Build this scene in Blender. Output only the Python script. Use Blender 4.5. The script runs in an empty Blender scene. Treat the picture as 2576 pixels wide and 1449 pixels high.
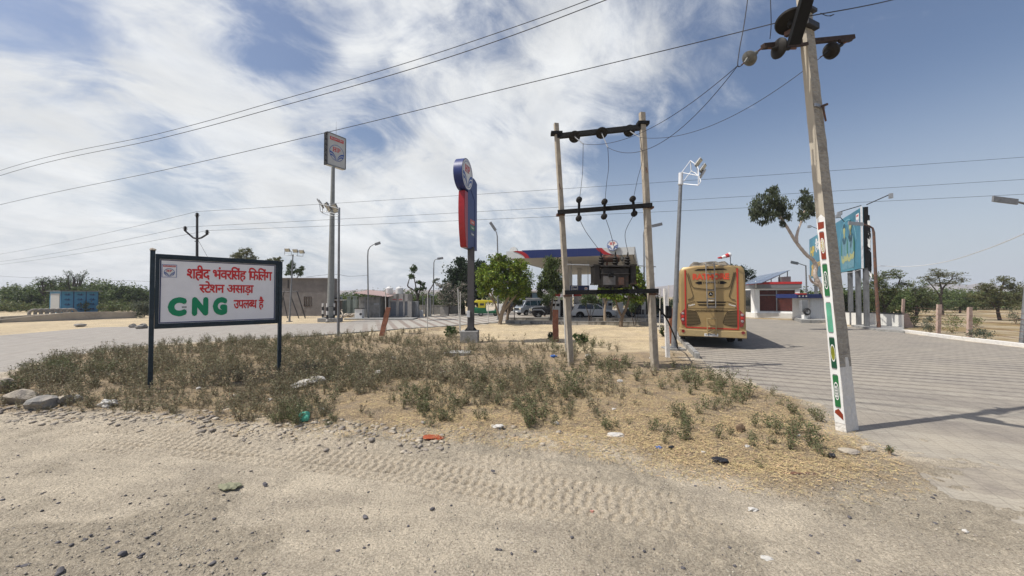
import bpy, bmesh, math, random
import numpy as np
from mathutils import Vector, Matrix
R = math.radians
S = bpy.context.scene
# ---------------- camera, sky, sun, exposure ----------------
HC, F, PITCH = 2.2, 968.0, R(1.21)
cam_d = bpy.data.cameras.new("camera"); cam = bpy.data.objects.new("camera", cam_d)
S.collection.objects.link(cam); S.camera = cam
cam.location = (0, 0, HC); cam.rotation_euler = (R(90) + PITCH, 0, 0)
cam_d.sensor_width = 36; cam_d.lens = 36 * F / 2576; cam_d.clip_end = 6000; cam_d.clip_start = 0.05
S.view_settings.view_transform = 'Standard'; S.view_settings.look = 'None'
S.view_settings.exposure = 0.0; S.view_settings.gamma = 1
SUN_EL = R(57.5); SUN_D = Vector((-.974, -.225, 0)).normalized()
sd = Vector((SUN_D.x * math.cos(SUN_EL), SUN_D.y * math.cos(SUN_EL), math.sin(SUN_EL)))
sl = bpy.data.lights.new("sun", 'SUN'); sl.energy = 5.0; sl.angle = R(0.53); sl.color = (1, .955, .88)
so = bpy.data.objects.new("sun", sl); S.collection.objects.link(so)
so.rotation_euler = (-sd).to_track_quat('-Z', 'Y').to_euler(); so.location = (0, 0, 50)

def ray(x, y):
    u, v = (x - 1288) / F, (724.5 - y) / F
    c, s = math.cos(PITCH), math.sin(PITCH)
    return Vector((u, c - s * v, s + c * v))
def P(x, y, Y):
    d = ray(x, y); return Vector((0, 0, HC)) + d * (Y / d.y)
def G(x, y, z=0.0):
    d = ray(x, y); return Vector((0, 0, HC)) + d * ((z - HC) / d.z)

world = bpy.data.worlds.new("World"); S.world = world; world.use_nodes = True
def build_world():
    nt = world.node_tree; N = nt.nodes; L = nt.links; N.clear()
    def n(t, **k):
        o = N.new(t)
        for a, b in k.items(): setattr(o, a, b)
        return o
    def math_(op, a, b=None, clamp=False):
        o = n('ShaderNodeMath', operation=op, use_clamp=clamp)
        for i, q in enumerate((a, b)):
            if q is None: continue
            if isinstance(q, (int, float)): o.inputs[i].default_value = q
            else: L.new(q, o.inputs[i])
        return o.outputs[0]
    tc = n('ShaderNodeTexCoord'); d = tc.outputs['Generated']
    sky = n('ShaderNodeTexSky', sky_type='NISHITA', sun_disc=False)
    sky.sun_elevation = SUN_EL; sky.sun_rotation = math.atan2(SUN_D.x, SUN_D.y)
    sky.air_density = 1.1; sky.dust_density = 2.2; sky.ozone_density = 1.6
    sep = n('ShaderNodeSeparateXYZ'); L.new(d, sep.inputs[0])
    zz = math_('ADD', math_('MAXIMUM', sep.outputs[2], 0.0), 0.38)
    cx = math_('DIVIDE', sep.outputs[0], zz); cy = math_('DIVIDE', sep.outputs[1], zz)
    cmb = n('ShaderNodeCombineXYZ'); L.new(cx, cmb.inputs[0]); L.new(cy, cmb.inputs[1])
    def noise(scale, detail, rough, dist, rot, sc, off=(0, 0, 0)):
        mp = n('ShaderNodeMapping'); L.new(cmb.outputs[0], mp.inputs[0])
        mp.vector_type = 'TEXTURE'
        mp.inputs['Rotation'].default_value = (0, 0, R(rot)); mp.inputs['Scale'].default_value = sc
        mp.inputs['Location'].default_value = off
        t = n('ShaderNodeTexNoise'); L.new(mp.outputs[0], t.inputs['Vector'])
        t.inputs['Scale'].default_value = scale; t.inputs['Detail'].default_value = detail
        t.inputs['Roughness'].default_value = rough; t.inputs['Distortion'].default_value = dist
        return t.outputs['Fac']
    big = noise(1.5, 5, .55, .6, 48, (1.25, 1, 1), (3.3, 1.1, 0))
    med = noise(4.6, 9, .62, 1.3, 46, (1.3, 1, 1), (1.3, 7.1, 0))
    fin = noise(11.0, 9, .66, .6, 50, (1.5, 1, 1), (4.3, 2.1, 0))
    den = math_('ADD', math_('ADD', math_('MULTIPLY', big, 1.1), math_('MULTIPLY', med, 1.25)), math_('MULTIPLY', fin, .50))
    den = math_('SUBTRACT', den, 1.425 - .55)
    def blob(x, y, deg, w):
        v = (ray(x, y) if deg > 0 else Vector((x, y, abs(deg) % 1))).normalized(); deg = abs(deg)
        o = n('ShaderNodeVectorMath', operation='DOT_PRODUCT'); L.new(d, o.inputs[0]); o.inputs[1].default_value = v
        m = n('ShaderNodeMapRange', interpolation_type='SMOOTHERSTEP'); L.new(o.outputs['Value'], m.inputs[0])
        m.inputs[1].default_value = math.cos(R(deg)); m.inputs[2].default_value = 1.0
        m.inputs[3].default_value = 0; m.inputs[4].default_value = w
        return m.outputs[0]
    BL = [(500, 330, 50, .13), (1100, 300, 30, .08), (300, 330, 20, .12), (1000, 90, 14, .18), (1270, 330, 12, .20), (1500, 170, 12, .28), (620, 470, 10, .16), (100, 480, 16, .14),
          (1700, 150, 16, .16), (1850, 220, 20, .26), (500, 130, 10, .12), (1000, 500, 12, .18), (1450, 500, 6, .24), (300, 640, 12, .1), (1350, 420, 6, .10), (250, 170, 12, .10), (1150, 450, 9, .18), (830, 560, 8, .16),
          (60, 60, 8, -.22), (720, 170, 8, -.20), (960, 270, 7, -.34), (900, 400, 6, -.24), (720, 50, 8, -.28), (470, 440, 8, -.34),
          (330, 290, 6, -.16), (1560, 300, 6, -.26), (700, 620, 8, -.18), (1050, 590, 7, -.22), (1180, 380, 4, -.2), (400, 570, 6, -.1),
          (2500, 350, 48, -.62), (1950, 520, 20, -.22), (1250, 620, 8, -.12), (2200, 640, 14, .16), (1700, 480, 12, -.3), (1600, 600, 16, -.22)]
    BL += [(0, -1, -85.35, -.9), (0, -.1, -36.99, -.5), (-1, -.6, -50.3, -.3)]   # unseen sky behind and above cleared of cloud to cut the fill light
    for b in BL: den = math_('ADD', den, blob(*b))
    mr = n('ShaderNodeMapRange', interpolation_type='SMOOTHSTEP'); L.new(den, mr.inputs[0])
    mr.inputs[1].default_value = .24; mr.inputs[2].default_value = .98
    cover = mr.outputs[0]
    wisps = noise(6.0, 10, .68, .8, 60, (1.6, 1, 1), (9.3, 2.1, 0))
    cover = math_('MULTIPLY', cover, math_('ADD', .62, math_('MULTIPLY', wisps, .62)), True)
    # cloud colour: bright tops, greyer thick parts
    bri = n('ShaderNodeMapRange'); L.new(noise(4.0, 7, .6, .5, 55, (1.6, 1, 1), (5, 5, 0)), bri.inputs[0])
    bri.inputs[1].default_value = .3; bri.inputs[2].default_value = .7; bri.inputs[3].default_value = 7.6; bri.inputs[4].default_value = 9.8
    cc = n('ShaderNodeVectorMath', operation='SCALE'); cc.inputs[0].default_value = (.965, .985, 1.0); L.new(bri.outputs[0], cc.inputs['Scale'])
    # pale dusty air close to the horizon
    hz = n('ShaderNodeMapRange', interpolation_type='SMOOTHSTEP'); L.new(sep.outputs[2], hz.inputs[0])
    hz.inputs[1].default_value = -.02; hz.inputs[2].default_value = .42; hz.inputs[3].default_value = .88; hz.inputs[4].default_value = 0
    tint = n('ShaderNodeMix', data_type='RGBA', blend_type='MULTIPLY'); tint.inputs[0].default_value = 1
    L.new(sky.outputs[0], tint.inputs[6]); tint.inputs[7].default_value = SKY_TINT
    m0 = n('ShaderNodeMix', data_type='RGBA'); L.new(hz.outputs[0], m0.inputs[0]); L.new(tint.outputs[2], m0.inputs[6]); m0.inputs[7].default_value = (5.4, 6.0, 6.8, 1)
    m1 = n('ShaderNodeMix', data_type='RGBA'); L.new(cover, m1.inputs[0]); L.new(m0.outputs[2], m1.inputs[6]); L.new(cc.outputs[0], m1.inputs[7])
    bg = n('ShaderNodeBackground'); L.new(m1.outputs[2], bg.inputs[0]); bg.inputs[1].default_value = .1
    out = n('ShaderNodeOutputWorld'); L.new(bg.outputs[0], out.inputs[0])
SKY_TINT = (1.12, 1.10, 1.14, 1)
build_world()

# ---------------- helpers ----------------
rnd = random.Random(7)
rng = np.random.default_rng(11)
COL = S.collection
class Mats(dict):
    pass
MT = Mats()
def M(name, col, rough=.7, metal=0, var=.18, scale=6, bump=0, bscale=40, col2=None, fac=.5, stretch=None, island=0, spec=.4, trans=0, alpha=1):
    """procedural surface: base colour varied by noise, optional second colour patches and bump"""
    m = bpy.data.materials.new(name); m.use_nodes = True; MT[name] = m
    N = m.node_tree.nodes; L = m.node_tree.links; b = N['Principled BSDF']
    b.inputs['Roughness'].default_value = rough; b.inputs['Metallic'].default_value = metal
    b.inputs['Specular IOR Level'].default_value = spec
    tc = N.new('ShaderNodeTexCoord'); vec = tc.outputs['Object']
    if stretch:
        mp = N.new('ShaderNodeMapping'); mp.inputs['Scale'].default_value = stretch; L.new(vec, mp.inputs[0]); vec = mp.outputs[0]
    nz = N.new('ShaderNodeTexNoise'); nz.inputs['Scale'].default_value = scale; nz.inputs['Detail'].default_value = 8; nz.inputs['Roughness'].default_value = .65
    L.new(vec, nz.inputs['Vector'])
    c = Vector(col)
    ca = [max(0, x * (1 - var)) for x in col] + [1]; cb = [x * (1 + var) for x in col] + [1]
    rp = N.new('ShaderNodeValToRGB'); L.new(nz.outputs['Fac'], rp.inputs[0])
    rp.color_ramp.elements[0].position = .3; rp.color_ramp.elements[1].position = .7
    rp.color_ramp.elements[0].color = ca; rp.color_ramp.elements[1].color = cb
    o = rp.outputs[0]
    if col2:
        n2 = N.new('ShaderNodeTexNoise'); n2.inputs['Scale'].default_value = scale * .45; n2.inputs['Detail'].default_value = 9; n2.inputs['Roughness'].default_value = .7
        L.new(vec, n2.inputs['Vector'])
        r2 = N.new('ShaderNodeMapRange'); L.new(n2.outputs['Fac'], r2.inputs[0])
        r2.inputs[1].default_value = 1 - fac - .06; r2.inputs[2].default_value = 1 - fac + .06
        mx = N.new('ShaderNodeMix'); mx.data_type = 'RGBA'; L.new(r2.outputs[0], mx.inputs[0]); L.new(o, mx.inputs[6]); mx.inputs[7].default_value = list(col2) + [1]
        o = mx.outputs[2]
    if island:
        ge = N.new('ShaderNodeNewGeometry'); hs = N.new('ShaderNodeHueSaturation')
        mr = N.new('ShaderNodeMapRange'); L.new(ge.outputs['Random Per Island'], mr.inputs[0]); mr.inputs[3].default_value = 1 - island; mr.inputs[4].default_value = 1 + island
        L.new(mr.outputs[0], hs.inputs['Value'])
        m2 = N.new('ShaderNodeMath'); m2.operation = 'MULTIPLY'; L.new(ge.outputs['Random Per Island'], m2.inputs[0]); m2.inputs[1].default_value = 7.31
        m3 = N.new('ShaderNodeMath'); m3.operation = 'FRACT'; L.new(m2.outputs[0], m3.inputs[0])
        m4 = N.new('ShaderNodeMapRange'); L.new(m3.outputs[0], m4.inputs[0]); m4.inputs[3].default_value = .475; m4.inputs[4].default_value = .525
        L.new(m4.outputs[0], hs.inputs['Hue']); L.new(o, hs.inputs['Color']); o = hs.outputs[0]
    L.new(o, b.inputs['Base Color'])
    if trans:
        tr = N.new('ShaderNodeBsdfTranslucent'); L.new(o, tr.inputs[0]); ms = N.new('ShaderNodeMixShader'); ms.inputs[0].default_value = trans
        L.new(b.outputs[0], ms.inputs[1]); L.new(tr.outputs[0], ms.inputs[2]); L.new(ms.outputs[0], N['Material Output'].inputs[0])
    if bump:
        n3 = N.new('ShaderNodeTexNoise'); n3.inputs['Scale'].default_value = bscale; n3.inputs['Detail'].default_value = 6; L.new(vec, n3.inputs['Vector'])
        bp = N.new('ShaderNodeBump'); bp.inputs['Strength'].default_value = bump; bp.inputs['Distance'].default_value = .02
        L.new(n3.outputs['Fac'], bp.inputs['Height']); L.new(bp.outputs[0], b.inputs['Normal'])
    return m

def smooth_(me, ang=35):
    me.polygons.foreach_set('use_smooth', [True] * len(me.polygons))
    try: me.set_sharp_from_angle(angle=R(ang))
    except Exception: pass

class MB:
    """collects shapes and links them as ONE mesh object"""
    def __init__(s): s.v = []; s.f = []; s.m = []
    def add(s, vs, fs, m=0):
        o = len(s.v); s.v += [Vector(q) for q in vs]
        for f in fs: s.f.append([i + o for i in f]); s.m.append(m)
        return s
    def box(s, c, d, m=0, rot=None, top=None):
        """centre c, size d; rot = 3x3; top=(sx,sy) scale of the top face"""
        x, y, z = d[0] / 2, d[1] / 2, d[2] / 2; tx, ty = top or (1, 1)
        vs = [(-x, -y, -z), (x, -y, -z), (x, y, -z), (-x, y, -z), (-x * tx, -y * ty, z), (x * tx, -y * ty, z), (x * tx, y * ty, z), (-x * tx, y * ty, z)]
        if rot is not None: vs = [rot @ Vector(q) for q in vs]
        c = Vector(c)
        return s.add([c + Vector(q) for q in vs], [(0, 3, 2, 1), (4, 5, 6, 7), (0, 1, 5, 4), (1, 2, 6, 5), (2, 3, 7, 6), (3, 0, 4, 7)], m)
    def bar(s, a, b, w, h=None, m=0, up=(0, 0, 1)):
        a = Vector(a); b = Vector(b); h = h or w; d = b - a; L_ = d.length
        if L_ < 1e-6: return s
        z = d / L_; u = Vector(up)
        if abs(z.dot(u)) > .95: u = Vector((0, 1, 0))
        x = z.cross(u).normalized(); y = x.cross(z).normalized()
        rot = Matrix((x, y, z)).transposed()
        return s.box((a + b) / 2, (w, h, L_), m, rot)
    def tube(s, pts, r, n=8, m=0, cap=True):
        pts = [Vector(p) for p in pts]
        if isinstance(r, (int, float)): r = [r] * len(pts)
        o = len(s.v); prev = None
        for i, p in enumerate(pts):
            t = (pts[min(i + 1, len(pts) - 1)] - pts[max(i - 1, 0)])
            t = t.normalized() if t.length > 1e-9 else Vector((0, 0, 1))
            if prev is None:
                u = Vector((1, 0, 0)) if abs(t.x) < .8 else Vector((0, 1, 0))
                u = (u - t * u.dot(t)).normalized()
            else: u = (prev - t * prev.dot(t)).normalized()
            prev = u; w = t.cross(u)
            for k in range(n):
                a = 2 * math.pi * k / n; s.v.append(p + (u * math.cos(a) + w * math.sin(a)) * r[i])
        for i in range(len(pts) - 1):
            for k in range(n):
                k2 = (k + 1) % n; s.f.append([o + i * n + k, o + i * n + k2, o + (i + 1) * n + k2, o + (i + 1) * n + k]); s.m.append(m)
        if cap:
            s.f.append([o + k for k in range(n)][::-1]); s.m.append(m)
            e = o + (len(pts) - 1) * n; s.f.append([e + k for k in range(n)]); s.m.append(m)
        return s
    def lathe(s, prof, base=(0, 0, 0), axis=(0, 0, 1), n=14, m=0):
        """prof = [(r, h)] along axis"""
        ax = Vector(axis).normalized(); u = Vector((1, 0, 0)) if abs(ax.x) < .8 else Vector((0, 1, 0))
        u = (u - ax * u.dot(ax)).normalized(); w = ax.cross(u); b = Vector(base); o = len(s.v)
        for r, h in prof:
            for k in range(n):
                a = 2 * math.pi * k / n; s.v.append(b + ax * h + (u * math.cos(a) + w * math.sin(a)) * max(r, 1e-4))
        for i in range(len(prof) - 1):
            for k in range(n):
                k2 = (k + 1) % n; s.f.append([o + i * n + k, o + i * n + k2, o + (i + 1) * n + k2, o + (i + 1) * n + k]); s.m.append(m)
        s.f.append([o + k for k in range(n)][::-1]); s.m.append(m)
        e = o + (len(prof) - 1) * n; s.f.append([e + k for k in range(n)]); s.m.append(m)
        return s
    def prism(s, poly, w0, w1, fr=None, m=0):
        """2-D polygon (u,v) extruded from w0 to w1; fr maps (u,v,w) to a point; default faces -Y"""
        fr = fr or FACE; n = len(poly)
        ar = sum(poly[i][0] * poly[(i + 1) % n][1] - poly[(i + 1) % n][0] * poly[i][1] for i in range(n))
        if ar < 0: poly = poly[::-1]
        vs = [fr(u, v, w0) for u, v in poly] + [fr(u, v, w1) for u, v in poly]
        fs = [list(range(n))[::-1], list(range(n, 2 * n))] + [[i, (i + 1) % n, n + (i + 1) % n, n + i] for i in range(n)]
        return s.add(vs, fs, m)
    def flat(s, poly, w, fr=None, m=0):
        fr = fr or FACE; return s.add([fr(u, v, w) for u, v in poly], [list(range(len(poly)))], m)
    def tri(s, me2, fr, w, ox=0, oy=0, sx=1, sy=1, m=0, th=0):
        """add 2-D triangles (verts, faces) from a text shape"""
        vs, fs = me2; nn = max(1, len(vs))
        return s.add([fr(ox + x * sx, oy + y * sy, w + .0015 * i / nn) for i, (x, y) in enumerate(vs)], fs, m)
    def build(s, name, mats, parent=None, world=False, origin=None, smooth=False, bevel=0, bseg=2):
        off = Vector((0, 0, 0))
        if world:
            q_ = parent
            while q_ is not None: off = off + q_.location; q_ = q_.parent
        if origin is not None: off = Vector(origin)
        me = bpy.data.meshes.new(name)
        me.from_pydata([tuple(q - off) for q in s.v], [], s.f)
        if not isinstance(mats, (list, tuple)): mats = [mats]
        for q in mats: me.materials.append(MT[q] if isinstance(q, str) else q)
        me.polygons.foreach_set('material_index', s.m)
        if bevel:
            bm = bmesh.new(); bm.from_mesh(me)
            es = [e for e in bm.edges if len(e.link_faces) == 2 and e.calc_face_angle(0) > .6]
            bmesh.ops.bevel(bm, geom=es, offset=bevel, segments=bseg, affect='EDGES', profile=.5)
            bm.to_mesh(me); bm.free()
        me.update()
        if smooth: smooth_(me)
        o = bpy.data.objects.new(name, me); COL.objects.link(o)
        if parent is not None: o.parent = parent
        elif origin is not None: o.location = origin
        return o
FACE = lambda u, v, w: Vector((u, -w, v))
def tag(o, label=None, cat=None, group=None, kind=None):
    if label: o['label'] = label
    if cat: o['category'] = cat
    if group: o['group'] = group
    if kind: o['kind'] = kind
    return o
def thing(name, label, cat, loc=(0, 0, 0), rz=0, group=None):
    o = bpy.data.objects.new(name, None); COL.objects.link(o); o.location = loc; o.rotation_euler = (0, 0, rz); o.empty_display_size = .2
    return tag(o, label, cat, group)
def dup(root, loc, rz=None, label=None, group=None, scale=None):
    r = root.copy(); COL.objects.link(r); r.location = loc
    if rz is not None: r.rotation_euler = (0, 0, rz)
    if scale: r.scale = (scale,) * 3
    if label: r['label'] = label
    if group: r['group'] = group
    for ch in list(root.children):
        c = ch.copy(); COL.objects.link(c); c.parent = r
        for g in ch.children:
            d = g.copy(); COL.objects.link(d); d.parent = c
    return r
def np_mesh(name, V, Fq, mats, matidx=None, k=4):
    me = bpy.data.meshes.new(name); nv, nf = len(V), len(Fq)
    me.vertices.add(nv); me.vertices.foreach_set('co', np.asarray(V, dtype=np.float32).ravel())
    me.loops.add(nf * k); me.loops.foreach_set('vertex_index', np.asarray(Fq, dtype=np.int32).ravel())
    me.polygons.add(nf); me.polygons.foreach_set('loop_start', np.arange(0, nf * k, k, dtype=np.int32))
    for q in mats: me.materials.append(MT[q] if isinstance(q, str) else q)
    if matidx is not None: me.polygons.foreach_set('material_index', np.asarray(matidx, dtype=np.int32))
    me.update(calc_edges=True)
    return me
def link(name, me, parent=None):
    o = bpy.data.objects.new(name, me); COL.objects.link(o)
    if parent is not None: o.parent = parent
    return o

_tc = {}
def text2d(s, bold=0.0, clip=None):
    """2-D triangles of a string in Blender's own font; normalised so the outline fits (0..w, ymin..ymax)"""
    key = (s, bold, clip)
    if key in _tc: return _tc[key]
    cu = bpy.data.curves.new('t', 'FONT'); cu.body = s; cu.offset = bold; cu.resolution_u = 3; cu.size = 1
    ob = bpy.data.objects.new('t', cu); COL.objects.link(ob)
    bpy.context.view_layer.update()
    me = bpy.data.meshes.new_from_object(ob.evaluated_get(bpy.context.evaluated_depsgraph_get()))
    bpy.data.objects.remove(ob); bpy.data.curves.remove(cu)
    bm = bmesh.new(); bm.from_mesh(me); bpy.data.meshes.remove(me)
    if clip is not None:
        xs = [v.co.x for v in bm.verts]; xc = min(xs) + (max(xs) - min(xs)) * clip
        bmesh.ops.bisect_plane(bm, geom=bm.verts[:] + bm.edges[:] + bm.faces[:], plane_co=(xc, 0, 0), plane_no=(1, 0, 0), clear_outer=True)
    vs = [(v.co.x, v.co.y) for v in bm.verts]; bm.verts.index_update(); fs = [[v.index for v in f.verts] for f in bm.faces]; bm.free()
    if not vs: vs = [(0, 0), (1, 0), (1, 1)]; fs = [[0, 1, 2]]
    _tc[key] = (vs, fs); return _tc[key]
def textrow(parts, bold=0.0, gap=.02):
    """join pieces (str or (str, clip)) side by side in visual order; ' ' makes a word gap; bold = stroke thickening"""
    V, Fc, x = [], [], 0; th, bold = bold, 0.0
    for p in parts:
        if p == ' ': x += .30; continue
        s, cl = (p, None) if isinstance(p, str) else p
        vs, fs = text2d(s, bold, cl); mn = min(a for a, b in vs); mxx = max(a for a, b in vs)
        if s == 'ी': x -= (mxx - mn) - .20
        o = len(V); V += [(a - mn + x, b) for a, b in vs]; Fc += [[i + o for i in f] for f in fs]
        w_ = mxx - mn; x += ({'ि': .17, 'ी': w_}.get(s, w_)) - gap
    if th:
        V0, F0 = list(V), list(Fc)
        for dx, dy in ((th, 0), (-th, 0), (0, th), (0, -th), (th * .7, th * .7), (-th * .7, th * .7), (th * .7, -th * .7), (-th * .7, -th * .7)):
            o = len(V); V += [(a + dx, b + dy) for a, b in V0]; Fc += [[i + o for i in f] for f in F0]
    return V, Fc
def fit(t, u0, u1, v0, v1):
    vs, fs = t; xs = [a for a, b in vs]; ys = [b for a, b in vs]
    sx = (u1 - u0) / (max(xs) - min(xs)); sy = (v1 - v0) / (max(ys) - min(ys))
    return [(u0 + (a - min(xs)) * sx, v0 + (b - min(ys)) * sy) for a, b in vs], fs
def bez(a, c, b, n=8):
    return [((1 - t) ** 2 * a[0] + 2 * t * (1 - t) * c[0] + t * t * b[0], (1 - t) ** 2 * a[1] + 2 * t * (1 - t) * c[1] + t * t * b[1]) for t in [i / n for i in range(n + 1)]]
def circle(cx, cy, rx, ry=None, n=28, a0=0, a1=360):
    ry = ry or rx; k = n if a1 - a0 >= 360 else n + 1
    return [(cx + rx * math.cos(R(a0 + (a1 - a0) * i / n)), cy + ry * math.sin(R(a0 + (a1 - a0) * i / n))) for i in range(k)]
# palette
M('white_paint', (.72, .72, .70), .5, var=.06); M('logo_blue', (.03, .09, .33), .35, var=.08); M('logo_red', (.55, .03, .03), .35, var=.08)
M('letter_red', (.62, .025, .03), .5, var=.06); M('letter_green', (.0, .25, .11), .5, var=.06)
M('panel_white', (.84, .83, .85), .5, var=.05, scale=3); M('navy', (.02, .035, .12), .35, var=.2, scale=20)
M('dark_steel', (.035, .035, .037), .5, .3, var=.4, scale=14, bump=.1); M('frame_teal', (.015, .030, .044), .42, .2, var=.35, scale=10, bump=.15)
M('galv', (.32, .33, .34), .45, .6, var=.22, scale=9, stretch=(4, 4, .4)); M('galv_dull', (.20, .205, .21), .55, .4, var=.25, scale=7)
M('rust', (.16, .075, .045), .8, 0, var=.4, scale=12, col2=(.09, .06, .05), bump=.2)
M('black', (.007, .007, .0075), .7, var=.3, spec=.2); M('rubber', (.018, .018, .019), .8, var=.3, scale=20); M('glass_dark', (.012, .014, .016), .08, 0, var=.1, spec=.8)
M('steel_white', (.68, .69, .70), .45, .2, var=.1); M('wire', (.035, .035, .04), .6, .3, var=.1); M('lamp_glass', (.55, .52, .42), .2, var=.15)
M('concrete', (.36, .32, .26), .85, var=.2, scale=9, bump=.9, bscale=22, col2=(.28, .25, .21), fac=.42)
M('concrete_grey', (.27, .265, .25), .85, var=.22, scale=5, bump=.4, bscale=18, col2=(.17, .165, .155), fac=.40)
M('ceramic', (.022, .02, .018), .55, var=.3, scale=10, spec=.15); M('ceramic_pale', (.12, .12, .11), .4, var=.25, scale=10, spec=.3)

def hp_logo(mb, fr, cx, cy, r, w, blue, red, white, disc=True, ring=.045):
    """round white disc, thin blue ring, serif HP, two pairs of blue sweeps"""
    if disc: mb.flat(circle(cx, cy, r), w, fr, white)
    a = circle(cx, cy, r, n=32); b = circle(cx, cy, r * (1 - 2 * ring), n=32)
    o = len(mb.v); mb.v += [fr(u, v, w + .004) for u, v in a] + [fr(u, v, w + .004) for u, v in b]
    for i in range(32): mb.f.append([o + i, o + (i + 1) % 32, o + 32 + (i + 1) % 32, o + 32 + i]); mb.m.append(blue)
    for sg in (-1, 1):
        for (p, c, q), (p2, c2, q2) in ((((-.93, .08), (-.30, .02), (-.03, -.88)), ((-.93, -.16), (-.36, -.12), (-.06, -.90))),
                                        (((-.90, -.28), (-.42, -.22), (-.10, -.90)), ((-.80, -.50), (-.50, -.36), (-.16, -.90)))):
            poly = bez(p, c, q) + bez(p2, c2, q2)[::-1]
            poly = [(cx + sg * u * r, cy + v * r) for u, v in poly]
            n = len(poly) // 2
            for i in range(n - 1):
                mb.flat([poly[i], poly[i + 1], poly[-2 - i], poly[-1 - i]], w + .005, fr, blue)
    def rect(u0, v0, u1, v1): mb.flat([(cx + u0 * r, cy + v0 * r), (cx + u1 * r, cy + v0 * r), (cx + u1 * r, cy + v1 * r), (cx + u0 * r, cy + v1 * r)], w + .006, fr, red)
    rect(-.50, .12, -.38, .66); rect(-.20, .12, -.08, .66); rect(-.38, .34, -.20, .44)
    for u in (-.57, -.27):
        rect(u, .12, u + .26, .18); rect(u, .60, u + .26, .66)
    rect(.09, .12, .21, .66); rect(.02, .12, .28, .18); rect(.02, .60, .21, .66)
    rect(.21, .58, .40, .66); rect(.21, .32, .40, .40); rect(.36, .36, .48, .62)
def hp_strip(mb, fr, u0, u1, v0, v1, w, red, white):
    """red name strip over the round mark with small white lettering"""
    mb.flat([(u0, v0), (u1, v0), (u1, v1), (u0, v1)], w, fr, red)
    h = v1 - v0; t = textrow(['ि', 'ह', 'न्', 'द', 'ु', 'स्', 'त', 'ा', 'न', ' ', 'प', 'े', 'ट', '्', 'ो', 'ि', 'ल', 'य', 'म'], .03)
    mb.tri(fit(t, u0 + h * .3, u1 - h * .3, v0 + h * .12, v1 - h * .08), fr, w + .004, m=white)
# ---------------- ground, pavement, hills ----------------
def poly_ground(pts): return np.array([[G(x, y).x, G(x, y).y] for x, y in pts])
PAVE = [(-1500, 1130), (-600, 1010), (-200, 965), (0, 941), (60, 926), (149, 897), (380, 868), (700, 850), (850, 841), (1000, 829), (1180, 817), (1250, 812), (1275, 806.5),
        (1660, 806.5), (1690, 832), (1706, 850), (1752, 905), (1800, 930), (1900, 975), (2050, 1022), (2110, 1080), (2180, 1112), (2250, 1190), (2400, 1262), (2576, 1330)]
PV = list(map(tuple, poly_ground(PAVE))) + [(9.5, 1.5), (19.3, 1.5), (20.6, 10), (21.7, 16.4), (23.4, 22.9)]
PV += list(map(tuple, poly_ground([(2141, 822), (2083, 815), (1992, 806), (1880, 801)]))) + [(23, 55), (18, 62), (-4, 62)]
PV += list(map(tuple, poly_ground([(1100, 787), (1045, 799), (985, 800), (900, 806), (860, 812), (714, 815), (247, 823), (0, 844), (-600, 885), (-1500, 955)])))
PV = np.array(PV)
def sdf(px, py, poly):
    d = np.full(px.shape, 1e9); ins = np.zeros(px.shape, bool); n = len(poly)
    for i in range(n):
        ax, ay = poly[i]; bx, by = poly[(i + 1) % n]; ex, ey = bx - ax, by - ay
        t = np.clip(((px - ax) * ex + (py - ay) * ey) / (ex * ex + ey * ey + 1e-12), 0, 1)
        d = np.minimum(d, np.hypot(px - ax - t * ex, py - ay - t * ey))
        c = ((ay > py) != (by > py)) & (px < (bx - ax) * (py - ay) / (by - ay + 1e-12) + ax)
        ins ^= c
    return np.where(ins, -d, d)
def vnoise(x, y, sc, seed=0):
    """value noise"""
    x = x * sc + seed * 17.3; y = y * sc + seed * 5.7
    xi = np.floor(x).astype(np.int64); yi = np.floor(y).astype(np.int64); fx = x - xi; fy = y - yi
    fx = fx * fx * (3 - 2 * fx); fy = fy * fy * (3 - 2 * fy)
    def h(a, b):
        n = (a * 374761393 + b * 668265263 + seed * 974711) & 0xffffffff
        n = ((n ^ (n >> 13)) * 1274126177) & 0xffffffff
        return ((n ^ (n >> 16)) & 0xffff) / 65535.0
    return (h(xi, yi) * (1 - fx) * (1 - fy) + h(xi + 1, yi) * fx * (1 - fy) + h(xi, yi + 1) * (1 - fx) * fy + h(xi + 1, yi + 1) * fx * fy) - .5
def fbm(x, y, sc, seed=0, o=4, g=.5):
    return sum(vnoise(x, y, sc * 2 ** k, seed + k) * g ** k for k in range(o))
def axis(spans):
    out = []
    for a, b, st in spans: out += list(np.arange(a, b, st))
    return np.array(out + [spans[-1][1]])
gx = axis([(-1500, -300, 200), (-300, -60, 20), (-60, -25, 2), (-25, -9, .30), (-9, 9.5, .0235), (9.5, 25, .30), (25, 60, 2), (60, 300, 20), (300, 1500, 200)])
gy = axis([(-400, -40, 60), (-40, -6, 4), (-6, 2.4, .5), (2.4, 6.6, .019), (6.6, 12, .06), (12, 30, .25), (30, 80, 1.5), (80, 300, 15), (300, 2400, 200)])
GX, GY = np.meshgrid(gx, gy)
SD = sdf(GX, GY, PV)
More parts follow.
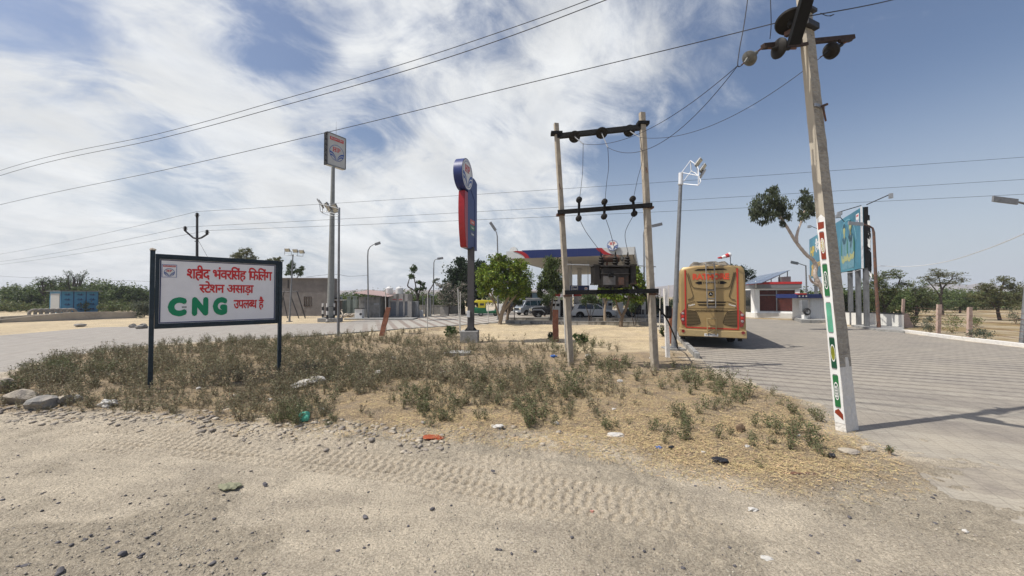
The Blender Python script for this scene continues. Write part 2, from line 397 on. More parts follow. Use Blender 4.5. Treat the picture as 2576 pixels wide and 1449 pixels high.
# project to photo coordinates to place ground regions
def topix(x, y, z=0):
    c, s = math.cos(PITCH), math.sin(PITCH); dz = z - HC
    yc = y * c + dz * s; zc = -y * s + dz * c
    yc = np.maximum(yc, 1e-3)
    return 1288 + F * x / yc, 724.5 - F * zc / yc
def sst(a, b, x): t = np.clip((x - a) / (b - a), 0, 1); return t * t * (3 - 2 * t)
ISL = np.array([tuple(G(x, y))[:2] for x, y in [(-300, 1010), (0, 985), (60, 935), (149, 900), (380, 872), (700, 852), (1000, 832), (1250, 815), (1640, 820), (1700, 860),
                (1745, 905), (1800, 935), (1900, 980), (2050, 1028), (2110, 1082), (2190, 1120), (2260, 1180), (2230, 1215), (2050, 1235), (1850, 1200), (1650, 1165), (1450, 1120),
                (1200, 1100), (950, 1090), (700, 1080), (500, 1062), (300, 1048), (0, 1042), (-300, 1060)]])
ISD = sdf(GX, GY, ISL)
SANDP = np.array([tuple(G(x, y))[:2] for x, y in [(1250, 815), (1640, 817), (1690, 850), (1720, 885), (1640, 893), (1440, 884), (1300, 862), (1200, 858), (1060, 836), (1180, 822)]])
SSD = sdf(GX, GY, SANDP)
wob = fbm(GX, GY, 1.3, 3, 4) * .9
litter = sst(.35, -.45, ISD + wob * .9)
sand = sst(.5, -.5, SSD + wob * 1.2)
sand = np.maximum(sand, sst(0, 2, GY - 20) * (GX < -6) * .9)
field = ((GX > 19) & (SD > .2)) * 1.0
def polyline_d(px, py, pts):
    best = np.full(px.shape, 1e9); arc = np.zeros(px.shape); sgn = np.zeros(px.shape); s0 = 0
    for (ax, ay), (bx, by) in zip(pts[:-1], pts[1:]):
        ex, ey = bx - ax, by - ay; Ls = math.hypot(ex, ey)
        t = np.clip(((px - ax) * ex + (py - ay) * ey) / Ls ** 2, 0, 1)
        dx, dy = px - ax - t * ex, py - ay - t * ey; d = np.hypot(dx, dy); u = d < best
        best = np.where(u, d, best); arc = np.where(u, s0 + t * Ls, arc); sgn = np.where(u, (ex * dy - ey * dx) / Ls, sgn); s0 += Ls
    return best, arc, sgn
Z = fbm(GX, GY, .8, 1, 4) * .03 + fbm(GX, GY, 9, 5, 4, .55) * .010 + fbm(GX, GY, 24, 9, 2) * .0085
near = (GY > 2) & (GY < 7.5)
rough = sst(.48, .62, fbm(GX, GY, .55, 21, 3) + .5 + .06 * (GX < 0) - .10 * (GX > 1.5))
Z += near * rough * (np.abs(fbm(GX, GY, 13, 31, 3)) * .034 - .004)
TR = [[(60, 1094), (330, 1104), (650, 1130), (850, 1153), (1100, 1182), (1400, 1218), (1700, 1262), (1900, 1290)],
      [(150, 1118), (500, 1138), (780, 1168), (1000, 1194), (1250, 1232), (1500, 1275), (1780, 1325), (1950, 1350)],
      [(0, 1075), (400, 1086), (700, 1105), (1000, 1135), (1300, 1165), (1600, 1205)],
      [(900, 1205), (1150, 1240), (1400, 1290), (1600, 1335), (1750, 1370)]]
packed = np.zeros(GX.shape)
for k, t in enumerate(TR):
    pts = [tuple(G(x, y))[:2] for x, y in t]
    d, a, sg = polyline_d(GX, GY, pts)
    hw = (.20, .17, .15, .13)[k]; inb = sst(hw + .03, hw - .02, d)
    fade = sst(.0, 1.2, a) * sst(0, 1.6, a.max() - a) * (.45 + 1.4 * (fbm(GX, GY, 1.5, 40 + k, 4) + .35)).clip(0, 1)
    rw = (sg + hw) / (hw * 2 / 4); row = np.floor(rw); fr_ = rw - row; ph = row * .5
    lug = np.sin(2 * math.pi * (a / .118 + ph + sg * 2.2 * np.where(row % 2 == 0, 1, -1)))
    lug = sst(.25, .6, lug) * sst(.10, .28, fr_) * sst(.98, .80, fr_)
    depth = (.054, .054, .034, .022)[k]
    Z -= inb * fade * lug * depth * .8
    Z += -.012 * inb * fade + .014 * sst(hw + .12, hw + .03, d) * (1 - inb) * fade
    packed = np.maximum(packed, inb * fade)
# shallow windrow of stones between track and verge
mound = sst(.9, .1, np.abs(ISD - .05)) * (GX < 1.5) * sst(-9, -3, GX + 3)
Z += mound * .05 * (fbm(GX, GY, 3, 60, 3) + .6)
Z += litter * (.03 + fbm(GX, GY, 2, 70, 3) * .05)
# under the pavement
soft = np.where((GX > 4.2) & (GY < 6.8), 1.0, .22)
nn_ = (soft * (.35 + 1.5 * fbm(GX, GY, 1.4, 80, 4) + .5 * fbm(GX, GY, 9, 84, 3))).clip(.02, 2)
drop = sst(0, -.22, SD + nn_)
Zn = np.where(SD < .6, np.maximum(Z * .35, 0) + .006 + .004 * fbm(GX, GY, 30, 88, 2), Z)
Z = np.where(SD < 1.2, Z * sst(0, 1.2, SD) + Zn * (1 - sst(0, 1.2, SD)), Z) - .06 * drop
Z = np.where(GY > 100, Z * .2, Z)
idx = np.arange(GX.size).reshape(GX.shape)
Fq = np.stack([idx[:-1, :-1], idx[:-1, 1:], idx[1:, 1:], idx[1:, :-1]], -1).reshape(-1, 4)

def ground_material():
    m = bpy.data.materials.new('ground_soil'); m.use_nodes = True; MT['ground_soil'] = m
    N = m.node_tree.nodes; L = m.node_tree.links; b = N['Principled BSDF']; b.inputs['Roughness'].default_value = .92; b.inputs['Specular IOR Level'].default_value = .15
    tc = N.new('ShaderNodeTexCoord')
    def noise(sc, det=6, rough=.6, st=None, dist=0):
        v = tc.outputs['Object']
        if st:
            mp = N.new('ShaderNodeMapping'); mp.inputs['Scale'].default_value = st; mp.inputs['Rotation'].default_value = (0, 0, R(14)); L.new(v, mp.inputs[0]); v = mp.outputs[0]
        t = N.new('ShaderNodeTexNoise'); t.inputs['Scale'].default_value = sc; t.inputs['Detail'].default_value = det; t.inputs['Roughness'].default_value = rough
        t.inputs['Distortion'].default_value = dist; L.new(v, t.inputs[0]); return t.outputs['Fac']
    def ramp(f, a, b_, p0=.35, p1=.65):
        r = N.new('ShaderNodeValToRGB'); L.new(f, r.inputs[0]); e = r.color_ramp.elements; e[0].position = p0; e[1].position = p1; e[0].color = list(a) + [1]; e[1].color = list(b_) + [1]; return r.outputs[0]
    def mix(f, a, b_, bt='MIX'):
        x = N.new('ShaderNodeMix'); x.data_type = 'RGBA'; x.blend_type = bt
        if isinstance(f, float): x.inputs[0].default_value = f
        else: L.new(f, x.inputs[0])
        for i, q in ((6, a), (7, b_)):
            if isinstance(q, tuple): x.inputs[i].default_value = list(q) + [1]
            else: L.new(q, x.inputs[i])
        return x.outputs[2]
    def attr(n):
        a = N.new('ShaderNodeAttribute'); a.attribute_name = n; return a.outputs['Fac']
    dirt = ramp(noise(.9, 8, .62, (1, 2.2, 1)), (.41, .363, .288), (.565, .50, .392), .38, .62)
    dirt = mix(attr('rough'), dirt, ramp(noise(6, 8, .7), (.32, .285, .225), (.46, .405, .315)))
    grain = ramp(noise(52, 7, .8), (.50, .48, .46), (1.36, 1.34, 1.32), .36, .64)
    sandc = ramp(noise(2.2, 8, .6), (.50, .41, .255), (.70, .585, .385), .35, .65)
    lit = ramp(noise(16, 9, .75, (1.6, .8, 1), .8), (0.232, 0.176, 0.112), (0.464, 0.370, 0.232), .36, .64)
    litd = mix(ramp(noise(1.7, 6, .65), (0, 0, 0), (1, 1, 1), .42, .60), lit, ramp(noise(8, 8, .7), (0.224, 0.176, 0.125), (0.327, 0.267, 0.189)))
    fld = mix(ramp(noise(.22, 7, .65), (0, 0, 0), (1, 1, 1), .44, .56), ramp(noise(1.2, 8, .7), (0.215, 0.155, 0.073), (0.344, 0.267, 0.138)), (0.396, 0.331, 0.232))
    far = ramp(noise(.15, 8, .65), (0.344, 0.280, 0.198), (0.473, 0.396, 0.288))
    c = mix(attr('packed'), dirt, (.50, .44, .345))
    c = mix(attr('litter'), c, litd); c = mix(attr('sand'), c, mix(ramp(noise(.5, 6, .6), (0, 0, 0), (1, 1, 1), .3, .7), sandc, far)); c = mix(attr('field'), c, fld)
    c = mix(1.0, c, grain, 'MULTIPLY')
    spk = ramp(noise(46, 3, .5), (0, 0, 0), (1, 1, 1), .66, .70)
    c = mix(spk, c, (.16, .15, .14))
    L.new(c, b.inputs['Base Color'])
    h1 = noise(120, 4, .7); h2 = noise(22, 8, .7)
    ad = N.new('ShaderNodeMath'); ad.operation = 'MULTIPLY_ADD'; L.new(h2, ad.inputs[0]); ad.inputs[1].default_value = 3; L.new(h1, ad.inputs[2])
    bp = N.new('ShaderNodeBump'); bp.inputs['Strength'].default_value = .8; bp.inputs['Distance'].default_value = .022
    L.new(ad.outputs[0], bp.inputs['Height']); L.new(bp.outputs[0], b.inputs['Normal'])
ground_material()
V = np.stack([GX, GY, Z], -1).reshape(-1, 3)
gme = np_mesh('ground', V, Fq, ['ground_soil'])
for nm, a in (('litter', litter), ('sand', sand), ('packed', packed), ('rough', rough * near), ('field', field)):
    at = gme.attributes.new(nm, 'FLOAT', 'POINT'); at.data.foreach_set('value', a.ravel().astype(np.float32))
gme.polygons.foreach_set('use_smooth', [True] * len(gme.polygons))
tag(link('ground', gme), kind='structure')

def pave_material():
    m = bpy.data.materials.new('pavers'); m.use_nodes = True; MT['pavers'] = m
    N = m.node_tree.nodes; L = m.node_tree.links; b = N['Principled BSDF']; b.inputs['Roughness'].default_value = .85; b.inputs['Specular IOR Level'].default_value = .25
    ge = N.new('ShaderNodeTexCoord'); sp = N.new('ShaderNodeSeparateXYZ'); L.new(ge.outputs['Object'], sp.inputs[0])
    def mth(op, a, b_=None, c=None, cl=False):
        o = N.new('ShaderNodeMath'); o.operation = op; o.use_clamp = cl
        for i, q in enumerate((a, b_, c)):
            if q is None: continue
            if isinstance(q, (int, float)): o.inputs[i].default_value = q
            else: L.new(q, o.inputs[i])
        return o.outputs[0]
    X, Y = sp.outputs[0], sp.outputs[1]
    def noise(sc, det=6, rough=.6, st=(1, 1, 1)):
        mp = N.new('ShaderNodeMapping'); mp.inputs['Scale'].default_value = st; L.new(ge.outputs['Object'], mp.inputs[0])
        t = N.new('ShaderNodeTexNoise'); t.inputs['Scale'].default_value = sc; t.inputs['Detail'].default_value = det; t.inputs['Roughness'].default_value = rough; L.new(mp.outputs[0], t.inputs[0]); return t.outputs['Fac']
    def bands(nx, ny, per, duty, off=0.0):
        """rows of interlocking pavers; n = normal of the rows"""
        u = mth('ADD', mth('MULTIPLY', X, nx), mth('MULTIPLY', Y, ny)); v = mth('SUBTRACT', mth('MULTIPLY', X, ny), mth('MULTIPLY', Y, nx))
        zig = mth('MULTIPLY', mth('PINGPONG', v, .11), .45)          # zig-zag paver edge
        w = mth('FRACT', mth('DIVIDE', mth('ADD', mth('ADD', u, zig), off), per))
        e = mth('MULTIPLY', mth('SMOOTH_MIN', w, mth('SUBTRACT', duty, w), .02), 26.0, cl=True)
        ju = mth('FRACT', mth('DIVIDE', mth('ADD', u, zig), .11)); jv = mth('FRACT', mth('DIVIDE', v, .22))
        j = mth('MINIMUM', mth('MULTIPLY', mth('MINIMUM', ju, mth('SUBTRACT', 1, ju)), 9, cl=True), mth('MULTIPLY', mth('MINIMUM', jv, mth('SUBTRACT', 1, jv)), 18, cl=True), cl=True)
        return e, mth('MULTIPLY', j, 1, cl=True)
    e1, j1 = bands(.447, .894, .54, .36); e1 = mth('MULTIPLY', e1, mth('MULTIPLY', mth('SUBTRACT', Y, 4.5), .16, cl=True)); e3, j3 = bands(.447, .894, 2.3, .5, .7); e1 = mth('MAXIMUM', e1, mth('MULTIPLY', e3, mth('MULTIPLY', mth('SUBTRACT', 10.0, Y), .16, cl=True))); e2, j2 = bands(.935, .355, .97, .40, .2)
    left = mth('MULTIPLY', mth('SUBTRACT', 2.2, X), .8, cl=True)
    def mix(f, a, b_, bt='MIX'):
        x = N.new('ShaderNodeMix'); x.data_type = 'RGBA'; x.blend_type = bt
        if isinstance(f, float): x.inputs[0].default_value = f
        else: L.new(f, x.inputs[0])
        for i, q in ((6, a), (7, b_)):
            if isinstance(q, tuple): x.inputs[i].default_value = list(q) + [1]
            else: L.new(q, x.inputs[i])
        return x.outputs[2]
    def rmp(f, a, b_, p0, p1):
        r = N.new('ShaderNodeValToRGB'); L.new(f, r.inputs[0]); e = r.color_ramp.elements; e[0].position = p0; e[1].position = p1; e[0].color = list(a) + [1]; e[1].color = list(b_) + [1]; return r.outputs[0]
    grey = rmp(noise(3.5, 8, .7), (.235, .213, .182), (.325, .298, .252), .35, .65)
    red = rmp(noise(5, 8, .7), (.118, .102, .092), (.185, .160, .143), .35, .65)
    right_c = mix(e1, grey, red)
    left_c = mix(e2, (0.369, 0.348, 0.307), (0.238, 0.193, 0.164))
    jj = mth('ADD', .80, mth('MULTIPLY', j1, .20))
    c = mix(left, right_c, left_c)
    # dust lying over the pavers, thick near the dirt and on the left road
    dfar = mth('MULTIPLY', mth('SUBTRACT', -5.5, mth('ADD', X, mth('MULTIPLY', Y, .10))), .25, cl=True)
    dnear = mth('MULTIPLY', mth('SUBTRACT', 7.6, Y), .24, cl=True)
    dn = rmp(noise(.55, 8, .65), (0, 0, 0), (1, 1, 1), .40, .66)
    dust = mth('ADD', mth('MULTIPLY', dn, .30), mth('MAXIMUM', mth('MULTIPLY', dfar, .82), mth('MULTIPLY', dnear, mth('ADD', .25, mth('MULTIPLY', dn, .65)))), cl=True)
    dc = mix(left, (.40, .355, .28), rmp(noise(2.5, 8, .7), (0.260, 0.239, 0.214), (0.328, 0.302, 0.269), .35, .65))
    c = mix(dust, c, dc)
    mj = N.new('ShaderNodeMix'); mj.data_type = 'RGBA'; mj.blend_type = 'MULTIPLY'; mj.inputs[0].default_value = 1; L.new(c, mj.inputs[6]); L.new(jj, mj.inputs[7])
    g = rmp(noise(45, 5, .7), (.82, .82, .82), (1.15, 1.15, 1.15), .3, .7)
    c = mix(1.0, mj.outputs[2], g, 'MULTIPLY')
    L.new(c, b.inputs['Base Color'])
    bp = N.new('ShaderNodeBump'); bp.inputs['Strength'].default_value = .35; bp.inputs['Distance'].default_value = .012
    L.new(mth('ADD', j1, mth('MULTIPLY', noise(60, 4, .6), .8)), bp.inputs['Height']); L.new(bp.outputs[0], b.inputs['Normal'])
pave_material()
bm = bmesh.new(); vs = [bm.verts.new((x, y, 0)) for x, y in PV]; f = bm.faces.new(vs)
if f.normal.z < 0 or True: bm.normal_update()
bmesh.ops.triangulate(bm, faces=bm.faces[:])
bmesh.ops.recalc_face_normals(bm, faces=bm.faces[:])
me = bpy.data.meshes.new('pavement'); bm.to_mesh(me); bm.free()
if me.polygons[0].normal.z < 0: me.flip_normals()
me.materials.append(MT['pavers'])
tag(link('pavement', me), kind='structure')

# hills far behind
M('hill_rock', (.22, .19, .175), .95, var=.3, scale=.03)
def hills(name, Y, prof, seed):
    r_ = random.Random(seed); vs = []; fs = []; n = 90; x0, x1 = prof[0][0], prof[-1][0]
    for j in range(7):
        for i in range(n + 1):
            x = x0 + (x1 - x0) * i / n
            k = next(q for q in range(len(prof) - 1) if prof[q + 1][0] >= x - 1e-6); a, b_ = prof[k], prof[k + 1]; t = (x - a[0]) / (b_[0] - a[0])
            h = a[1] + (b_[1] - a[1]) * t; p = P(x, 745, Y); hh = (745 - h) / F * Y * (1 + .10 * r_.uniform(-1, 1)) + HC
            q = j / 6; vs.append((p.x * (1 + .08 * (q - .5)), Y - 120 * (.5 - q) * 2 * .5, -2 + max(0, hh + 2) * math.sin(math.pi * q) ** .8))
    for j in range(6):
        for i in range(n): a = j * (n + 1) + i; fs.append([a, a + 1, a + n + 2, a + n + 1])
    mb = MB(); mb.add(vs, fs); return mb.build(name, 'hill_rock', origin=(0, Y, 0), smooth=True)
tag(hills('hills', 900, [(-600, 740), (600, 733), (1100, 728), (1500, 728), (1650, 722), (1700, 717), (1760, 718), (1900, 726), (2040, 738)], 3), kind='structure')
tag(hills('hills', 900, [(2150, 742), (2300, 728), (2360, 712), (2420, 717), (2470, 712), (2540, 722), (2650, 716), (3000, 735), (3300, 740)], 5), kind='structure')
# ---------------- roadside signboard ----------------
def lerp(a, b, t): return a + (b - a) * t
def frame_of(o=(0, 0, 0)):
    o = Vector(o); return lambda u, v, w: Vector((u, -w, v)) + o
def cng_sign():
    bl, br = Vector((-8.42, 9.0, 0)), Vector((-6.60, 10.95, 0)); Lh = (br - bl).length; phi = math.atan2(br.y - bl.y, br.x - bl.x)
    t = thing('signboard', 'white roadside board with red Hindi lettering and large green CNG letters on two dark posts', 'signboard', bl, phi)
    zt = lambda y: HC + (745 - y) / F * 9.0
    top, bot = zt(641) + .03, zt(831) + .03
    for x, h in ((0, zt(631)), (Lh, zt(641))):
        MB().box((x, 0, h / 2 - .15), (.088, .088, h + .3)).box((x, 0, h + .005), (.10, .10, .012)).build('post', 'frame_teal', t, bevel=.008)
    f = MB(); a, b = .05, Lh - .05
    for z0, z1 in ((top - .115, top), (bot, bot + .115)):
        f.box(((a + b) / 2, .0, (z0 + z1) / 2), (b - a, .075, z1 - z0)); f.box(((a + b) / 2, -.02, (z0 + z1) / 2), (b - a - .004, .06, .03))
    for x in (a + .035, b - .035): f.box((x, 0, (top + bot) / 2), (.07, .07, top - bot - .23))
    f.build('frame', 'frame_teal', t, bevel=.006)
    p = MB(); x0, x1, z0, z1 = a + .07, b - .07, bot + .117, top - .117
    p.box(((x0 + x1) / 2, .012, (z0 + z1) / 2), (x1 - x0, .03, z1 - z0), 0)
    for (c, d) in ((((x0 + x1) / 2, z0 + .02), (x1 - x0 - .02, .022)), (((x0 + x1) / 2, z1 - .02), (x1 - x0 - .02, .022)), ((x0 + .021, (z0 + z1) / 2), (.022, z1 - z0 - .066)), ((x1 - .021, (z0 + z1) / 2), (.022, z1 - z0 - .066))):
        p.box((c[0], -.005, c[1]), (d[0], .004, d[1]), 1)
    pn = p.build('panel', ['panel_white', 'navy'], t)
    W, H = x1 - x0, z1 - z0; U = lambda q: x0 + q * W; Vv = lambda q: z0 + q * H
    l = MB(); fr = FACE
    row1 = textrow(['श', 'ह', 'ी', 'द', ' ', 'भं', 'व', 'र', 'ि', 'सं', 'ह', ' ', 'ि', 'फ', 'ि', 'लं', 'ग'], .025, .07)
    row2 = textrow([('स', .66), 'टे', 'श', 'न', ' ', 'अ', 'स', 'ा', 'ड़', 'ा'], .025, .07)
    row3 = textrow(['उ', 'प', 'ल', ('ब', .66), 'ध', ' ', 'है'], .025, .07)
    l.tri(fit(row1, U(.205), U(.965), Vv(.675), Vv(.93)), fr, .009, m=0)
    l.tri(fit(row2, U(.305), U(.785), Vv(.44), Vv(.675)), fr, .009, m=0)
    l.tri(fit(row3, U(.60), U(.885), Vv(.18), Vv(.42)), fr, .009, m=0)
    for s, u0, u1 in (('C', .065, .21), ('N', .25, .383), ('G', .42, .545)):
        l.tri(fit(textrow([s], .085), U(u0), U(u1), Vv(.105), Vv(.41)), fr, .009, m=1)
    l.build('lettering', ['letter_red', 'letter_green'], pn)
    e = MB(); cx, cy, r = U(.073), Vv(.81), .098
    for dx, dz, w_, h_ in ((0, -.135, .27, .008), (0, .165, .27, .008), (-.131, .015, .008, .292), (.131, .015, .008, .292)): e.box((cx + dx, -.009, cy + dz), (w_, .004, h_), 0)
    hp_logo(e, fr, cx, cy - .02, r, .009, 0, 1, 2); hp_strip(e, fr, cx - .112, cx + .112, cy + .11, cy + .15, .009, 1, 2)
    e.build('emblem', ['logo_blue', 'logo_red', 'white_paint'], pn)
    # a smeared patch in the opening of the C
    s_ = MB().box((U(.19), -.0075, Vv(.25)), (.09, .003, .045)).build('tape_patch', 'galv', pn)
    top_p = t.matrix_basis @ Vector((0, 0, zt(631)))
    return bl, zt(631)
_b, _h = cng_sign()
M('stone_pale', (.40, .35, .275), .9, var=.3, scale=9, bump=.6, col2=(.24, .21, .18)); M('stone_grey', (.20, .195, .185), .85, var=.3, scale=6, bump=.6, col2=(.30, .27, .23))
def rock(name, label, loc, size, mat, seed=1, cat='stone', group=None, flat=.6, rough=.25):
    r_ = random.Random(seed); bm = bmesh.new(); bmesh.ops.create_icosphere(bm, subdivisions=2, radius=.5)
    pl = [(Vector((r_.uniform(-1, 1), r_.uniform(-1, 1), r_.uniform(-.6, 1))).normalized(), r_.uniform(.22, .42)) for _ in range(9)]
    for v in bm.verts:
        for n_, d in pl:
            q = v.co.dot(n_)
            if q > d: v.co -= n_ * (q - d)
        v.co += Vector([r_.uniform(-1, 1) * .03 * rough * 4 for _ in range(3)])
        v.co = Vector((v.co.x * size[0], v.co.y * size[1], v.co.z * size[2]))
    a = r_.uniform(0, 6.28)
    bmesh.ops.rotate(bm, verts=bm.verts, matrix=Matrix.Rotation(a, 3, 'Z') @ Matrix.Rotation(r_.uniform(-.15, .15), 3, 'X'))
    zm = min(v.co.z for v in bm.verts)
    for v in bm.verts: v.co.z -= zm + size[2] * .12
    me = bpy.data.meshes.new(name); bm.to_mesh(me); bm.free(); me.materials.append(MT[mat])
    o = link(name, me); o.location = loc
    return tag(o, label, cat, group)
rock('stone', 'pale flat stone balanced on top of the left post of the signboard', (_b.x, _b.y, _h + .012), (.22, .16, .07), 'stone_pale', 4)

# ---------------- tall pylon sign ----------------
M('sign_white', (.50, .50, .48), .45, var=.08, scale=2); M('pylon_grey', (.23, .235, .22), .5, .2, var=.15, scale=4)
def pylon():
    Y = 33.0; b = P(831, 811, Y); b.z = 0; top = P(838, 418, Y)
    t = thing('pylon_sign', 'very tall grey round pole carrying a square white sign box high above the left road', 'pylon sign', b)
    d = top - b
    MB().tube([b, b + d * .33, b + d * .66, top], [.30, .25, .20, .145], 20).build('pole', 'pylon_grey', t, world=True, smooth=True)
    phi = R(59); Rz = Matrix.Rotation(phi, 3, 'Z'); W, H, T = 1.78, 2.82, .42
    c0 = P(824, 331, Y); o = Vector((c0.x, c0.y, c0.z - H)) - b
    frm = lambda u, v, w: o + Rz @ Vector((u, -w, v))
    bx = MB()
    bx.add([frm(u, v, w) for u, v, w in ((0, 0, 0), (W, 0, 0), (W, 0, -T), (0, 0, -T), (0, H, 0), (W, H, 0), (W, H, -T), (0, H, -T))],
           [(0, 1, 2, 3), (4, 7, 6, 5), (0, 4, 5, 1), (1, 5, 6, 2), (2, 6, 7, 3)], 0)
    for v in [i * H / 6 for i in range(7)]:   # open lattice on the left side
        bx.bar(frm(0, v, 0), frm(0, v, -T), .05, m=1)
        if v < H - .1: bx.bar(frm(0, v, 0), frm(0, v + H / 6, -T), .03, m=1)
    for w in (0, -T): bx.bar(frm(0, 0, w), frm(0, H, w), .06, m=1)
    bx.add([frm(.12, 0.02, 0), frm(.12, .02, -T), frm(.12, H - .02, -T), frm(.12, H - .02, 0)], [(0, 1, 2, 3)], 1)
    box = bx.build('sign_box', ['sign_white', 'dark_steel'], t)
    for z, wd in ((0, 0), (H, 0)): pass
    fb = MB()
    for u0, u1, v0, v1 in ((0, W, -.03, .06), (0, W, H - .06, H + .03), (-.03, .05, .06, H - .06), (W - .05, W + .03, .06, H - .06)):
        fb.prism([(u0, v0), (u1, v0), (u1, v1), (u0, v1)], 0, .03, frm)
    fb.build('border', 'galv_dull', box)
    e = MB(); hp_logo(e, frm, W / 2, H * .43, W * .40, .02, 0, 1, 2, ring=.03); hp_strip(e, frm, W * .13, W * .87, H * .80, H * .90, .02, 1, 2)
    e.build('emblem', ['logo_blue', 'logo_red', 'sign_white'], box)
    a = top - b + Vector((.05, 0, H))
    MB().tube([a + Vector((0, .4, -.1)), a + Vector((0, .4, .75))], .02, 6).tube([a + Vector((0, .4, .7)), a + Vector((0, .4, 1.25))], .008, 5).build('lightning_rod', 'galv', t)
    # concrete footing
    MB().box((0, 0, .16), (1.7, 1.1, .36)).build('footing', 'concrete_grey', t, bevel=.03)
    return b
pb = pylon()
M('stripe_white', (.62, .60, .56), .6, var=.15); M('stripe_black', (.02, .02, .02), .6, var=.3)
def bollard(x, ytop, ybot, Y, label):
    b = P(x, ybot, Y); b.z = 0; h = P(x, ytop, Y).z; t = thing('bollard', label, 'bollard', b, group='striped guard posts round the foot of the tall pylon')
    m = MB(); n = 5
    for i in range(n):
        m.lathe([(.085, h * i / n), (.085, h * (i + 1) / n)], n=12, m=i % 2)
    m.build('post', ['stripe_white', 'stripe_black'], t, smooth=True)
    MB().lathe([(.13, -.05), (.13, .12)], n=12).build('collar', 'concrete_grey', t)
bollard(812, 763, 807, 34.0, 'black and white striped guard post left of the tall pylon foot')
bollard(823, 763, 812, 32.0, 'black and white striped guard post in front of the tall pylon foot')
bollard(840, 763, 808, 33.0, 'black and white striped guard post right of the tall pylon foot')
r = MB(); A = P(812, 771, 34.0); B = P(823, 771, 32.0); C_ = P(840, 771, 33.0); r.tube([A, B, C_], .03, 6)
r.tube([A + Vector((0, 0, -.9)), B + Vector((0, 0, -.9)), C_ + Vector((0, 0, -.9))], .05, 6)
tag(r.build('guard_rail', 'dark_steel', origin=(B.x, B.y, 0)), 'dark pipe rails joining the striped guard posts', 'railing')

# ---------------- lamps ----------------
def led_head(mb, c, d, up, L_=.5, W=.30, T=.06, m=0, mg=1):
    """floodlight: finned body with a pale glass; d = way it shines"""
    d = Vector(d).normalized(); u = Vector(up); x = d.cross(u).normalized(); y = x.cross(d).normalized()
    rot = Matrix((x, y, -d)).transposed(); c = Vector(c)
    mb.box(c, (W, L_, T), m, rot); mb.box(c + d * (T / 2 + .006), (W * .82, L_ * .84, .012), mg, rot)
    for k in range(4): mb.box(c - d * (T / 2 + .02) + y * L_ * (-.3 + .2 * k), (W * .8, .02, .04), m, rot)
def flood_pole_a():
    Y = 21.3; b = P(851, 845, Y); b.z = 0; top = P(853, 528, Y)
    t = thing('floodlight_pole', 'slim grey pole with a rack of three floodlights reaching left, beside the tall pylon', 'floodlight pole', b)
    MB().tube([b, (b + top) / 2, top], [.075, .062, .05], 12).box(b + Vector((0, 0, .03)), (.3, .3, .03)).build('pole', 'galv_dull', t, world=True, smooth=True)
    MB().tube([top + Vector((0, 0, -.75)), top + Vector((0, 0, .12))], .062, 12).build('collar', 'galv', t, world=True)
    k = MB(); e = [P(x, y, Y - .1) for x, y in ((853, 540), (822, 533), (806, 531), (804, 513), (824, 517), (853, 525))]
    e2 = [P(x, y, Y + 1.1) for x, y in ((853, 545), (822, 540), (812, 536), (811, 519), (826, 522), (853, 530))]
    for a in range(len(e) - 1): k.tube([e[a], e[a + 1]], .02, 6); k.tube([e2[a], e2[a + 1]], .02, 6)
    for a in (2, 3, 4): k.tube([e[a], e2[a]], .02, 6)
    k.tube([e[1], e[4]], .018, 6); k.build('bracket', 'galv', t, world=True)
    for x, y, dd in ((806, 512, (-.8, -.3, -.6)), (825, 521, (-.5, -.7, -.5)), (843, 524, (-.2, -.8, -.5))):
        l = MB(); led_head(l, P(x, y, Y + .2), dd, (0, .3, 1), .5, .36, .07); l.build('floodlight', ['galv_dull', 'lamp_glass'], t, world=True)
flood_pole_a()
def flood_pole_b():
    Y = 33.0; b = P(728, 811, Y); b.z = 0; top = P(737, 640, Y)
    t = thing('floodlight_pole', 'thin pole with three floodlights in a row on a flat frame, before the grey building', 'floodlight pole', b)
    MB().tube([b, top], [.085, .05], 10).box(b + Vector((0, 0, .03)), (.35, .35, .05)).build('pole', 'galv_dull', t, world=True, smooth=True)
    k = MB(); q = [P(x, y, Y) for x, y in ((716, 641), (716, 630), (763, 633), (762, 645))]
    for a in range(4): k.tube([q[a], q[(a + 1) % 4]], .022, 6)
    for x in (733, 748): k.tube([P(x, 631, Y), P(x, 643, Y)], .02, 6)
    k.build('bracket', 'galv', t, world=True)
    for x, y in ((723, 629), (743, 631), (759, 633)):
        l = MB(); led_head(l, P(x, y, Y), (0, -.75, -.66), (0, 0, 1), .34, .42, .07); l.build('floodlight', ['galv_dull', 'lamp_glass'], t, world=True)
flood_pole_b()
def street_lamp(pts, Y, label, head, hw=.8, r0=.075, base=None, mat='galv_dull', name='street_lamp', hl=None):
    p = [P(x, y, Y) for x, y in pts]; b = p[0].copy(); b.z = 0; p[0] = b
    t = thing(name, label, 'street lamp', b)
    n = len(p); MB().tube(p, [lerp(r0, r0 * .45, i / (n - 1)) for i in range(n)], 8).box(b + Vector((0, 0, .02)), (.3, .3, .06)).build('pole', mat, t, world=True, smooth=True)
    a, c = P(head[0], head[1], Y), P(head[2], head[3], Y)
    l = MB(); l.bar(a, c, .26, .07, 0, up=(0, 1, 0)); l.bar(lerp(a, c, .3) + Vector((0, 0, -.04)), lerp(a, c, .9) + Vector((0, 0, -.04)), .2, .03, 1, up=(0, 1, 0))
    l.build('lamp_head', ['galv_dull', 'lamp_glass'], t, world=True, bevel=.01)
    return t
street_lamp([(927, 800), (925.5, 700), (925, 645), (926, 630), (931, 621), (938, 616), (945, 614)], 37, 'curved street lamp standing at the corner of the toilet block', (943, 615, 957, 610.5))
street_lamp([(1090, 792), (1091, 680), (1091.5, 660), (1094, 654), (1101, 651)], 46, 'thin curved street lamp in front of the dark round tree', (1100, 651, 1115, 649))
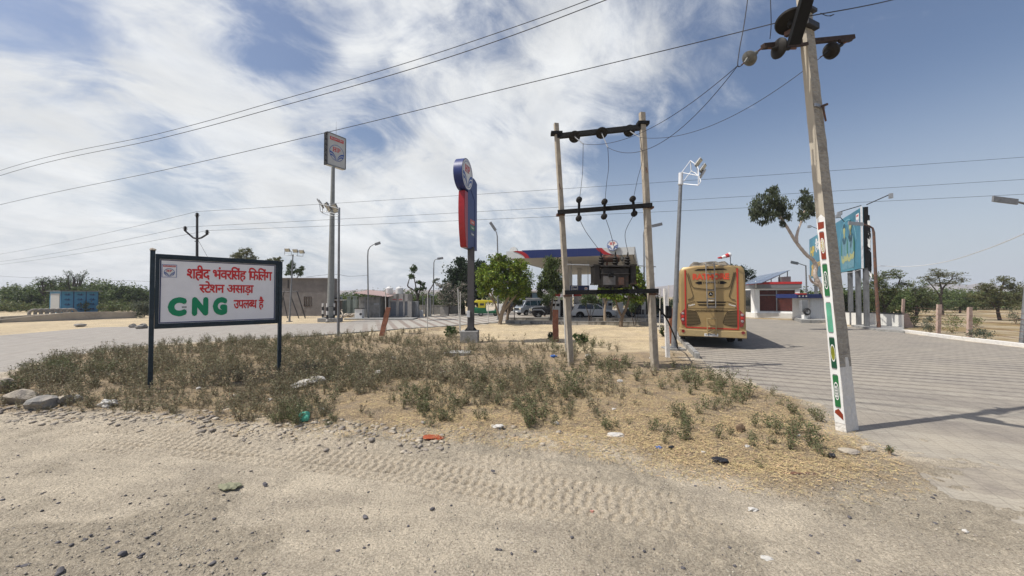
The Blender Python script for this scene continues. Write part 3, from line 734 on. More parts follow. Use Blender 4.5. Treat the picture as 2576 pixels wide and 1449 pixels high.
street_lamp([(1253, 800), (1252, 640), (1251, 595), (1249, 585), (1245, 578)], 36, 'street lamp rising behind the bright green tree, its head turned up left', (1247, 580, 1233, 559))
street_lamp([(1622, 812), (1620, 640), (1619, 590), (1621, 578), (1630, 572), (1640, 568)], 34, 'curved street lamp behind the right pole of the transformer frame', (1640, 569, 1666, 563))
street_lamp([(2031, 796), (2028, 700), (2027, 668), (2022, 667), (2007, 662)], 37, 'street lamp with its arm pointing left between the kiosk and the big billboard', (2008, 663, 1989, 659))
street_lamp([(1643, 800), (1640, 740), (1639, 690)], 60, 'distant plain lamp post seen beside the right pole of the transformer frame', (1638, 690, 1646, 688), r0=.07)
street_lamp([(2571, 869), (2585, 700), (2600, 560), (2602, 530), (2590, 515), (2560, 508)], 17.3, 'grey street lamp cut off by the right edge, its arm reaching in over the field', (2560, 508, 2497, 500), r0=.10)
# right mast
def mast():
    Y = 15.8; b = P(1695, 880, Y); b.z = .1; top = P(1712, 440, Y)
    t = thing('floodlight_mast', 'galvanised mast left of the golden bus with a curved rack of three floodlights', 'floodlight mast', b)
    MB().tube([b, (b + top) / 2, P(1712, 466, Y)], [.105, .085, .07], 14).build('pole', 'galv_dull', t, world=True, smooth=True)
    MB().tube([P(1712, 466, Y), P(1712.5, 435, Y)], .085, 14).lathe([(.11, 0), (.11, .02)], P(1712, 464, Y), n=14).build('collar', 'steel_white', t, world=True, smooth=True)
    MB().box(b + Vector((0, 0, .02)), (.42, .42, .03)).build('base_plate', 'galv', t, world=True)
    k = MB(); A = P(1715, 434, Y); B_ = P(1715, 462, Y)
    up = [P(1737, 404, Y + .6), P(1752, 414, Y + .25), P(1760, 432, Y - .1), P(1765, 446, Y - .5)]
    lo = [P(1739, 430, Y + .6), P(1757, 439, Y + .25), P(1764, 450, Y - .1), P(1763, 464, Y - .5)]
    arc = [lo[0], P(1750, 436, Y + .4), P(1759, 445, Y + .1), P(1763, 456, Y - .2), P(1757, 466, Y - .5)]
    for q in (up[0], P(1757, 442, Y - .5)): k.tube([A, q], .018, 6)
    for q in (lo[0], arc[-1]): k.tube([B_, q], .018, 6)
    k.tube(arc, .02, 6); k.tube([up[0], P(1752, 415, Y), P(1757, 425, Y - .2), P(1757, 442, Y - .5)], .018, 6); k.tube([up[0], lo[0]], .024, 6); k.tube([P(1757, 442, Y - .5), arc[-1]], .02, 6); k.tube([P(1752, 417, Y), P(1756, 441, Y)], .018, 6)
    k.build('bracket', 'steel_white', t, world=True)
    for x, y, dd in ((1757, 409, (.45, -.7, -.55)), (1768, 423, (.55, -.6, -.5)), (1768, 437, (.75, -.3, -.5))):
        l = MB(); led_head(l, P(x, y, Y - .05), dd, (.35, 0, 1), .36, .22, .05); l.build('floodlight', ['galv_dull', 'lamp_glass'], t, world=True)
    tag(MB().box(b + Vector((.0, .05, -.06)), (.75, .75, .10)).build('plinth', 'concrete_grey', origin=b - Vector((0, 0, .1)), bevel=.02), 'square concrete slab under the galvanised mast', 'plinth')
mast()

# ---------------- totem price sign ----------------
M('totem_blue', (.018, .034, .15), .4, var=.08, scale=3); M('totem_red', (.30, .012, .015), .3, var=.1); M('post_brown', (.085, .078, .078), .5, .2, var=.12)
M('tot_green', (.05, .17, .05), .4, var=.1); M('tot_orange', (.55, .10, .04), .4, var=.1)
def totem():
    Y = 18.2; b = P(1183, 860, Y); b.z = 0; phi = R(76); Rz = Matrix.Rotation(phi, 3, 'Z')
    t = thing('totem_sign', 'blue and red fuel totem with a round emblem on top, standing on a brown post', 'totem sign', b)
    zt = lambda y: HC + (745 - y) / F * Y
    MB().box((-.02, 0, .27), (.82, .82, .62)).build('footing', 'concrete_grey', t, bevel=.02)
    p = MB(); zb, ze = .58, zt(622)
    for s in (-1, 1): p.box((.03, s * .13, (zb + ze) / 2), (.30, .05, ze - zb), 0)
    p.box((.03, 0, (zb + ze) / 2), (.20, .22, ze - zb), 0); p.build('post', 'post_brown', t, bevel=.006)
    g = MB(); g.box((.02, 0, .60), (.52, .52, .03))
    for a in (0, 90, 180, 270):
        r_ = Matrix.Rotation(R(a), 3, 'Z')
        for q in (-.1, .1):
            c = r_ @ Vector((.2, q, .0)); g.add([Vector((.02, 0, .615)) + r_ @ Vector(v) for v in ((.13, q - .01, 0), (.27, q - .01, 0), (.13, q - .01, .16), (.13, q + .01, 0), (.27, q + .01, 0), (.13, q + .01, .16))], [(0, 1, 2), (3, 5, 4), (0, 3, 4, 1), (1, 4, 5, 2), (0, 2, 5, 3)])
    g.build('base_plate', 'dark_steel', t)
    MB().box((-.06, -.22, 1.36), (.14, .12, .3)).build('junction_box', 'steel_white', t, bevel=.01)
    # body: local frame u along depth, v up, w toward the right-hand viewer
    T = .30; u0 = -1.02; o = Vector((-.05, -.05, 0))
    frm = lambda u, v, w: o + Rz @ Vector((u, -w, v))
    z0, z1 = zt(628), zt(447)
    body = [(-.60, z0 + .02), (.66, z0 - .0), (.66, z1 - .12)] + bez((.66, z1 - .12), (.4, z1 + .03), (.12, z1 + .02), 8) + bez((.12, z1 + .02), (-.25, z1 - .02), (-.60, z1 - .60), 8)
    bm_ = MB().prism(body, -T / 2, T / 2, frm); bo = bm_.build('panel', 'totem_blue', t)
    red = bez((-.98, zt(492)), (-1.15, (z0 + z1) / 2 - .3), (-.80, z0 + .08), 10) + [(-.76, z0 + .03), (-.60, z0 + .01)] + [(-.60, zt(492))]
    MB().prism(red, -T / 2 - .004, T / 2 + .004, frm).build('red_panel', 'totem_red', t, bevel=.02)
    rd = MB(); c = (-.80, zt(452)); R0 = .71
    rd.prism(circle(c[0], c[1], R0, n=36), -T / 2 - .05, T / 2 + .05, frm, 0); ro = rd.build('roundel', 'totem_blue', t, smooth=True)
    e = MB(); e.flat(circle(c[0], c[1], R0 * .94, n=36), T / 2 + .054, frm, 2); hp_logo(e, frm, c[0], c[1], R0 * .84, T / 2 + .058, 0, 1, 2, disc=False, ring=.02); e.build('emblem', ['logo_blue', 'logo_red', 'white_paint'], ro)
    l = MB(); w = T / 2 + .006
    for i, (y, txt, mm) in enumerate(((560, 'turbo', 0), (574, 'Petrol', 1), (590, 'Diesel', 2))):
        va, vb = zt(y + 6), zt(y - 6); l.flat([(-.30, va), (.34, va), (.34, vb), (-.30, vb)], w, frm, mm)
        l.tri(fit(text2d(txt, .03), -.14, .18, va + .07, vb - .06), frm, w + .005, m=3)
    l.build('price_panel', ['tot_orange', 'tot_green', 'navy', 'white_paint'], bo)
    s_ = MB()
    for a, c_ in (((-.45, zt(470)), (.30, zt(502))), ((.30, zt(502)), (.30, z0 + .1))): s_.bar(frm(a[0], a[1], w), frm(c_[0], c_[1], w), .02, .01, 0)
    s_.build('panel_seam', 'navy', bo)
totem()

# ---------------- H-frame with transformer ----------------
M('pole_conc', (.37, .325, .26), .9, var=.2, scale=7, bump=1.0, bscale=28, col2=(.26, .225, .18), fac=.40, stretch=(1, 1, .6))
def psc_pole(t, b, top, w, d, yaw, name='pole', mat='pole_conc', tw=.8):
    Rz = Matrix.Rotation(yaw, 3, 'Z'); n = 22; m = MB(); r_ = random.Random(3); o = 0
    sec = [(-.5, -.5), (-.46, -.54), (.46, -.54), (.5, -.5), (.5, .5), (-.5, .5)]
    ln = len(sec)
    for i in range(n + 1):
        q = i / n; c = lerp(b, top, q); s = lerp(1, tw, q)
        for u, v in sec: m.v.append(c + Rz @ Vector((u * w * s + r_.uniform(-.004, .004), v * d * s + r_.uniform(-.004, .004), 0)))
    for i in range(n):
        for k in range(ln): m.f.append([i * ln + k, i * ln + (k + 1) % ln, (i + 1) * ln + (k + 1) % ln, (i + 1) * ln + k]); m.m.append(0)
    m.f.append([n * ln + k for k in range(ln)]); m.m.append(0)
    return m.build(name, mat, t, world=True)
def insul_disc(mb, c, ax, r=.13, m=0):
    ax = Vector(ax).normalized()
    mb.lathe([(.02, -.16), (.035, -.14), (.045, -.05), (.06, -.03), (r, .0), (r * 1.02, .02), (r * .8, .035), (.05, .045), (.03, .10), (.015, .12)], c, ax, 16, m)
def hframe():
    Yl, Yr = 12.03, 11.39; bl = P(1437, 922, Yl); br = P(1648, 933, Yr); bl.z = br.z = -.1
    tl, tr = P(1399, 311, Yl), P(1615, 284, Yr)
    t = thing('pole_frame', 'H-shaped frame of two rough concrete poles joined by black steel channels', 'pole frame', (bl + br) / 2 + Vector((0, 0, .1)))
    psc_pole(t, bl, tl, .165, .14, R(14)); psc_pole(t, br, tr, .19, .15, R(14))
    rp = lambda q, y: P(0, 0, 1) if 0 else None
    def chan(x0, y0, x1, y1, h, name='cross_channel', off=-.14, tk=.09):
        a, c = P(x0, y0, Yl + off), P(x1, y1, Yr + off); m = MB(); m.bar(a, c, tk, h, up=(0, 0, 1)); return m.build(name, 'black', t, world=True, bevel=.004)
    chan(1400, 343, 1618, 320, .15, off=.0, tk=.12); chan(1403, 534, 1641, 516, .13)
    for x, y, Y in ((1400, 336, Yl), (1617, 311, Yr)): MB().box(P(x, y, Y), (.42 * Y / 12 * .85, .22, .09)).build('clamp', 'black', t, world=True)
    for x, y, Y in ((1410, 541, Yl), (1631, 523, Yr), (1428, 744, Yl), (1642, 740, Yr)): MB().box(P(x, y, Y), (.26, .22, .06)).build('clamp', 'rust', t, world=True)
    for off in (-.16, .16):
        a, c = P(1421, 736, Yl + off), P(1657, 731.5, Yr + off); MB().bar(a, c, .06, .13).build('platform_beam', 'black', t, world=True)
    # small climbing pins
    for x, y, Y in ((1407, 462, Yl), (1625, 420, Yr)): MB().bar(P(x, y, Y - .1), P(x + 3, y + 14, Y - .12), .02).build('pin', 'rust', t, world=True)
    jm = []
    for (x, y), (xe, ye) in zip(((1443, 342), (1512, 331), (1580, 327)), ((1467, 362), (1529, 371), (1611, 346))):
        a = P(x, y, 11.65); m = MB(); d = (P(xe, ye, 10.6) - a).normalized(); insul_disc(m, a + d * .12, d, .175)
        m.bar(a - d * .05, a + d * .1, .04); o = tag(m.build('insulator', 'ceramic', origin=a, smooth=True), 'dark disc insulator hanging from the top channel, %s of three' % {1443: 'leftmost', 1512: 'middle', 1580: 'rightmost'}[x], 'insulator', 'disc insulators on the top channel')
        g = MB(); g.tube([a + d * .2, P(xe, ye, 10.6)], .016, 6); g.build('grip', 'galv', o, world=True)
        jm.append(P(xe, ye, 10.6))
    fz = []
    for k, (x, y0, y1) in enumerate(((1457, 502, 549), (1521, 507, 544), (1595, 500, 537))):
        xx = x; c0, c1 = P(xx - (3 if k == 2 else 0), y0, 11.45), P(xx + (1 if k == 2 else -1), y1, 11.45)
        f = thing('fuse', 'black fuse switch with two ribbed insulators on the lower channel, %s of three' % ('left', 'middle', 'right')[k], 'fuse switch', (c0 + c1) / 2, group='fuse switches on the lower channel')
        MB().bar(c0, c1, .07, .05).build('bar', 'black', f, world=True)
        for c in (c0, c1): MB().lathe([(.03, -.1), (.085, -.08), (.05, -.05), (.09, -.02), (.05, .01), (.085, .04), (.03, .07)], c, (0, -1, .1), 14).build('insulator', 'ceramic', f, world=True, smooth=True)
        fz.append((c0 + Vector((0, -.05, 0)), c1 + Vector((0, -.05, 0))))
    # transformer
    M('tank_grey', (.038, .034, .031), .7, .1, var=.4, scale=5, col2=(.085, .045, .028), fac=.38, bump=.3, spec=.25); M('tank_pale', (.14, .135, .13), .6, var=.3, scale=6, col2=(.12, .07, .05), fac=.4)
    Y = 11.65; k = Y / F; c = P(1542, 725, Y); c.z += .02
    tr_ = thing('transformer', 'rusty dark oil transformer with three bushings and a top drum, sitting on platform beams', 'transformer', c)
    w = lambda px: px * k
    zb = .0
    tank = MB().box((0, 0, w(48) / 2), (w(66), .55, w(46)), 0).box((0, 0, w(52)), (w(72), .62, .05), 0).box((0, 0, w(33)), (w(72), .6, .03), 0)
    tank.build('tank', 'tank_grey', tr_, bevel=.01)
    MB().box((-w(15), -.284, w(17)), (w(30), .012, w(22))).build('plate_left', 'tank_pale', tr_, bevel=.003)
    MB().box((w(14), -.284, w(15)), (w(14), .012, w(18))).build('plate_right', 'rust', tr_, bevel=.003)
    MB().box((-w(12), -.33, w(30)), (w(12), .1, w(10))).build('valve_box', 'black', tr_, bevel=.01)
    for s in (-1, 1):
        rd = MB()
        for q in range(5): rd.box((s * w(45), -.24 + .12 * q, w(32)), (w(13), .03, w(42)))
        rd.box((s * w(45), 0, w(55)), (w(17), .56, .05)).box((s * w(45), 0, w(9)), (w(17), .56, .05))
        rd.tube([(s * w(33), 0, w(50)), (s * w(45), 0, w(50))], .05, 8).tube([(s * w(33), 0, w(13)), (s * w(45), 0, w(13))], .05, 8)
        rd.build('radiator', 'tank_grey', tr_, bevel=.004)
    dm = MB().lathe([(.11, -w(20)), (w(9.5), -w(20)), (w(9.5), w(20)), (.11, w(20))], (-w(4), .05, w(74)), (1, 0, 0), 20)
    dm.bar((-w(14), .05, w(52)), (-w(14), .05, w(68)), .05).bar((w(8), .05, w(52)), (w(8), .05, w(68)), .05)
    dm.build('oil_drum', 'rust', tr_, smooth=True)
    MB().tube([(w(24), 0, w(80)), (w(24), 0, w(66))], .035, 10).tube([(w(24), 0, w(76)), (w(24), 0, w(70))], .065, 10).tube([(w(15), 0, w(81)), (w(24), 0, w(81))], .02, 6).build('breather', 'ceramic_pale', tr_, smooth=True)
    bt = []
    for x in (-31, 3, 32):
        px = Vector((w(x), -.12, w(53))); d = Vector((.06 * (x + 0) / 30, -.1, 1)).normalized()
        MB().lathe([(.07, 0), (.10, .02), (.06, .06), (.105, .10), (.06, .14), (.095, .18), (.05, .22), (.08, .25), (.03, .30), (.015, .42)], px, d, 14).build('bushing', 'ceramic', tr_, smooth=True)
        bt.append(c + px + d * .42)
    for s in (-12, 12): MB().box((w(s), 0, .0), (.07, .62, .06)).build('skid', 'black', tr_)
    return jm, fz, bt, (bl, tl, br, tr)
JM, FZ, BT, HP_ = hframe()
def curve3(pts, n=14):
    out = []
    P_ = [pts[0]] + list(pts) + [pts[-1]]
    for i in range(1, len(P_) - 2):
        for k in range(n):
            t = k / n; a, b, c, d = P_[i - 1], P_[i], P_[i + 1], P_[i + 2]
            out.append(.5 * ((2 * b) + (c - a) * t + (2 * a - 5 * b + 4 * c - d) * t * t + (-a + 3 * b - 3 * c + d) * t ** 3))
    return out + [pts[-1]]
def wire(label, pts, r, name='wire', cat='wire', group=None, mat='wire', smooth_path=True):
    q = curve3([Vector(p) for p in pts]) if smooth_path and len(pts) > 2 else [Vector(p) for p in pts]
    return tag(MB().tube(q, r, 5).build(name, mat, origin=q[0]), label, cat, group)
def sagw(label, a, b, sag, r, **k):
    a, b = Vector(a), Vector(b); q = [lerp(a, b, i / 40) - Vector((0, 0, 4 * sag * (i / 40) * (1 - i / 40))) for i in range(41)]
    return wire(label, q, r, smooth_path=False, **k)
nm = ('left', 'middle', 'right')
dn1 = [[(1466, 420, 11.2), (1464, 450, 11.3)], [(1531, 420, 11.2), (1526, 460, 11.3)], [(1616, 400, 11.2), (1604, 450, 11.3)]]
for k in range(3):
    wire('thin %s jumper wire from top insulator down to the fuse switch' % nm[k], [JM[k]] + [P(*q) for q in dn1[k]] + [FZ[k][0]], .007, group='jumper wires inside the pole frame')
    mid = [(1474, 583, 11.45), (1534, 580, 11.45), (1573, 585, 11.45)][k]
    wire('thin %s drop wire from fuse switch to transformer bushing' % nm[k], [FZ[k][1], P(*mid), BT[k]], .008, group='drop wires down to the transformer')
cb = P(1600, 715, 11.7)
wire('thick black cable drooping from the transformer to the white post and down the mast', [P(1592, 716, 11.5), P(1626, 745, 11.7), P(1656, 775, 12.2), P(1675, 799, 12.4), P(1690, 830, 14.5), P(1702, 860, 15.3), P(1704, 876, 15.5)], .028, name='power_cable', cat='cable', mat='black')
for k, (xa, ya, xb, yb) in enumerate(((1425, 665, 1483, 667), (1600, 668, 1650, 671))):
    wire('rope of twisted wire tying the transformer to the %s pole' % ('left', 'right')[k], [P(xa, ya, 12 if k == 0 else 11.6), P(xb, yb, 11.65 if k == 0 else 11.4)], .016, name='tie_wire', cat='wire', mat='galv', smooth_path=False)
# ---------------- big leaning roadside pole ----------------
M('pole_face', (.43, .385, .31), .85, var=.12, scale=5, bump=.25, bscale=40, stretch=(3, 3, .5), col2=(.36, .31, .24), fac=.35)
M('pole_rough', (.35, .32, .27), .95, var=.25, scale=11, bump=1.6, bscale=16, col2=(.25, .225, .19), fac=.42, stretch=(.7, 1, 2.2))
M('whitewash', (.66, .64, .60), .9, var=.12, scale=9, bump=.8, bscale=25, col2=(.34, .30, .26), fac=.30)
M('can_red', (.22, .035, .015), .5, var=.2); M('can_green', (.02, .14, .045), .5, var=.2); M('can_pale', (.10, .33, .22), .5, var=.25); M('can_olive', (.20, .21, .02), .5, var=.3); M('can_dkgreen', (.01, .07, .035), .5, var=.2)
M('gold', (.42, .33, .12), .5, var=.2)
M('old_iron', (.05, .035, .03), .75, var=.35, scale=14, bump=.2, spec=.2)
def big_pole():
    b = Vector((5.37, 6.22, 0)); th = R(25); ux = Vector((math.cos(th), math.sin(th), 0)); uy = Vector((-math.sin(th), math.cos(th), 0))
    wf, wl = .37, .15; H = 9.4; lean = Vector((-.69, .11, H))       # leans to the left
    t = thing('utility_pole', 'tall leaning concrete electric pole with a strip poster, standing at the edge of the pavers', 'electric pole', b)
    n = 60; r_ = random.Random(5); m = MB(); k = 7
    for i in range(n + 1):
        q = i / n; c = b + lean * q - Vector((0, 0, .05)); s = 1 - .46 * q
        pts = [(0, 0)] + [(j / 4, 0) for j in (1, 2, 3)] + [(1, 0), (1, 1), (0, 1)]
        for j, (u, v) in enumerate(pts):
            off = r_.uniform(-.012, .010) if j in (1, 2, 3) else r_.uniform(-.004, .003)
            m.v.append(c + ux * (u * wf * s + (r_.uniform(-.006, .006) if j in (4, 5) else 0)) + uy * (v * wl * s + off))
    for i in range(n):
        for j in range(k):
            m.f.append([i * k + j, i * k + (j + 1) % k, (i + 1) * k + (j + 1) % k, (i + 1) * k + j])
            mm = 1 if j < 4 else 0
            if i / n * H < .95 + (.15 if j == 2 else 0): mm = 2
            m.m.append(mm)
    m.f.append([n * k + j for j in range(k)]); m.m.append(0)
    m.build('shaft', ['pole_face', 'pole_rough', 'whitewash'], t, world=True)
    # poster on the left face: frame u from back edge to front edge, v up along the pole
    up = lean / H
    def frm(u, v, w): # u 0..1 across the left face seen left to right
        s = 1 - .46 * (v / H); return b + up * v - ux * (.006 + w) + uy * wl * s * (1 - u)
    zt = lambda y: HC + (745 - y) / F * 6.25
    v0, v1 = zt(1064), zt(546)
    ps = MB(); N_ = 30; e = [(r_.uniform(-.02, .03), r_.uniform(.97, 1.02)) for _ in range(N_ + 1)]
    for i in range(N_):
        a, c = lerp(v0, v1, i / N_), lerp(v0, v1, (i + 1) / N_)
        ps.flat([(.02 + e[i][0], a), (e[i][1] - .02, a), (e[i + 1][1] - .02, c), (.02 + e[i + 1][0], c)], .001, frm)
    ps.flat([(.1, v1), (.98, v1), (.6, v1 + .06)], .002, frm)
    po = ps.build('poster', 'white_paint', t, world=True)
    def can(ya, yb, mat, lab, cap=.06, u0=.2, u1=.74, txt=True, top=None):
        a, c = zt(yb), zt(ya); h = c - a; m = MB()
        body = [(u0 + .06, a), (u1 - .06, a), (u1, a + h * .05), (u1, c - h * .05), (u1 - .08, c), (u0 + .08, c), (u0, c - h * .05), (u0, a + h * .05)]
        m.flat(body, .004, frm, 0)
        m.flat([(u0 + .08, c - h * .03), (u1 - .08, c - h * .03), (u1 - .10, c), (u0 + .10, c)], .006, frm, 3)
        m.flat([(u0 + .08, a), (u1 - .08, a), (u1 - .05, a + h * .03), (u0 + .05, a + h * .03)], .006, frm, 3)
        mid = (u0 + u1) / 2
        if lab:
            m.flat(circle(mid, a + h * .5, (u1 - u0) * .44, h * .27, 20), .006, frm, 1); m.flat(circle(mid, a + h * .5, (u1 - u0) * .36, h * .23, 20), .008, frm, 2)
        if txt:
            rot = lambda vs: [(mid + (-y) * 1.0, a + h * .5 + x) for x, y in vs]
            vs, fs = fit(text2d(txt, .02), -h * .18, h * .18, -.13, .13)
            m.tri((rot(vs), fs), frm, .010, m=1)
        return m, po
    # order on the poster top to bottom
    for ya, yb, mat, l2, tx, lab in ((580, 653, 'can_red', 'gold', 'Gold', True), (662, 747, 'can_green', 'can_dkgreen', 'Tuborg', True), (760, 838, 'can_pale', 'can_green', '', False),
                                     (848, 929, 'can_dkgreen', 'can_olive', '', True), (942, 1026, 'can_green', 'can_dkgreen', 'BEER', True)):
        m, p_ = can(ya, yb, mat, lab, txt=tx)
        m.build('can_picture', [mat, 'white_paint', l2, 'galv'], p_, world=True)
    m = MB(); m.flat([(.1, zt(1040)), (.85, zt(1055)), (.85, zt(1040)), (.5, zt(1028)), (.15, zt(1034))], .004, frm); m.build('red_emblem', 'can_red', po, world=True); m = MB(); m.flat([(.12, zt(575)), (.8, zt(572)), (.85, zt(556)), (.15, zt(556))], .004, frm)
    m.build('red_emblem', 'can_red', po, world=True)
    # strap marks and step bolt
    def on(v, f=.5, out=.02): s = 1 - .46 * v / H; return b + up * v + ux * wf * s * f - uy * out
    MB().bar(on(5.35, -.02), on(5.36, 1.02), .02, .05).build('strap', 'galv', t, world=True)
    MB().bar(on(5.35, .6, .05), on(5.1, .75, .05), .02).bar(on(5.35, .6, .0), on(5.35, .6, .12), .03).build('step_bolt', 'rust', t, world=True)
    # cross arms
    q = lambda x, y, Y: P(x, y, Y)
    ca, cb_ = q(1919, 117, 6.15), q(2146, 94, 6.75)
    MB().bar(ca, cb_, .075, .075).build('cross_arm', 'old_iron', t, world=True, bevel=.004)
    MB().bar(q(2112, 104, 6.6), q(2140, 101, 6.7), .05, .05).build('cross_brace', 'old_iron', t, world=True); MB().bar(q(1944, 124, 6.2), q(2032, 110, 6.3), .03, .05).build('cross_brace', 'old_iron', t, world=True)
    MB().bar(q(1996, 112, 6.0), q(2046, -60, 5.5), .17, .10).build('bracket_arm', 'black', t, world=True, bevel=.006)
    MB().bar(q(1990, 68, 6.05), q(2010, 92, 6.1), .07, .05).bar(q(1976, 88, 6.1), q(1994, 78, 6.0), .07).build('pin_bracket', 'rust', t, world=True)
    MB().box(b + up * 6.72 + ux * .1 + uy * .05, (.32, .26, .10), rot=Matrix.Rotation(th, 3, 'Z')).box(b + up * 7.0 + ux * .12 + uy * .05, (.29, .24, .06), rot=Matrix.Rotation(th, 3, 'Z')).build('clamp', 'dark_steel', t, world=True, bevel=.01)
    ins = []
    def disc(x0, y0, x1, y1, Y, label, r, pale=False, nm='insulator'):
        a, c = q(x0, y0, Y), q(x1, y1, Y - .05); d = (c - a).normalized(); Lh = (c - a).length
        o = thing('insulator', label, 'insulator', a, group='insulators on the leaning pole')
        m = MB(); m.lathe([(.012, 0), (.03, .0), (.035, Lh * .35), (.05, Lh * .45), (r, Lh * .52), (r * 1.03, Lh * .60), (r * .7, Lh * .70), (.04, Lh * .72), (.022, Lh * .9), (.01, Lh)], a, d, 24)
        m.build('disc', 'ceramic_pale' if pale else 'ceramic', o, world=True, smooth=True)
        MB().bar(a - d * .13, a + d * .02, .025).bar(c, c + d * .06, .018).build('fitting', 'rust', o, world=True)
        return c
    c1 = disc(1903, 132, 1872, 158, 6.1, 'pale bell-shaped insulator at the left end of the cross arm', .115, True)
    c2 = disc(1985, 122, 1940, 122, 6.2, 'dark disc insulator hanging just left of the pole shaft', .15)
    c3 = disc(2118, 112, 2070, 140, 6.65, 'dark bell-shaped insulator hanging at the right end of the cross arm', .135)
    m = MB(); c4 = q(1989, 52, 6.0); ax = Vector((.25, .38, .9)).normalized()
    m.lathe([(.03, -.14), (.05, -.10), (.05, -.06), (.20, -.05), (.215, -.02), (.20, .0), (.15, .012), (.14, .05), (.10, .06), (.09, .11), (.04, .14), (.02, .16)], c4, ax, 28)
    tag(m.build('insulator', 'ceramic', origin=c4, smooth=True), 'largest dark pin insulator standing on the bracket at the top left of the pole', 'insulator', 'insulators on the leaning pole')
    return t, c1, c2, c3, c4
BP, I1, I2, I3, I4 = big_pole()
ow = 'overhead wires crossing the sky'
# three main wires from upper right to the left edge
def pw(label, pix, r, **k):
    return wire(label, [P(*q) for q in pix], r, **k)
pw('upper one of the paired wires sweeping from the top edge to the left edge', [(-400, 580, 24), (0, 429, 17), (400, 336, 12.6), (700, 253, 10.4), (1000, 165, 8.9), (1250, 83, 7.9), (1480, 0, 7.2), (1800, -130, 6.4)], .0075, group=ow)
pw('lower one of the paired wires sweeping from the top edge to the left edge', [(-400, 590, 24), (0, 442, 17), (400, 349, 12.6), (700, 269, 10.4), (1000, 184, 8.9), (1250, 103, 7.9), (1524, 0, 7.1), (1800, -110, 6.5)], .0085, group=ow)
pw('lowest long overhead wire running from the pin insulator down to the left edge', [(-500, 640, 24), (0, 515, 18), (411, 428, 13.5), (822, 333, 10.6), (1288, 219, 8.4), (1700, 120, 7.0), (1975, 52, 6.05)], .008, group=ow)
pw('overhead wire leaving the top of the leaning pole toward the upper right', [(1982, 50, 5.95), (2065, 35, 6.2), (2160, 18, 6.6), (2252, -2, 7.0), (2400, -40, 7.6)], .009, group=ow)
pw('slack wire tail twisted off the pole to the right', [(2064, 33, 6.1), (2082, 40, 6.15), (2098, 36, 6.2), (2088, 41, 6.2)], .006)
pw('left loop wire rising from the left end insulator out of the top of the frame', [(1868, 163, 6.05), (1856, 165, 6.0), (1861, 120, 6.0), (1872, 60, 6.0), (1883, -20, 6.0), (1890, -90, 6.0)], .0075)
pw('right loop wire rising from the cross arm out of the top of the frame', [(1937, 98, 6.15), (1940, 60, 6.1), (1938, -10, 6.1), (1936, -90, 6.1)], .0065)
a = P(1857, 164, 6.05)
sagw('wire from the left end insulator to the left insulator of the pole frame', a, JM[0], .40, .006, group='service wires between the two pole structures')
sagw('wire from the left end insulator to the middle insulator of the pole frame', a, JM[1], .62, .006, group='service wires between the two pole structures')
sagw('wire from the right end insulator to the right insulator of the pole frame', I3, JM[2], .45, .006, group='service wires between the two pole structures')
# distant line on the steel pole
def steel_pole():
    Y = 31; b = P(495, 820, Y); b.z = 0; top = P(496, 545, Y)
    t = thing('steel_pole', 'dark steel electric pole with V-shaped arms showing above the signboard', 'electric pole', b)
    MB().tube([b, top], [.12, .08], 10).build('shaft', 'dark_steel', t, world=True, smooth=True)
    m = MB(); m.tube([P(465, 580, Y), P(486, 598, Y), P(496, 601, Y)], .07, 8).tube([P(523, 588, Y), P(507, 598, Y), P(496, 601, Y)], .07, 8).bar(P(490, 607, Y), P(496, 607, Y), .06); m.build('arms', 'dark_steel', t, world=True)
    for x, y in ((496, 543), (466, 577), (521, 586)):
        m = MB(); m.lathe([(.06, -.15), (.12, -.05), (.06, 0), (.18, .03), (.06, .1), (.15, .13), (.06, .18), (.12, .2), (.03, .26)], P(x, y, Y), n=12); m.build('insulator', 'ceramic', t, world=True, smooth=True)
    wire('stay wire slanting down right from the dark steel pole', [P(498, 603, Y), P(552, 700, 34)], .012)
steel_pole()
dl = 'distant power line on the steel pole'
for k, (xs, ys, yl, yr, lab) in enumerate(((496, 532, 638, 397, 'top'), (466, 571, 655, 455, 'middle'), (521, 580, 661, 495, 'bottom'))):
    s0 = P(xs, ys, 31)
    sagw('%s wire of the distant line left of the steel pole' % lab, s0, P(-60, yl + 10, 62), .35, .012, group=dl)
    sagw('%s wire of the distant line passing right behind the totem and poles' % lab, s0, P(2800, yr - 18, 24), .12, .011, group=dl)
pw('thin cable from the grey building over to the toilet block lamp', [(770, 697, 40), (838, 690, 34), (880, 695, 36), (926, 692, 37)], .012)
pw('faint low cable in front of the left thicket', [(-60, 690, 60), (60, 698, 56), (200, 703, 52), (382, 708, 48)], .014)
pw('white cable swooping from the rusty lamp pole up to the right edge', [(2198, 668, 26.0), (2290, 670, 25), (2380, 658, 23), (2480, 627, 20), (2576, 588, 17.5), (2680, 540, 15)], .022, mat='steel_white')

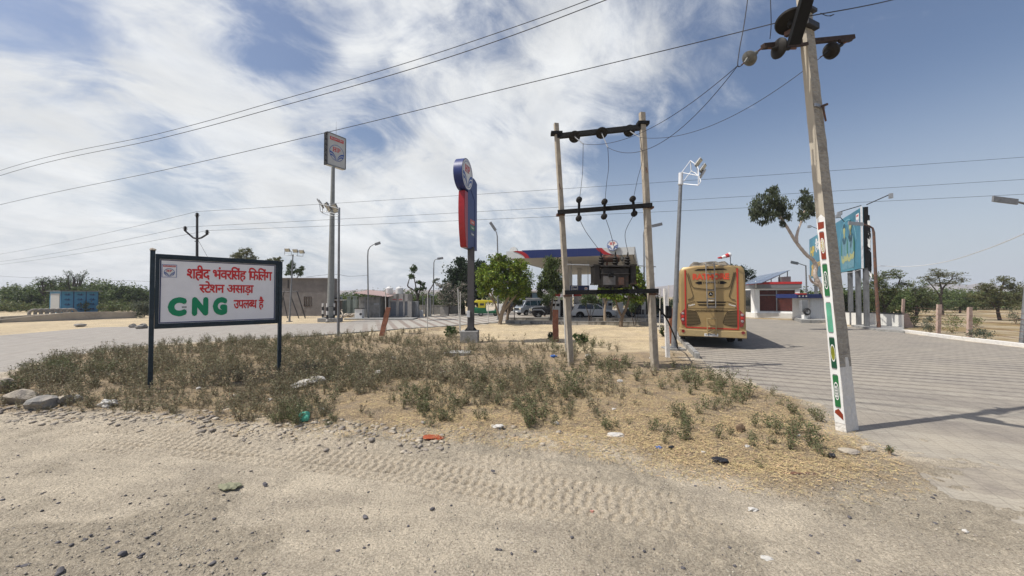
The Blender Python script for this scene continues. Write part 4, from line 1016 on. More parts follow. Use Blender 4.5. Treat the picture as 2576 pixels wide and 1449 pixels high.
# ---------------- golden bus ----------------
M('bus_gold', (.345, .24, .105), .42, .25, var=.07, scale=2.5, spec=.5); M('bus_bumper', (.40, .30, .15), .4, .2, var=.08); M('bus_red', (.45, .03, .02), .45, var=.1); M('lens_red', (.20, .01, .012), .12, var=.2, spec=.8); M('lens_clear', (.30, .26, .26), .15, var=.2)
M('bus_orange', (.60, .075, .03), .55, var=.15); M('ladder_grey', (.30, .29, .27), .45, .4, var=.2); M('bus_side', (.10, .09, .085), .25, .2, var=.2); M('tarp', (.07, .06, .045), .95, var=.4, scale=5, bump=.8, col2=(.22, .19, .15))
def bus():
    Wd, Ln, Hb, z0 = 2.55, 10.8, 3.49, .48
    cL = Vector((.434 * 16.8, 16.8, 0)); ax = Vector((.928, -.371, 0)); org = cL + ax * (Wd / 2); rz = math.atan2(-.371, .928)
    t = thing('bus', 'golden tourist coach seen from behind, parked beside the sand patch', 'bus', org, rz)
    # body: rounded section lofted front to back (local: x across, y forward)
    def sec(y, sx=1, zt=Hb, zb=z0, bul=0):
        w = Wd / 2 * sx; r_ = .24
        pts = [(-w, zb), (-w, zt - .75), (-w * .985, zt - .30), (-w * .96, zt - .14), (-w * .88, zt - .03), (-w * .5, zt + .03), (0, zt + .05), (w * .5, zt + .03), (w * .88, zt - .03), (w * .96, zt - .14), (w * .985, zt - .30), (w, zt - .75), (w, zb)]
        return [Vector((x, y, z)) for x, z in pts]
    rows = [sec(.03, .93, Hb - .08, z0 + .02), sec(.09, .985, Hb - .02), sec(.22, 1), sec(Ln - .4, 1), sec(Ln, .94, Hb - .15)]
    m = MB(); n = 13
    for r_ in rows: m.v += r_
    for i in range(len(rows) - 1):
        for k in range(n - 1): m.f.append([i * n + k, (i + 1) * n + k, (i + 1) * n + k + 1, i * n + k + 1]); m.m.append(0)
        m.f.append([i * n + n - 1, (i + 1) * n + n - 1, (i + 1) * n, i * n]); m.m.append(1)
    m.f.append(list(range(n))); m.m.append(0); e = (len(rows) - 1) * n; m.f.append([e + k for k in range(n)][::-1]); m.m.append(0)
    body = m.build('body', ['bus_gold', 'black'], t, smooth=True)
    y0 = .03
    fr = lambda u, v, w: Vector((u, y0 - w, v))
    X = lambda px: (px - 1793.5) / 170.5 * Wd           # photo columns across the rear
    Zv = lambda py: z0 + (848 - py) / (848 - 668) * (Hb - z0)
    zx = lambda a: X((2600 + a * .3106) * .639); zy = lambda a: Zv((950 + a * .3106) * .639)
    # bumper
    bm = MB(); bm.prism([(zx(232), zy(1215)), (zx(232), zy(1110)), (zx(345), zy(1128)), (zx(985), zy(1135)), (zx(1092), zy(1125)), (zx(1095), zy(1222))], -.05, .07, fr, 0)
    bm.build('bumper', 'bus_bumper', t, bevel=.025)
    for x in (287, 1047):
        MB().lathe([(.065, 0), (.065, .02), (.045, .02), (.04, .012)], fr(zx(x), zy(1150), .072), (0, -1, 0), 16).build('reflector', 'lens_red', t)
    pl = MB(); pl.box(fr(zx(652), zy(1190), .085), (.52, .02, .11), 0); pl.tri(fit(text2d('RJ 04 PA 1290', .02), zx(652) - .22, zx(652) + .22, zy(1190) - .03, zy(1190) + .03), fr, .1, m=1); pl.build('number_plate', ['white_paint', 'black'], t)
    # red side stripes and base line
    s = MB()
    for a, b_, c, d in ((315, 330, 355, 1100), (982, 998, 345, 1115)):
        s.prism([(zx(a), zy(d)), (zx(b_) + .01, zy(d)), (zx(b_), zy(c)), (zx(a) - .012, zy(c))], 0, .022, fr)
    s.prism([(zx(330), zy(1108)), (zx(990), zy(1118)), (zx(990), zy(1104)), (zx(330), zy(1094))], 0, .014, fr)
    s.build('stripe', 'bus_red', body)
    # black styling lines
    def line(pts, w, name='trim_line', mat='black', wd=.010):
        q = [fr(zx(a), zy(b_), .012) for a, b_ in pts]; mm = MB()
        for i in range(len(q) - 1): mm.bar(q[i], q[i + 1], wd, w, up=(0, 1, 0))
        return mm
    g = MB()
    for sgn in (1, -1):
        mir = lambda pts: [((a if sgn == 1 else 1310 - a), b_) for a, b_ in pts]
        for pts, w in (([(343, 395), (365, 480), (395, 590), (420, 670), (425, 700), (405, 728), (352, 742)], .042), ([(362, 395), (385, 480), (408, 560), (430, 585), (520, 598), (600, 605), (655, 612)], .040)):
            mm = line(mir(pts), w); g.v, off = g.v, len(g.v); g.v += mm.v; g.f += [[i + off for i in f] for f in mm.f]; g.m += mm.m
        mm = line(mir([(345, 850), (345, 800), (362, 788), (450, 762)]), .012); off = len(g.v); g.v += mm.v; g.f += [[i + off for i in f] for f in mm.f]; g.m += mm.m
    mm = line([(340, 852), (980, 852)], .008); off = len(g.v); g.v += mm.v; g.f += [[i + off for i in f] for f in mm.f]; g.m += mm.m
    for y, a, b_ in ((772, 462, 855), (808, 480, 840)):
        g.prism([(zx(a), zy(y - 7)), (zx(b_), zy(y - 7)), (zx(b_ - 25), zy(y + 9)), (zx(a + 25), zy(y + 9))], 0, .012, fr)
    g.prism([(zx(445), zy(362)), (zx(490), zy(345)), (zx(820), zy(343)), (zx(860), zy(357)), (zx(790), zy(362)), (zx(520), zy(364))], 0, .016, fr)
    g.build('trim_line', 'black', body)
    for sgn in (1, -1):
        v = MB(); mx = lambda a: zx(a) if sgn == 1 else zx(1320 - a)
        out = [(335, 875), (450, 890), (480, 925), (515, 1035), (495, 1055), (380, 1078), (335, 1072)]
        q = [(mx(a), zy(b_)) for a, b_ in out]
        for i in range(len(q) - 1): v.bar(fr(q[i][0], q[i][1], .012), fr(q[i + 1][0], q[i + 1][1], .012), .012, .025, up=(0, 1, 0))
        for k in range(10):
            yy = 893 + k * 19; xe = 452 + min(60, (yy - 890) * .42) if yy < 1040 else 500 - (yy - 1040) * 2
            v.bar(fr(mx(337), zy(yy), .010), fr(mx(xe), zy(yy), .010), .014, .036, up=(0, 1, 0))
        v.build('vent_grille', 'black', body)
        l = MB(); lx = lambda a: zx(a) if sgn == 1 else zx(1325 - a)
        dy = 0 if sgn == 1 else 10
        l.prism([(lx(248), zy(925 + dy)), (lx(312), zy(862 + dy)), (lx(314), zy(1075 + dy)), (lx(275), zy(1068 + dy)), (lx(250), zy(990 + dy))], -.02, .035, fr, 0)
        lo = l.build('tail_light', 'lens_red', t, bevel=.008)
        for yy in (920, 1000):
            MB().lathe([(.055, 0), (.05, .015), (.03, .02)], fr(lx(284), zy(yy + dy), .035), (0, -1, 0), 16).build('lens', 'lens_clear', lo, smooth=True)
        MB().lathe([(.06, 0), (.055, .015), (.03, .02)], fr(lx(286), zy(962 + dy), .035), (0, -1, 0), 16).build('lens', 'bus_red', lo, smooth=True)
    L_ = MB()
    L_.tri(fit(textrow(['RATHORE'], .06), zx(420), zx(890), zy(486), zy(404)), fr, .012, m=0)
    for a, b_ in ((450, 540), (862, 772)):
        L_.flat([(zx(a), zy(523)), (zx((a + b_) / 2), zy(505)), (zx(b_), zy(505)), (zx(b_), zy(543)), (zx((a + b_) / 2), zy(543))], .012, fr, 1)
    L_.tri(fit(text2d('TRAVELS', .01), zx(548), zx(765), zy(536), zy(512)), fr, .013, m=1)
    L_.tri(fit(text2d('www.shrimalinathtours&travels.com', .02), zx(447), zx(870), zy(898), zy(868)), fr, .016, m=1)
    L_.tri(fit(text2d('Contact', .03), zx(606), zx(698), zy(760), zy(738)), fr, .016, m=2)
    vs, fs = fit(text2d('Turbo', .03), 0, 1, 0, 1)
    L_.add([fr(zx(358 + 88 * a), zy(832 - 22 * a - 22 * b_), .016) for a, b_ in vs], fs, 2)
    vs, fs = fit(text2d('Deepak', .03), 0, 1, 0, 1)
    L_.add([fr(zx(880 + 92 * a), zy(812 + 22 * a - 22 * b_), .016) for a, b_ in vs], fs, 2)
    L_.build('lettering', ['bus_orange', 'black', 'white_paint'], body)
    e = MB(); cx, cy = zx(653), zy(669); e.prism(circle(cx, cy, .085, n=24), 0, .014, fr, 0)
    for a in (90, 210, 330): e.flat([(cx + .075 * math.cos(R(a)), cy + .075 * math.sin(R(a))), (cx + .012 * math.cos(R(a + 60)), cy + .012 * math.sin(R(a + 60))), (cx + .012 * math.cos(R(a - 60)), cy + .012 * math.sin(R(a - 60)))], .018, fr, 1)
    e.build('emblem', ['black', 'steel_white'], body)
    # ladders
    def ladder(a0, a1, ytop, ybot, rungs, off, mat, hook):
        m = MB(); ps = [(a0[0], a0[1]), (a1[0], a1[1])]
        for xt, xb in ps: m.tube([fr(zx(xt), zy(ytop), off), fr(zx(xb), zy(ybot), off)], .022, 8)
        for y in rungs:
            t_ = (y - ytop) / (ybot - ytop); m.tube([fr(zx(lerp(a0[0], a0[1], t_)), zy(y), off), fr(zx(lerp(a1[0], a1[1], t_)), zy(y), off)], .02, 8)
        for xt, xb in ps:
            for y in (ytop + 20, ybot - 10): t_ = (y - ytop) / (ybot - ytop); m.tube([fr(zx(lerp(xt, xb, t_)), zy(y), off), fr(zx(lerp(xt, xb, t_)), zy(y), -.05 if not hook else .0)], .016, 6)
        if hook:
            for xt, xb in ps: m.tube([fr(zx(xt), zy(ytop), off), fr(zx(xt), zy(ytop - 18), off * .5), fr(zx(xt), zy(ytop - 16), -.5)], .022, 8)
        m.build('ladder', mat, t)
    ladder((588, 604), (694, 708), 292, 835, (312, 412, 518, 622, 728, 826, 842), .22, 'ladder_grey', True)
    ladder((600, 604), (714, 712), 975, 1185, (985, 1088, 1160), .12, 'bus_bumper', False)
    # side glazing, mirror, wheels
    for sgn in (-1, 1):
        m = MB()
        for k in range(6): m.box((sgn * (Wd / 2 + .004), 1.2 + k * 1.6, 2.4), (.012, 1.5, 1.0))
        m.build('side_window', 'glass_dark', t)
        for y in (2.9, 8.6):
            w = MB(); w.lathe([(.20, -.14), (.48, -.14), (.51, -.10), (.51, .10), (.48, .14), (.20, .14)], (sgn * (Wd / 2 - .20), y, .51), (1, 0, 0), 26); wo = w.build('wheel', 'rubber', t, smooth=True)
            MB().lathe([(.27, 0), (.26, .02), (.10, .04)], (sgn * (Wd / 2 - .06), y, .51), (sgn, 0, 0), 20).build('rim', 'galv_dull', wo)
        MB().box((sgn * (Wd / 2 - .14), .75, .43), (.16, .12, .34)).build('mud_flap', 'rubber', t)
    MB().box((0, 4, .50), (2.2, 7, .16)).build('chassis', 'black', t)
    # rooftop load under a cover
    m = MB(); r_ = random.Random(4)
    gx_, gy_ = 14, 8
    for j in range(gy_ + 1):
        for i in range(gx_ + 1):
            u, v = i / gx_, j / gy_; ed = min(u, 1 - u, v * 1.2, 1 - v) * 9
            m.v.append(Vector((-.86 + 1.80 * u, .55 + 6.8 * v, Hb - .02 + .30 * min(1, ed) + r_.uniform(-.03, .03) * min(1, ed))))
    for j in range(gy_):
        for i in range(gx_): a_ = j * (gx_ + 1) + i; m.f.append([a_, a_ + 1, a_ + gx_ + 2, a_ + gx_ + 1]); m.m.append(0)
    for v in m.v: v.z += .0
    tm = t.matrix_basis if False else Matrix.Translation(org) @ Matrix.Rotation(rz, 4, 'Z')
    m.v = [tm @ v for v in m.v]
    tag(m.build('roof_load', 'tarp', origin=tm @ Vector((0, 3.5, Hb))), 'mottled dusty tarpaulin bundle lying on the roof of the golden bus', 'tarpaulin')
bus()
# ---------------- fuel station canopy ----------------
M('fascia_grey', (.50, .51, .50), .45, var=.05); M('fascia_blue', (.010, .021, .105), .4, var=.08); M('soffit', (.46, .43, .38), .7, var=.08, scale=2); M('column_white', (.52, .50, .47), .6, var=.08)
def canopy():
    NL, NR = Vector((-.46, 34.0, 0)), Vector((9.73, 30.5, 0)); dx = (NR - NL); W = dx.length; dx = dx / W; rz = math.atan2(dx.y, dx.x); zb, zt = 5.50, 6.15; D = 27
    t = thing('canopy', 'fuel station canopy with a blue, red and grey fascia on white columns', 'canopy', NL, rz)
    MB().box((W / 2, D / 2, zb + .28), (W - .3, D - .3, .5)).build('roof', 'soffit', t)
    m = MB(); fr = lambda u, v, w: Vector((u, -w, v))
    m.prism([(0, zb), (W, zb), (W, zt - .05), (0, zt)], 0, .10, fr, 0)
    for s in (0, W): m.box((s, D / 2, (zb + zt) / 2), (.1, D, zt - zb - .02), 0)
    m.box((W / 2, D, (zb + zt) / 2), (W, .1, zt - zb - .02), 0)
    fa = m.build('fascia', 'fascia_grey', t)
    b = MB(); q = lambda f: f * W
    b.prism([(q(.20), zb - .02), (q(.785), zb - .02), (q(.755), zb + .35), (q(.72), zt - .02), (q(.13), zt + .03), (q(.17), zb + .3)], .1, .13, fr, 0)
    b.prism(bez((q(.10), zt + .01), (q(.17), zt - .05), (q(.20), zb - .02), 6) + bez((q(.16), zb - .02), (q(.15), zt - .3), (q(.06), zt - .01), 6), .11, .145, fr, 1)
    b.prism(bez((q(.72), zt - .01), (q(.74), zb + .3), (q(.80), zb - .02), 6) + bez((q(.86), zb + .0), (q(.80), zb + .15), (q(.765), zt - .03), 6), .11, .145, fr, 1)
    for f in (.25, .38, .48, .58, .67): b.box((q(f), -.135, (zb + zt) / 2), (.02, .008, zt - zb - .08), 2)
    b.build('colour_band', ['fascia_blue', 'totem_red', 'navy'], fa)
    r_ = MB(); cx, cz, R0 = q(.845), zb + .76, .44
    r_.prism(circle(cx, cz, R0, n=32), .16, .30, fr, 1); r_.box((cx, -.1, zb + .35), (.3, .2, .5), 0); ro = r_.build('roundel', ['fascia_grey', 'logo_blue'], t)
    e = MB(); e.flat(circle(cx, cz, R0 * .95, n=32), .305, fr, 2); hp_logo(e, fr, cx, cz, R0 * .9, .31, 0, 1, 2, disc=False, ring=.03); e.build('emblem', ['logo_blue', 'logo_red', 'white_paint'], ro)
    e = MB(); e.lathe([(.4, 0), (.4, .16)], (.35, 1.0, zt + .1), (-.2, -1, 0), 24, 0); e.build('end_roundel', ['fascia_grey'], t)
    for (px, Y) in ((1433, 38), (1458, 47), (1560, 36.5)):
        c = Matrix.Rotation(-rz, 4, 'Z') @ (P(px, 760, Y) - NL); MB().box((c.x, c.y, zb / 2), (.46, .46, zb)).build('column', 'column_white', t)
canopy()
# dispensers and islands
M('disp_white', (.55, .55, .54), .4, var=.1); M('disp_red', (.40, .03, .025), .45, var=.15)
def dispenser(x, Y, rz, label, w=1.1, red_top=True):
    b = P(x, 790, Y); b.z = 0; t = thing('fuel_dispenser', label, 'fuel pump', b, rz, 'fuel dispensers under the canopy')
    MB().box((0, 0, .1), (w + .5, .9, .2)).build('plinth', 'concrete_grey', t)
    MB().box((0, 0, .95), (w, .5, 1.5)).build('cabinet', 'disp_white', t, bevel=.02)
    MB().box((-w * .36, 0, 1.95), (w * .25, .42, .5)).box((w * .36, 0, 1.95), (w * .25, .42, .5)).build('side_post', 'disp_white', t)
    MB().box((0, 0, 2.36), (w * 1.02, .55, .34)).build('header', 'disp_red' if red_top else 'fascia_blue', t, bevel=.01)
    s = MB()
    for sx in (-.25, .25): s.box((sx * w, -.256, 1.35), (w * .34, .012, .26))
    s.build('display', 'black', t)
    for sx in (-1, 1):
        MB().tube(curve3([Vector((sx * w * .5, -.2, 1.5)), Vector((sx * (w * .5 + .16), -.25, 1.1)), Vector((sx * (w * .5 + .10), -.25, .5)), Vector((sx * (w * .5 + .03), -.22, .75))], 6), .02, 6).build('hose', 'rubber', t)
dispenser(1398, 37.5, R(-10), 'white fuel pump with a red top left of the canopy columns, behind the black jeep', .9)
dispenser(1462, 39, R(-10), 'wide white fuel pump behind the tail of the white car', 1.5)
dispenser(1487, 43, R(-10), 'white fuel pump farther back, seen over the roof of the white car', 1.0)
dispenser(1528, 40, R(-10), 'white and red fuel pump behind the bonnet of the white car', 1.0)
def board():
    Y = 36; a = P(1434, 728, Y); b_ = P(1482, 728, Y); t = thing('direction_board', 'blue hanging board with a boxed word and small round mark under the canopy', 'sign', Vector((a.x, Y, 2.5)))
    w = b_.x - a.x; zc = P(0, 727, Y).z - 2.5; fr = lambda u, v, q: Vector((u, -q, v))
    m = MB(); m.box((w / 2, 0, zc), (w, .12, .66), 0); m.build('board', 'fascia_blue', t)
    e = MB()
    for u0, u1, v0, v1 in ((.12, .72, .20, .24), (.12, .72, -.24, -.20), (.12, .16, -.2, .2), (.68, .72, -.2, .2)): e.flat([(u0, zc + v0), (u1, zc + v0), (u1, zc + v1), (u0, zc + v1)], .07, fr, 0)
    e.tri(fit(text2d('Diesel', .02), .22, .62, zc - .09, zc + .12), fr, .07, m=0); e.flat(circle(w - .3, zc, .18), .07, fr, 0); hp_logo(e, fr, w - .3, zc, .17, .075, 1, 2, 0, disc=False)
    e.build('lettering', ['white_paint', 'logo_blue', 'logo_red'], t)
    for u in (.1, w - .1): MB().tube([(u, 0, zc + .3), (u, 0, 5.5 - 2.5)], .03, 6).build('hanger', 'galv', t)
board()

# ---------------- buildings ----------------
M('plaster_brown', (.175, .16, .15), .92, var=.25, scale=1.3, bump=.3, col2=(.12, .105, .09), fac=.38); M('plaster_pale', (.40, .375, .34), .9, var=.15, scale=2, col2=(.27, .25, .22), fac=.33)
M('plaster_grey', (.235, .23, .215), .9, var=.3, scale=3, bump=.5, col2=(.12, .12, .11), fac=.40); M('wall_wash', (.66, .65, .61), .9, var=.1, scale=2, col2=(.22, .20, .18), fac=.30); M('wall_green', (.25, .29, .26), .9, var=.2, scale=2, col2=(.14, .15, .13), fac=.38)
M('wood_dark', (.06, .04, .03), .7, var=.3); M('door_grey', (.17, .18, .20), .5, var=.15); M('sheet_pink', (.42, .30, .27), .6, .1, var=.2, scale=6, stretch=(.5, 8, 1)); M('tank_white', (.68, .68, .66), .45, var=.06)
def hsB(x, y): return (HC + (745 - y) / F)
def z_at(y, Y): return HC + (745 - y) / F * Y
def rough_building():
    Y = 42.6; a = P(700, 795, Y); b = P(827, 795, Y); H = z_at(699, Y); W = b.x - a.x
    t = thing('building', 'low flat-roofed brown plastered building with a barred window, behind the signboard', 'building', (a.x, Y, 0))
    m = MB(); fr = FACE; wx0, wx1 = P(774, 0, Y).x - a.x, P(791, 0, Y).x - a.x; wz0, wz1 = z_at(770, Y), z_at(747, Y)
    for u0, u1, v0, v1 in ((0, wx0, 0, H), (wx1, W, 0, H), (wx0, wx1, 0, wz0), (wx0, wx1, wz1, H)): m.prism([(u0, v0), (u1, v0), (u1, v1), (u0, v1)], -.25, 0, fr, 0)
    m.box((.12, 1.0, H / 2), (.24, 1.5, H)).box((W - .12, 1.0, H / 2), (.24, 1.5, H)).box((W / 2, 1.87, H / 2), (W, .24, H))
    m.build('wall', 'plaster_brown', t)
    MB().box((W / 2, 1.0, H - .12), (W - .5, 1.4, .2)).build('roof', 'concrete_grey', t)
    MB().box((W / 2, -.05, H - .06), (W + .1, .34, .12)).build('cornice', 'plaster_brown', t, bevel=.02)
    w = MB(); w.box(((wx0 + wx1) / 2, .12, (wz0 + wz1) / 2), (wx1 - wx0, .03, wz1 - wz0), 0)
    wo = w.build('window', 'plaster_pale', t)
    f = MB(); cx, cz = (wx0 + wx1) / 2, (wz0 + wz1) / 2
    for k in range(4): f.box((wx0 + (wx1 - wx0) * k / 3, .0, cz), (.07, .06, wz1 - wz0 + .07))
    f.box((cx, 0, wz0), (wx1 - wx0, .05, .07)).box((cx, 0, wz1), (wx1 - wx0, .05, .07))
    for k in range(1, 6): f.box((cx, .02, lerp(wz0, wz1, k / 6)), (wx1 - wx0, .02, .02))
    f.build('grille', 'wood_dark', wo)
    # second pale window beside the signboard
    MB().box((P(716, 0, Y).x - a.x, -.02, z_at(758, Y)), (.35, .05, .95)).build('shutter', 'plaster_pale', t)
    x = P(734, 0, Y).x - a.x
    MB().box((x, -.04, H - .7), (.08, .08, .9)).build('drain_spout', 'dark_steel', t)
    # lean-to at the right
    e = thing('outbuilding', 'narrow brown lean-to at the right end of the brown building', 'shed', (b.x + .05, Y + 1.4, 0))
    x1 = P(858, 0, Y + 1.4).x - b.x; h2 = z_at(756, Y + 1.4)
    MB().box((x1 / 2, .5, h2 / 2), (x1 - .02, 1, h2)).build('wall', 'plaster_brown', e)
    MB().box((x1 / 2 + .2, .4, h2 + .05), (x1 + .5, 1.5, .1)).build('roof', 'wall_wash', e)
    MB().box((x1 * .55, -.02, 1.0), (.8, .06, 2.0)).build('door', 'wood_dark', e)
rough_building()
def swing_frame():
    Y = 38; m = MB(); q = lambda x, y, d=0: P(x, y, Y + d)
    for a, b in (((747, 732), (768, 800)), ((732, 746), (752, 800)), ((712, 746), (724, 781))): 
        B_ = q(*b); B_.z = 0; m.tube([q(*a), B_], .05, 6)
    for a, b, d in (((747, 732), (768, 790), 2.5), ((715, 732), (700, 795), 2.0)):
        B_ = q(*b, d); B_.z = 0; m.tube([q(*a), B_], .05, 6)
    m.tube([q(708, 735), q(750, 733)], .05, 6)
    tag(m.build('iron_frame', 'dark_steel', origin=(P(740, 795, Y).x, Y, 0)), 'dark iron swing-like frame leaning before the brown building wall', 'iron frame')
swing_frame()
def toilets():
    Y = 38.5; x0 = P(961, 0, Y).x; x1 = P(1035, 0, 39.5).x; H = z_at(739, Y)
    t = thing('toilet_block', 'low pale toilet block with three grey doors and two white tanks on its roof', 'building', (x0, Y, 0), R(4)); W = x1 - x0
    fr = FACE; m = MB(); doors = [P(x, 0, Y + .3).x - x0 for x in (999, 1013, 1030)]; dw = .42; dh = z_at(752, Y) - .25
    us = [0.9] + sum([[d - dw, d + dw] for d in doors], []) + [W]
    for i in range(0, len(us), 2): m.prism([(us[i], 0), (us[i + 1], 0), (us[i + 1], H), (us[i], H)], -.2, 0, fr, 0)
    for d in doors: m.prism([(d - dw, dh), (d + dw, dh), (d + dw, H), (d - dw, H)], -.2, 0, fr, 0)
    m.box((W - .1, 1.4, H / 2), (.2, 2.4, H)).box((W / 2, 2.65, H / 2), (W, .2, H)).box((.1, 1.4, H / 2), (.2, 2.4, H))
    m.box((W / 2 + .45, -.25, .12), (W - .8, .5, .22), 1)
    m.build('wall', ['plaster_pale', 'plaster_grey'], t)
    MB().box((W / 2, 1.3, H - .12), (W - .4, 2.5, .16)).build('roof', 'concrete_grey', t)
    for d in doors: MB().box((d, .12, dh / 2), (dw * 2 - .04, .05, dh)).build('door', 'door_grey', t)
    s = MB()
    for d, tx in zip(doors, ('GENTS', 'LADIES', '')):
        if tx: s.tri(fit(text2d(tx, .03), d - .20, d + .20, dh + .14, dh + .24), fr, .01, m=0)
    s.build('lettering', 'letter_red', t)
    # annexe
    Ya = 37.6; a0 = P(908, 0, Ya).x; a1 = P(961, 0, Ya).x
    e = thing('pump_shed', 'rough grey plastered shed under a slanting pink tin roof beside the toilet block', 'shed', (a0, Ya, 0)); w = a1 - a0; h = z_at(747, Ya)
    MB().box((w / 2, 1.6, h / 2), (w, 3.1, h)).build('wall', 'plaster_grey', e)
    MB().bar((w * .32, -.02, 0), (w * .32, -.02, h), .05).box((w * .85, -.02, z_at(765, Ya)), (.5, .02, .2)).build('trim', 'galv', e)
    rf = MB(); n = 26; u1 = P(987, 0, Ya).x - a0
    for i in range(n):
        u = lerp(-.3, u1, i / n); v = lerp(-.3, u1, (i + 1) / n); zz = lambda q: lerp(z_at(737, Ya), z_at(747, Ya), (q + .3) / (u1 + .3)); o = .04 if i % 2 else 0
        rf.add([(u, -.7, zz(u) + o), (v, -.7, zz(v) + .04 - o), (v, 3.4, zz(v) + .04 - o + .35), (u, 3.4, zz(u) + o + .35), (u, -.7, zz(u) + o - .02), (v, -.7, zz(v) + .02 - o), (v, 3.4, zz(v) + .33 - o), (u, 3.4, zz(u) + o + .31)], [(0, 1, 2, 3), (4, 7, 6, 5), (0, 4, 5, 1)])
    rf.build('tin_roof', 'sheet_pink', e)
    MB().box((w + .55, 1.2, h * .46), (1.0, .05, h * .92)).build('back_panel', 'wood_dark', e)
    for k in range(2): MB().tube([(w + .15 + .85 * k, -.4, 0), (w + .15 + .85 * k, -.4, h - .1)], .04, 6).build('roof_prop', 'galv_dull', e)
    tag(MB().box((a0 + 2.6, Ya - .9, .06), (6.4, 1.9, .12)).build('step', 'concrete_grey', origin=(a0 + 2.6, Ya - .9, 0), bevel=.02), 'low concrete apron before the shed and toilet block', 'step')
    for x, y0, y1, lab in ((979.5, 739, 720, 'left one of the two white water tanks on the toilet roof'), (1005, 739, 720, 'right one of the two white water tanks on the toilet roof')):
        Yt = 39.9; c = P(x, 740, Yt); r_ = 9.3 * Yt / F; h = (y0 - y1) * Yt / F; pr = [(r_ * .96, 0)]
        for k in range(6): pr += [(r_, h * (k + .15) / 7.2), (r_, h * (k + .7) / 7.2), (r_ * .94, h * (k + .8) / 7.2)]
        pr += [(r_ * .9, h * .88), (r_ * .5, h * .96), (r_ * .45, h)]
        o = thing('water_tank', lab, 'water tank', (c.x, Yt, H - .07 + .0), group='white roof tanks'); MB().lathe(pr, n=24).build('body', 'tank_white', o, smooth=True); MB().lathe([(r_ * .4, h), (r_ * .4, h + .05), (r_ * .1, h + .07)], n=16).build('lid', 'tank_white', o)
    c = P(904, 801, 36.6); c.z = 0; o = thing('feeder_box', 'white masonry box with a dark round dial before the grey shed', 'box', c)
    MB().box((0, 0, .5), (.70, .5, 1.0)).build('body', 'white_paint', o); MB().box((0, 0, 1.03), (.78, .6, .07)).build('lid', 'dark_steel', o); MB().lathe([(.12, 0), (.12, .02)], (.22, -.25, .5), (0, -1, 0), 14).build('dial', 'dark_steel', o)
    c = P(1043, 796, 40); c.z = 0; o = thing('water_cooler', 'shiny steel water cooler cabinet at the right end of the toilet block', 'water cooler', c)
    MB().box((-.12, 0, .9), (.36, .6, 1.5)).box((.25, 0, .9), (.36, .5, 1.5)).build('cabinet', 'galv', o, bevel=.02); MB().box((0, 0, .08), (.9, .8, .16)).build('base', 'concrete_grey', o)
toilets()
def shelter():
    Y = 41; a = P(1057, 790, Y); a.z = 0; w = P(1089, 0, Y).x - a.x; h = z_at(744, Y)
    t = thing('shelter', 'small grey shelter with a curved sheet roof beside the pruned tree', 'shelter', a)
    rf = MB(); n = 8; pts = [(w * i / n, h + .22 * math.sin(math.pi * i / n)) for i in range(n + 1)]
    for i in range(n): rf.add([(pts[i][0], -.2, pts[i][1]), (pts[i + 1][0], -.2, pts[i + 1][1]), (pts[i + 1][0], 1.6, pts[i + 1][1]), (pts[i][0], 1.6, pts[i][1])], [(0, 1, 2, 3)])
    rf.build('roof', 'galv_dull', t)
    MB().box((w * .55, .9, h * .45), (w * .5, .5, h * .9)).build('cabin', 'plaster_grey', t)
    for x in (.3, w - .1): MB().tube([(x, -.1, 0), (x, -.1, h)], .04, 6).build('prop', 'galv', t)
    MB().box((.15, -.15, .35), (.4, .4, .7)).build('basin', 'white_paint', t)
shelter()
def wallrun(pts, h, th, mat, name, label, cat='wall', cap=None, capc=None):
    m = MB()
    for (a, b) in zip(pts[:-1], pts[1:]):
        a, b = Vector(a), Vector(b); d = (b - a); d.z = 0; n_ = Vector((-d.y, d.x, 0)).normalized() * th / 2
        m.add([a - n_, b - n_, b + n_, a + n_, a - n_ + Vector((0, 0, h)), b - n_ + Vector((0, 0, h)), b + n_ + Vector((0, 0, h)), a + n_ + Vector((0, 0, h))], [(0, 3, 2, 1), (4, 5, 6, 7), (0, 1, 5, 4), (1, 2, 6, 5), (2, 3, 7, 6), (3, 0, 4, 7)], 0)
        if cap:
            n2 = n_ * 1.15; z = Vector((0, 0, h + .002)); m.add([a - n2 + z, b - n2 + z, b + n2 + z, a + n2 + z, a - n2 + z + Vector((0, 0, cap)), b - n2 + z + Vector((0, 0, cap)), b + n2 + z + Vector((0, 0, cap)), a + n2 + z + Vector((0, 0, cap))], [(0, 3, 2, 1), (4, 5, 6, 7), (0, 1, 5, 4), (1, 2, 6, 5), (2, 3, 7, 6), (3, 0, 4, 7)], 1)
    mid = Vector(pts[len(pts) // 2]); mid.z = 0
    return tag(m.build(name, [mat, capc or mat], origin=mid), label, cat)
g0 = lambda x, Y, z=-.05: Vector((P(x, 745, Y).x, Y, z))
wallrun([g0(856, 46), g0(900, 47)], 1.75, .2, 'wall_green', 'compound_wall', 'faded green compound wall between the brown building and the grey shed', cap=.08)
for x in (857, 878, 893): tag(MB().box((0, 0, 1.05), (.35, .3, 2.1)).box((0, 0, 2.14), (.45, .4, .1)).build('gate_pier', 'wall_green', origin=None), 'faded green wall pier, %s of the three on the compound wall' % {857: 'left', 878: 'middle', 893: 'right'}[x], 'wall pier', 'green wall piers').location = g0(x, 45.7, 0)
wallrun([g0(1030, 47), g0(1118, 47), g0(1165, 50)], 1.1, .25, 'plaster_grey', 'boundary_wall', 'dark weathered boundary wall under the pale flowering tree', cap=.06)
wallrun([g0(1108, 43.5), g0(1128, 43.5)], 1.0, .3, 'plaster_pale', 'wall_stub', 'short pale stained wall block left of the round dark tree')
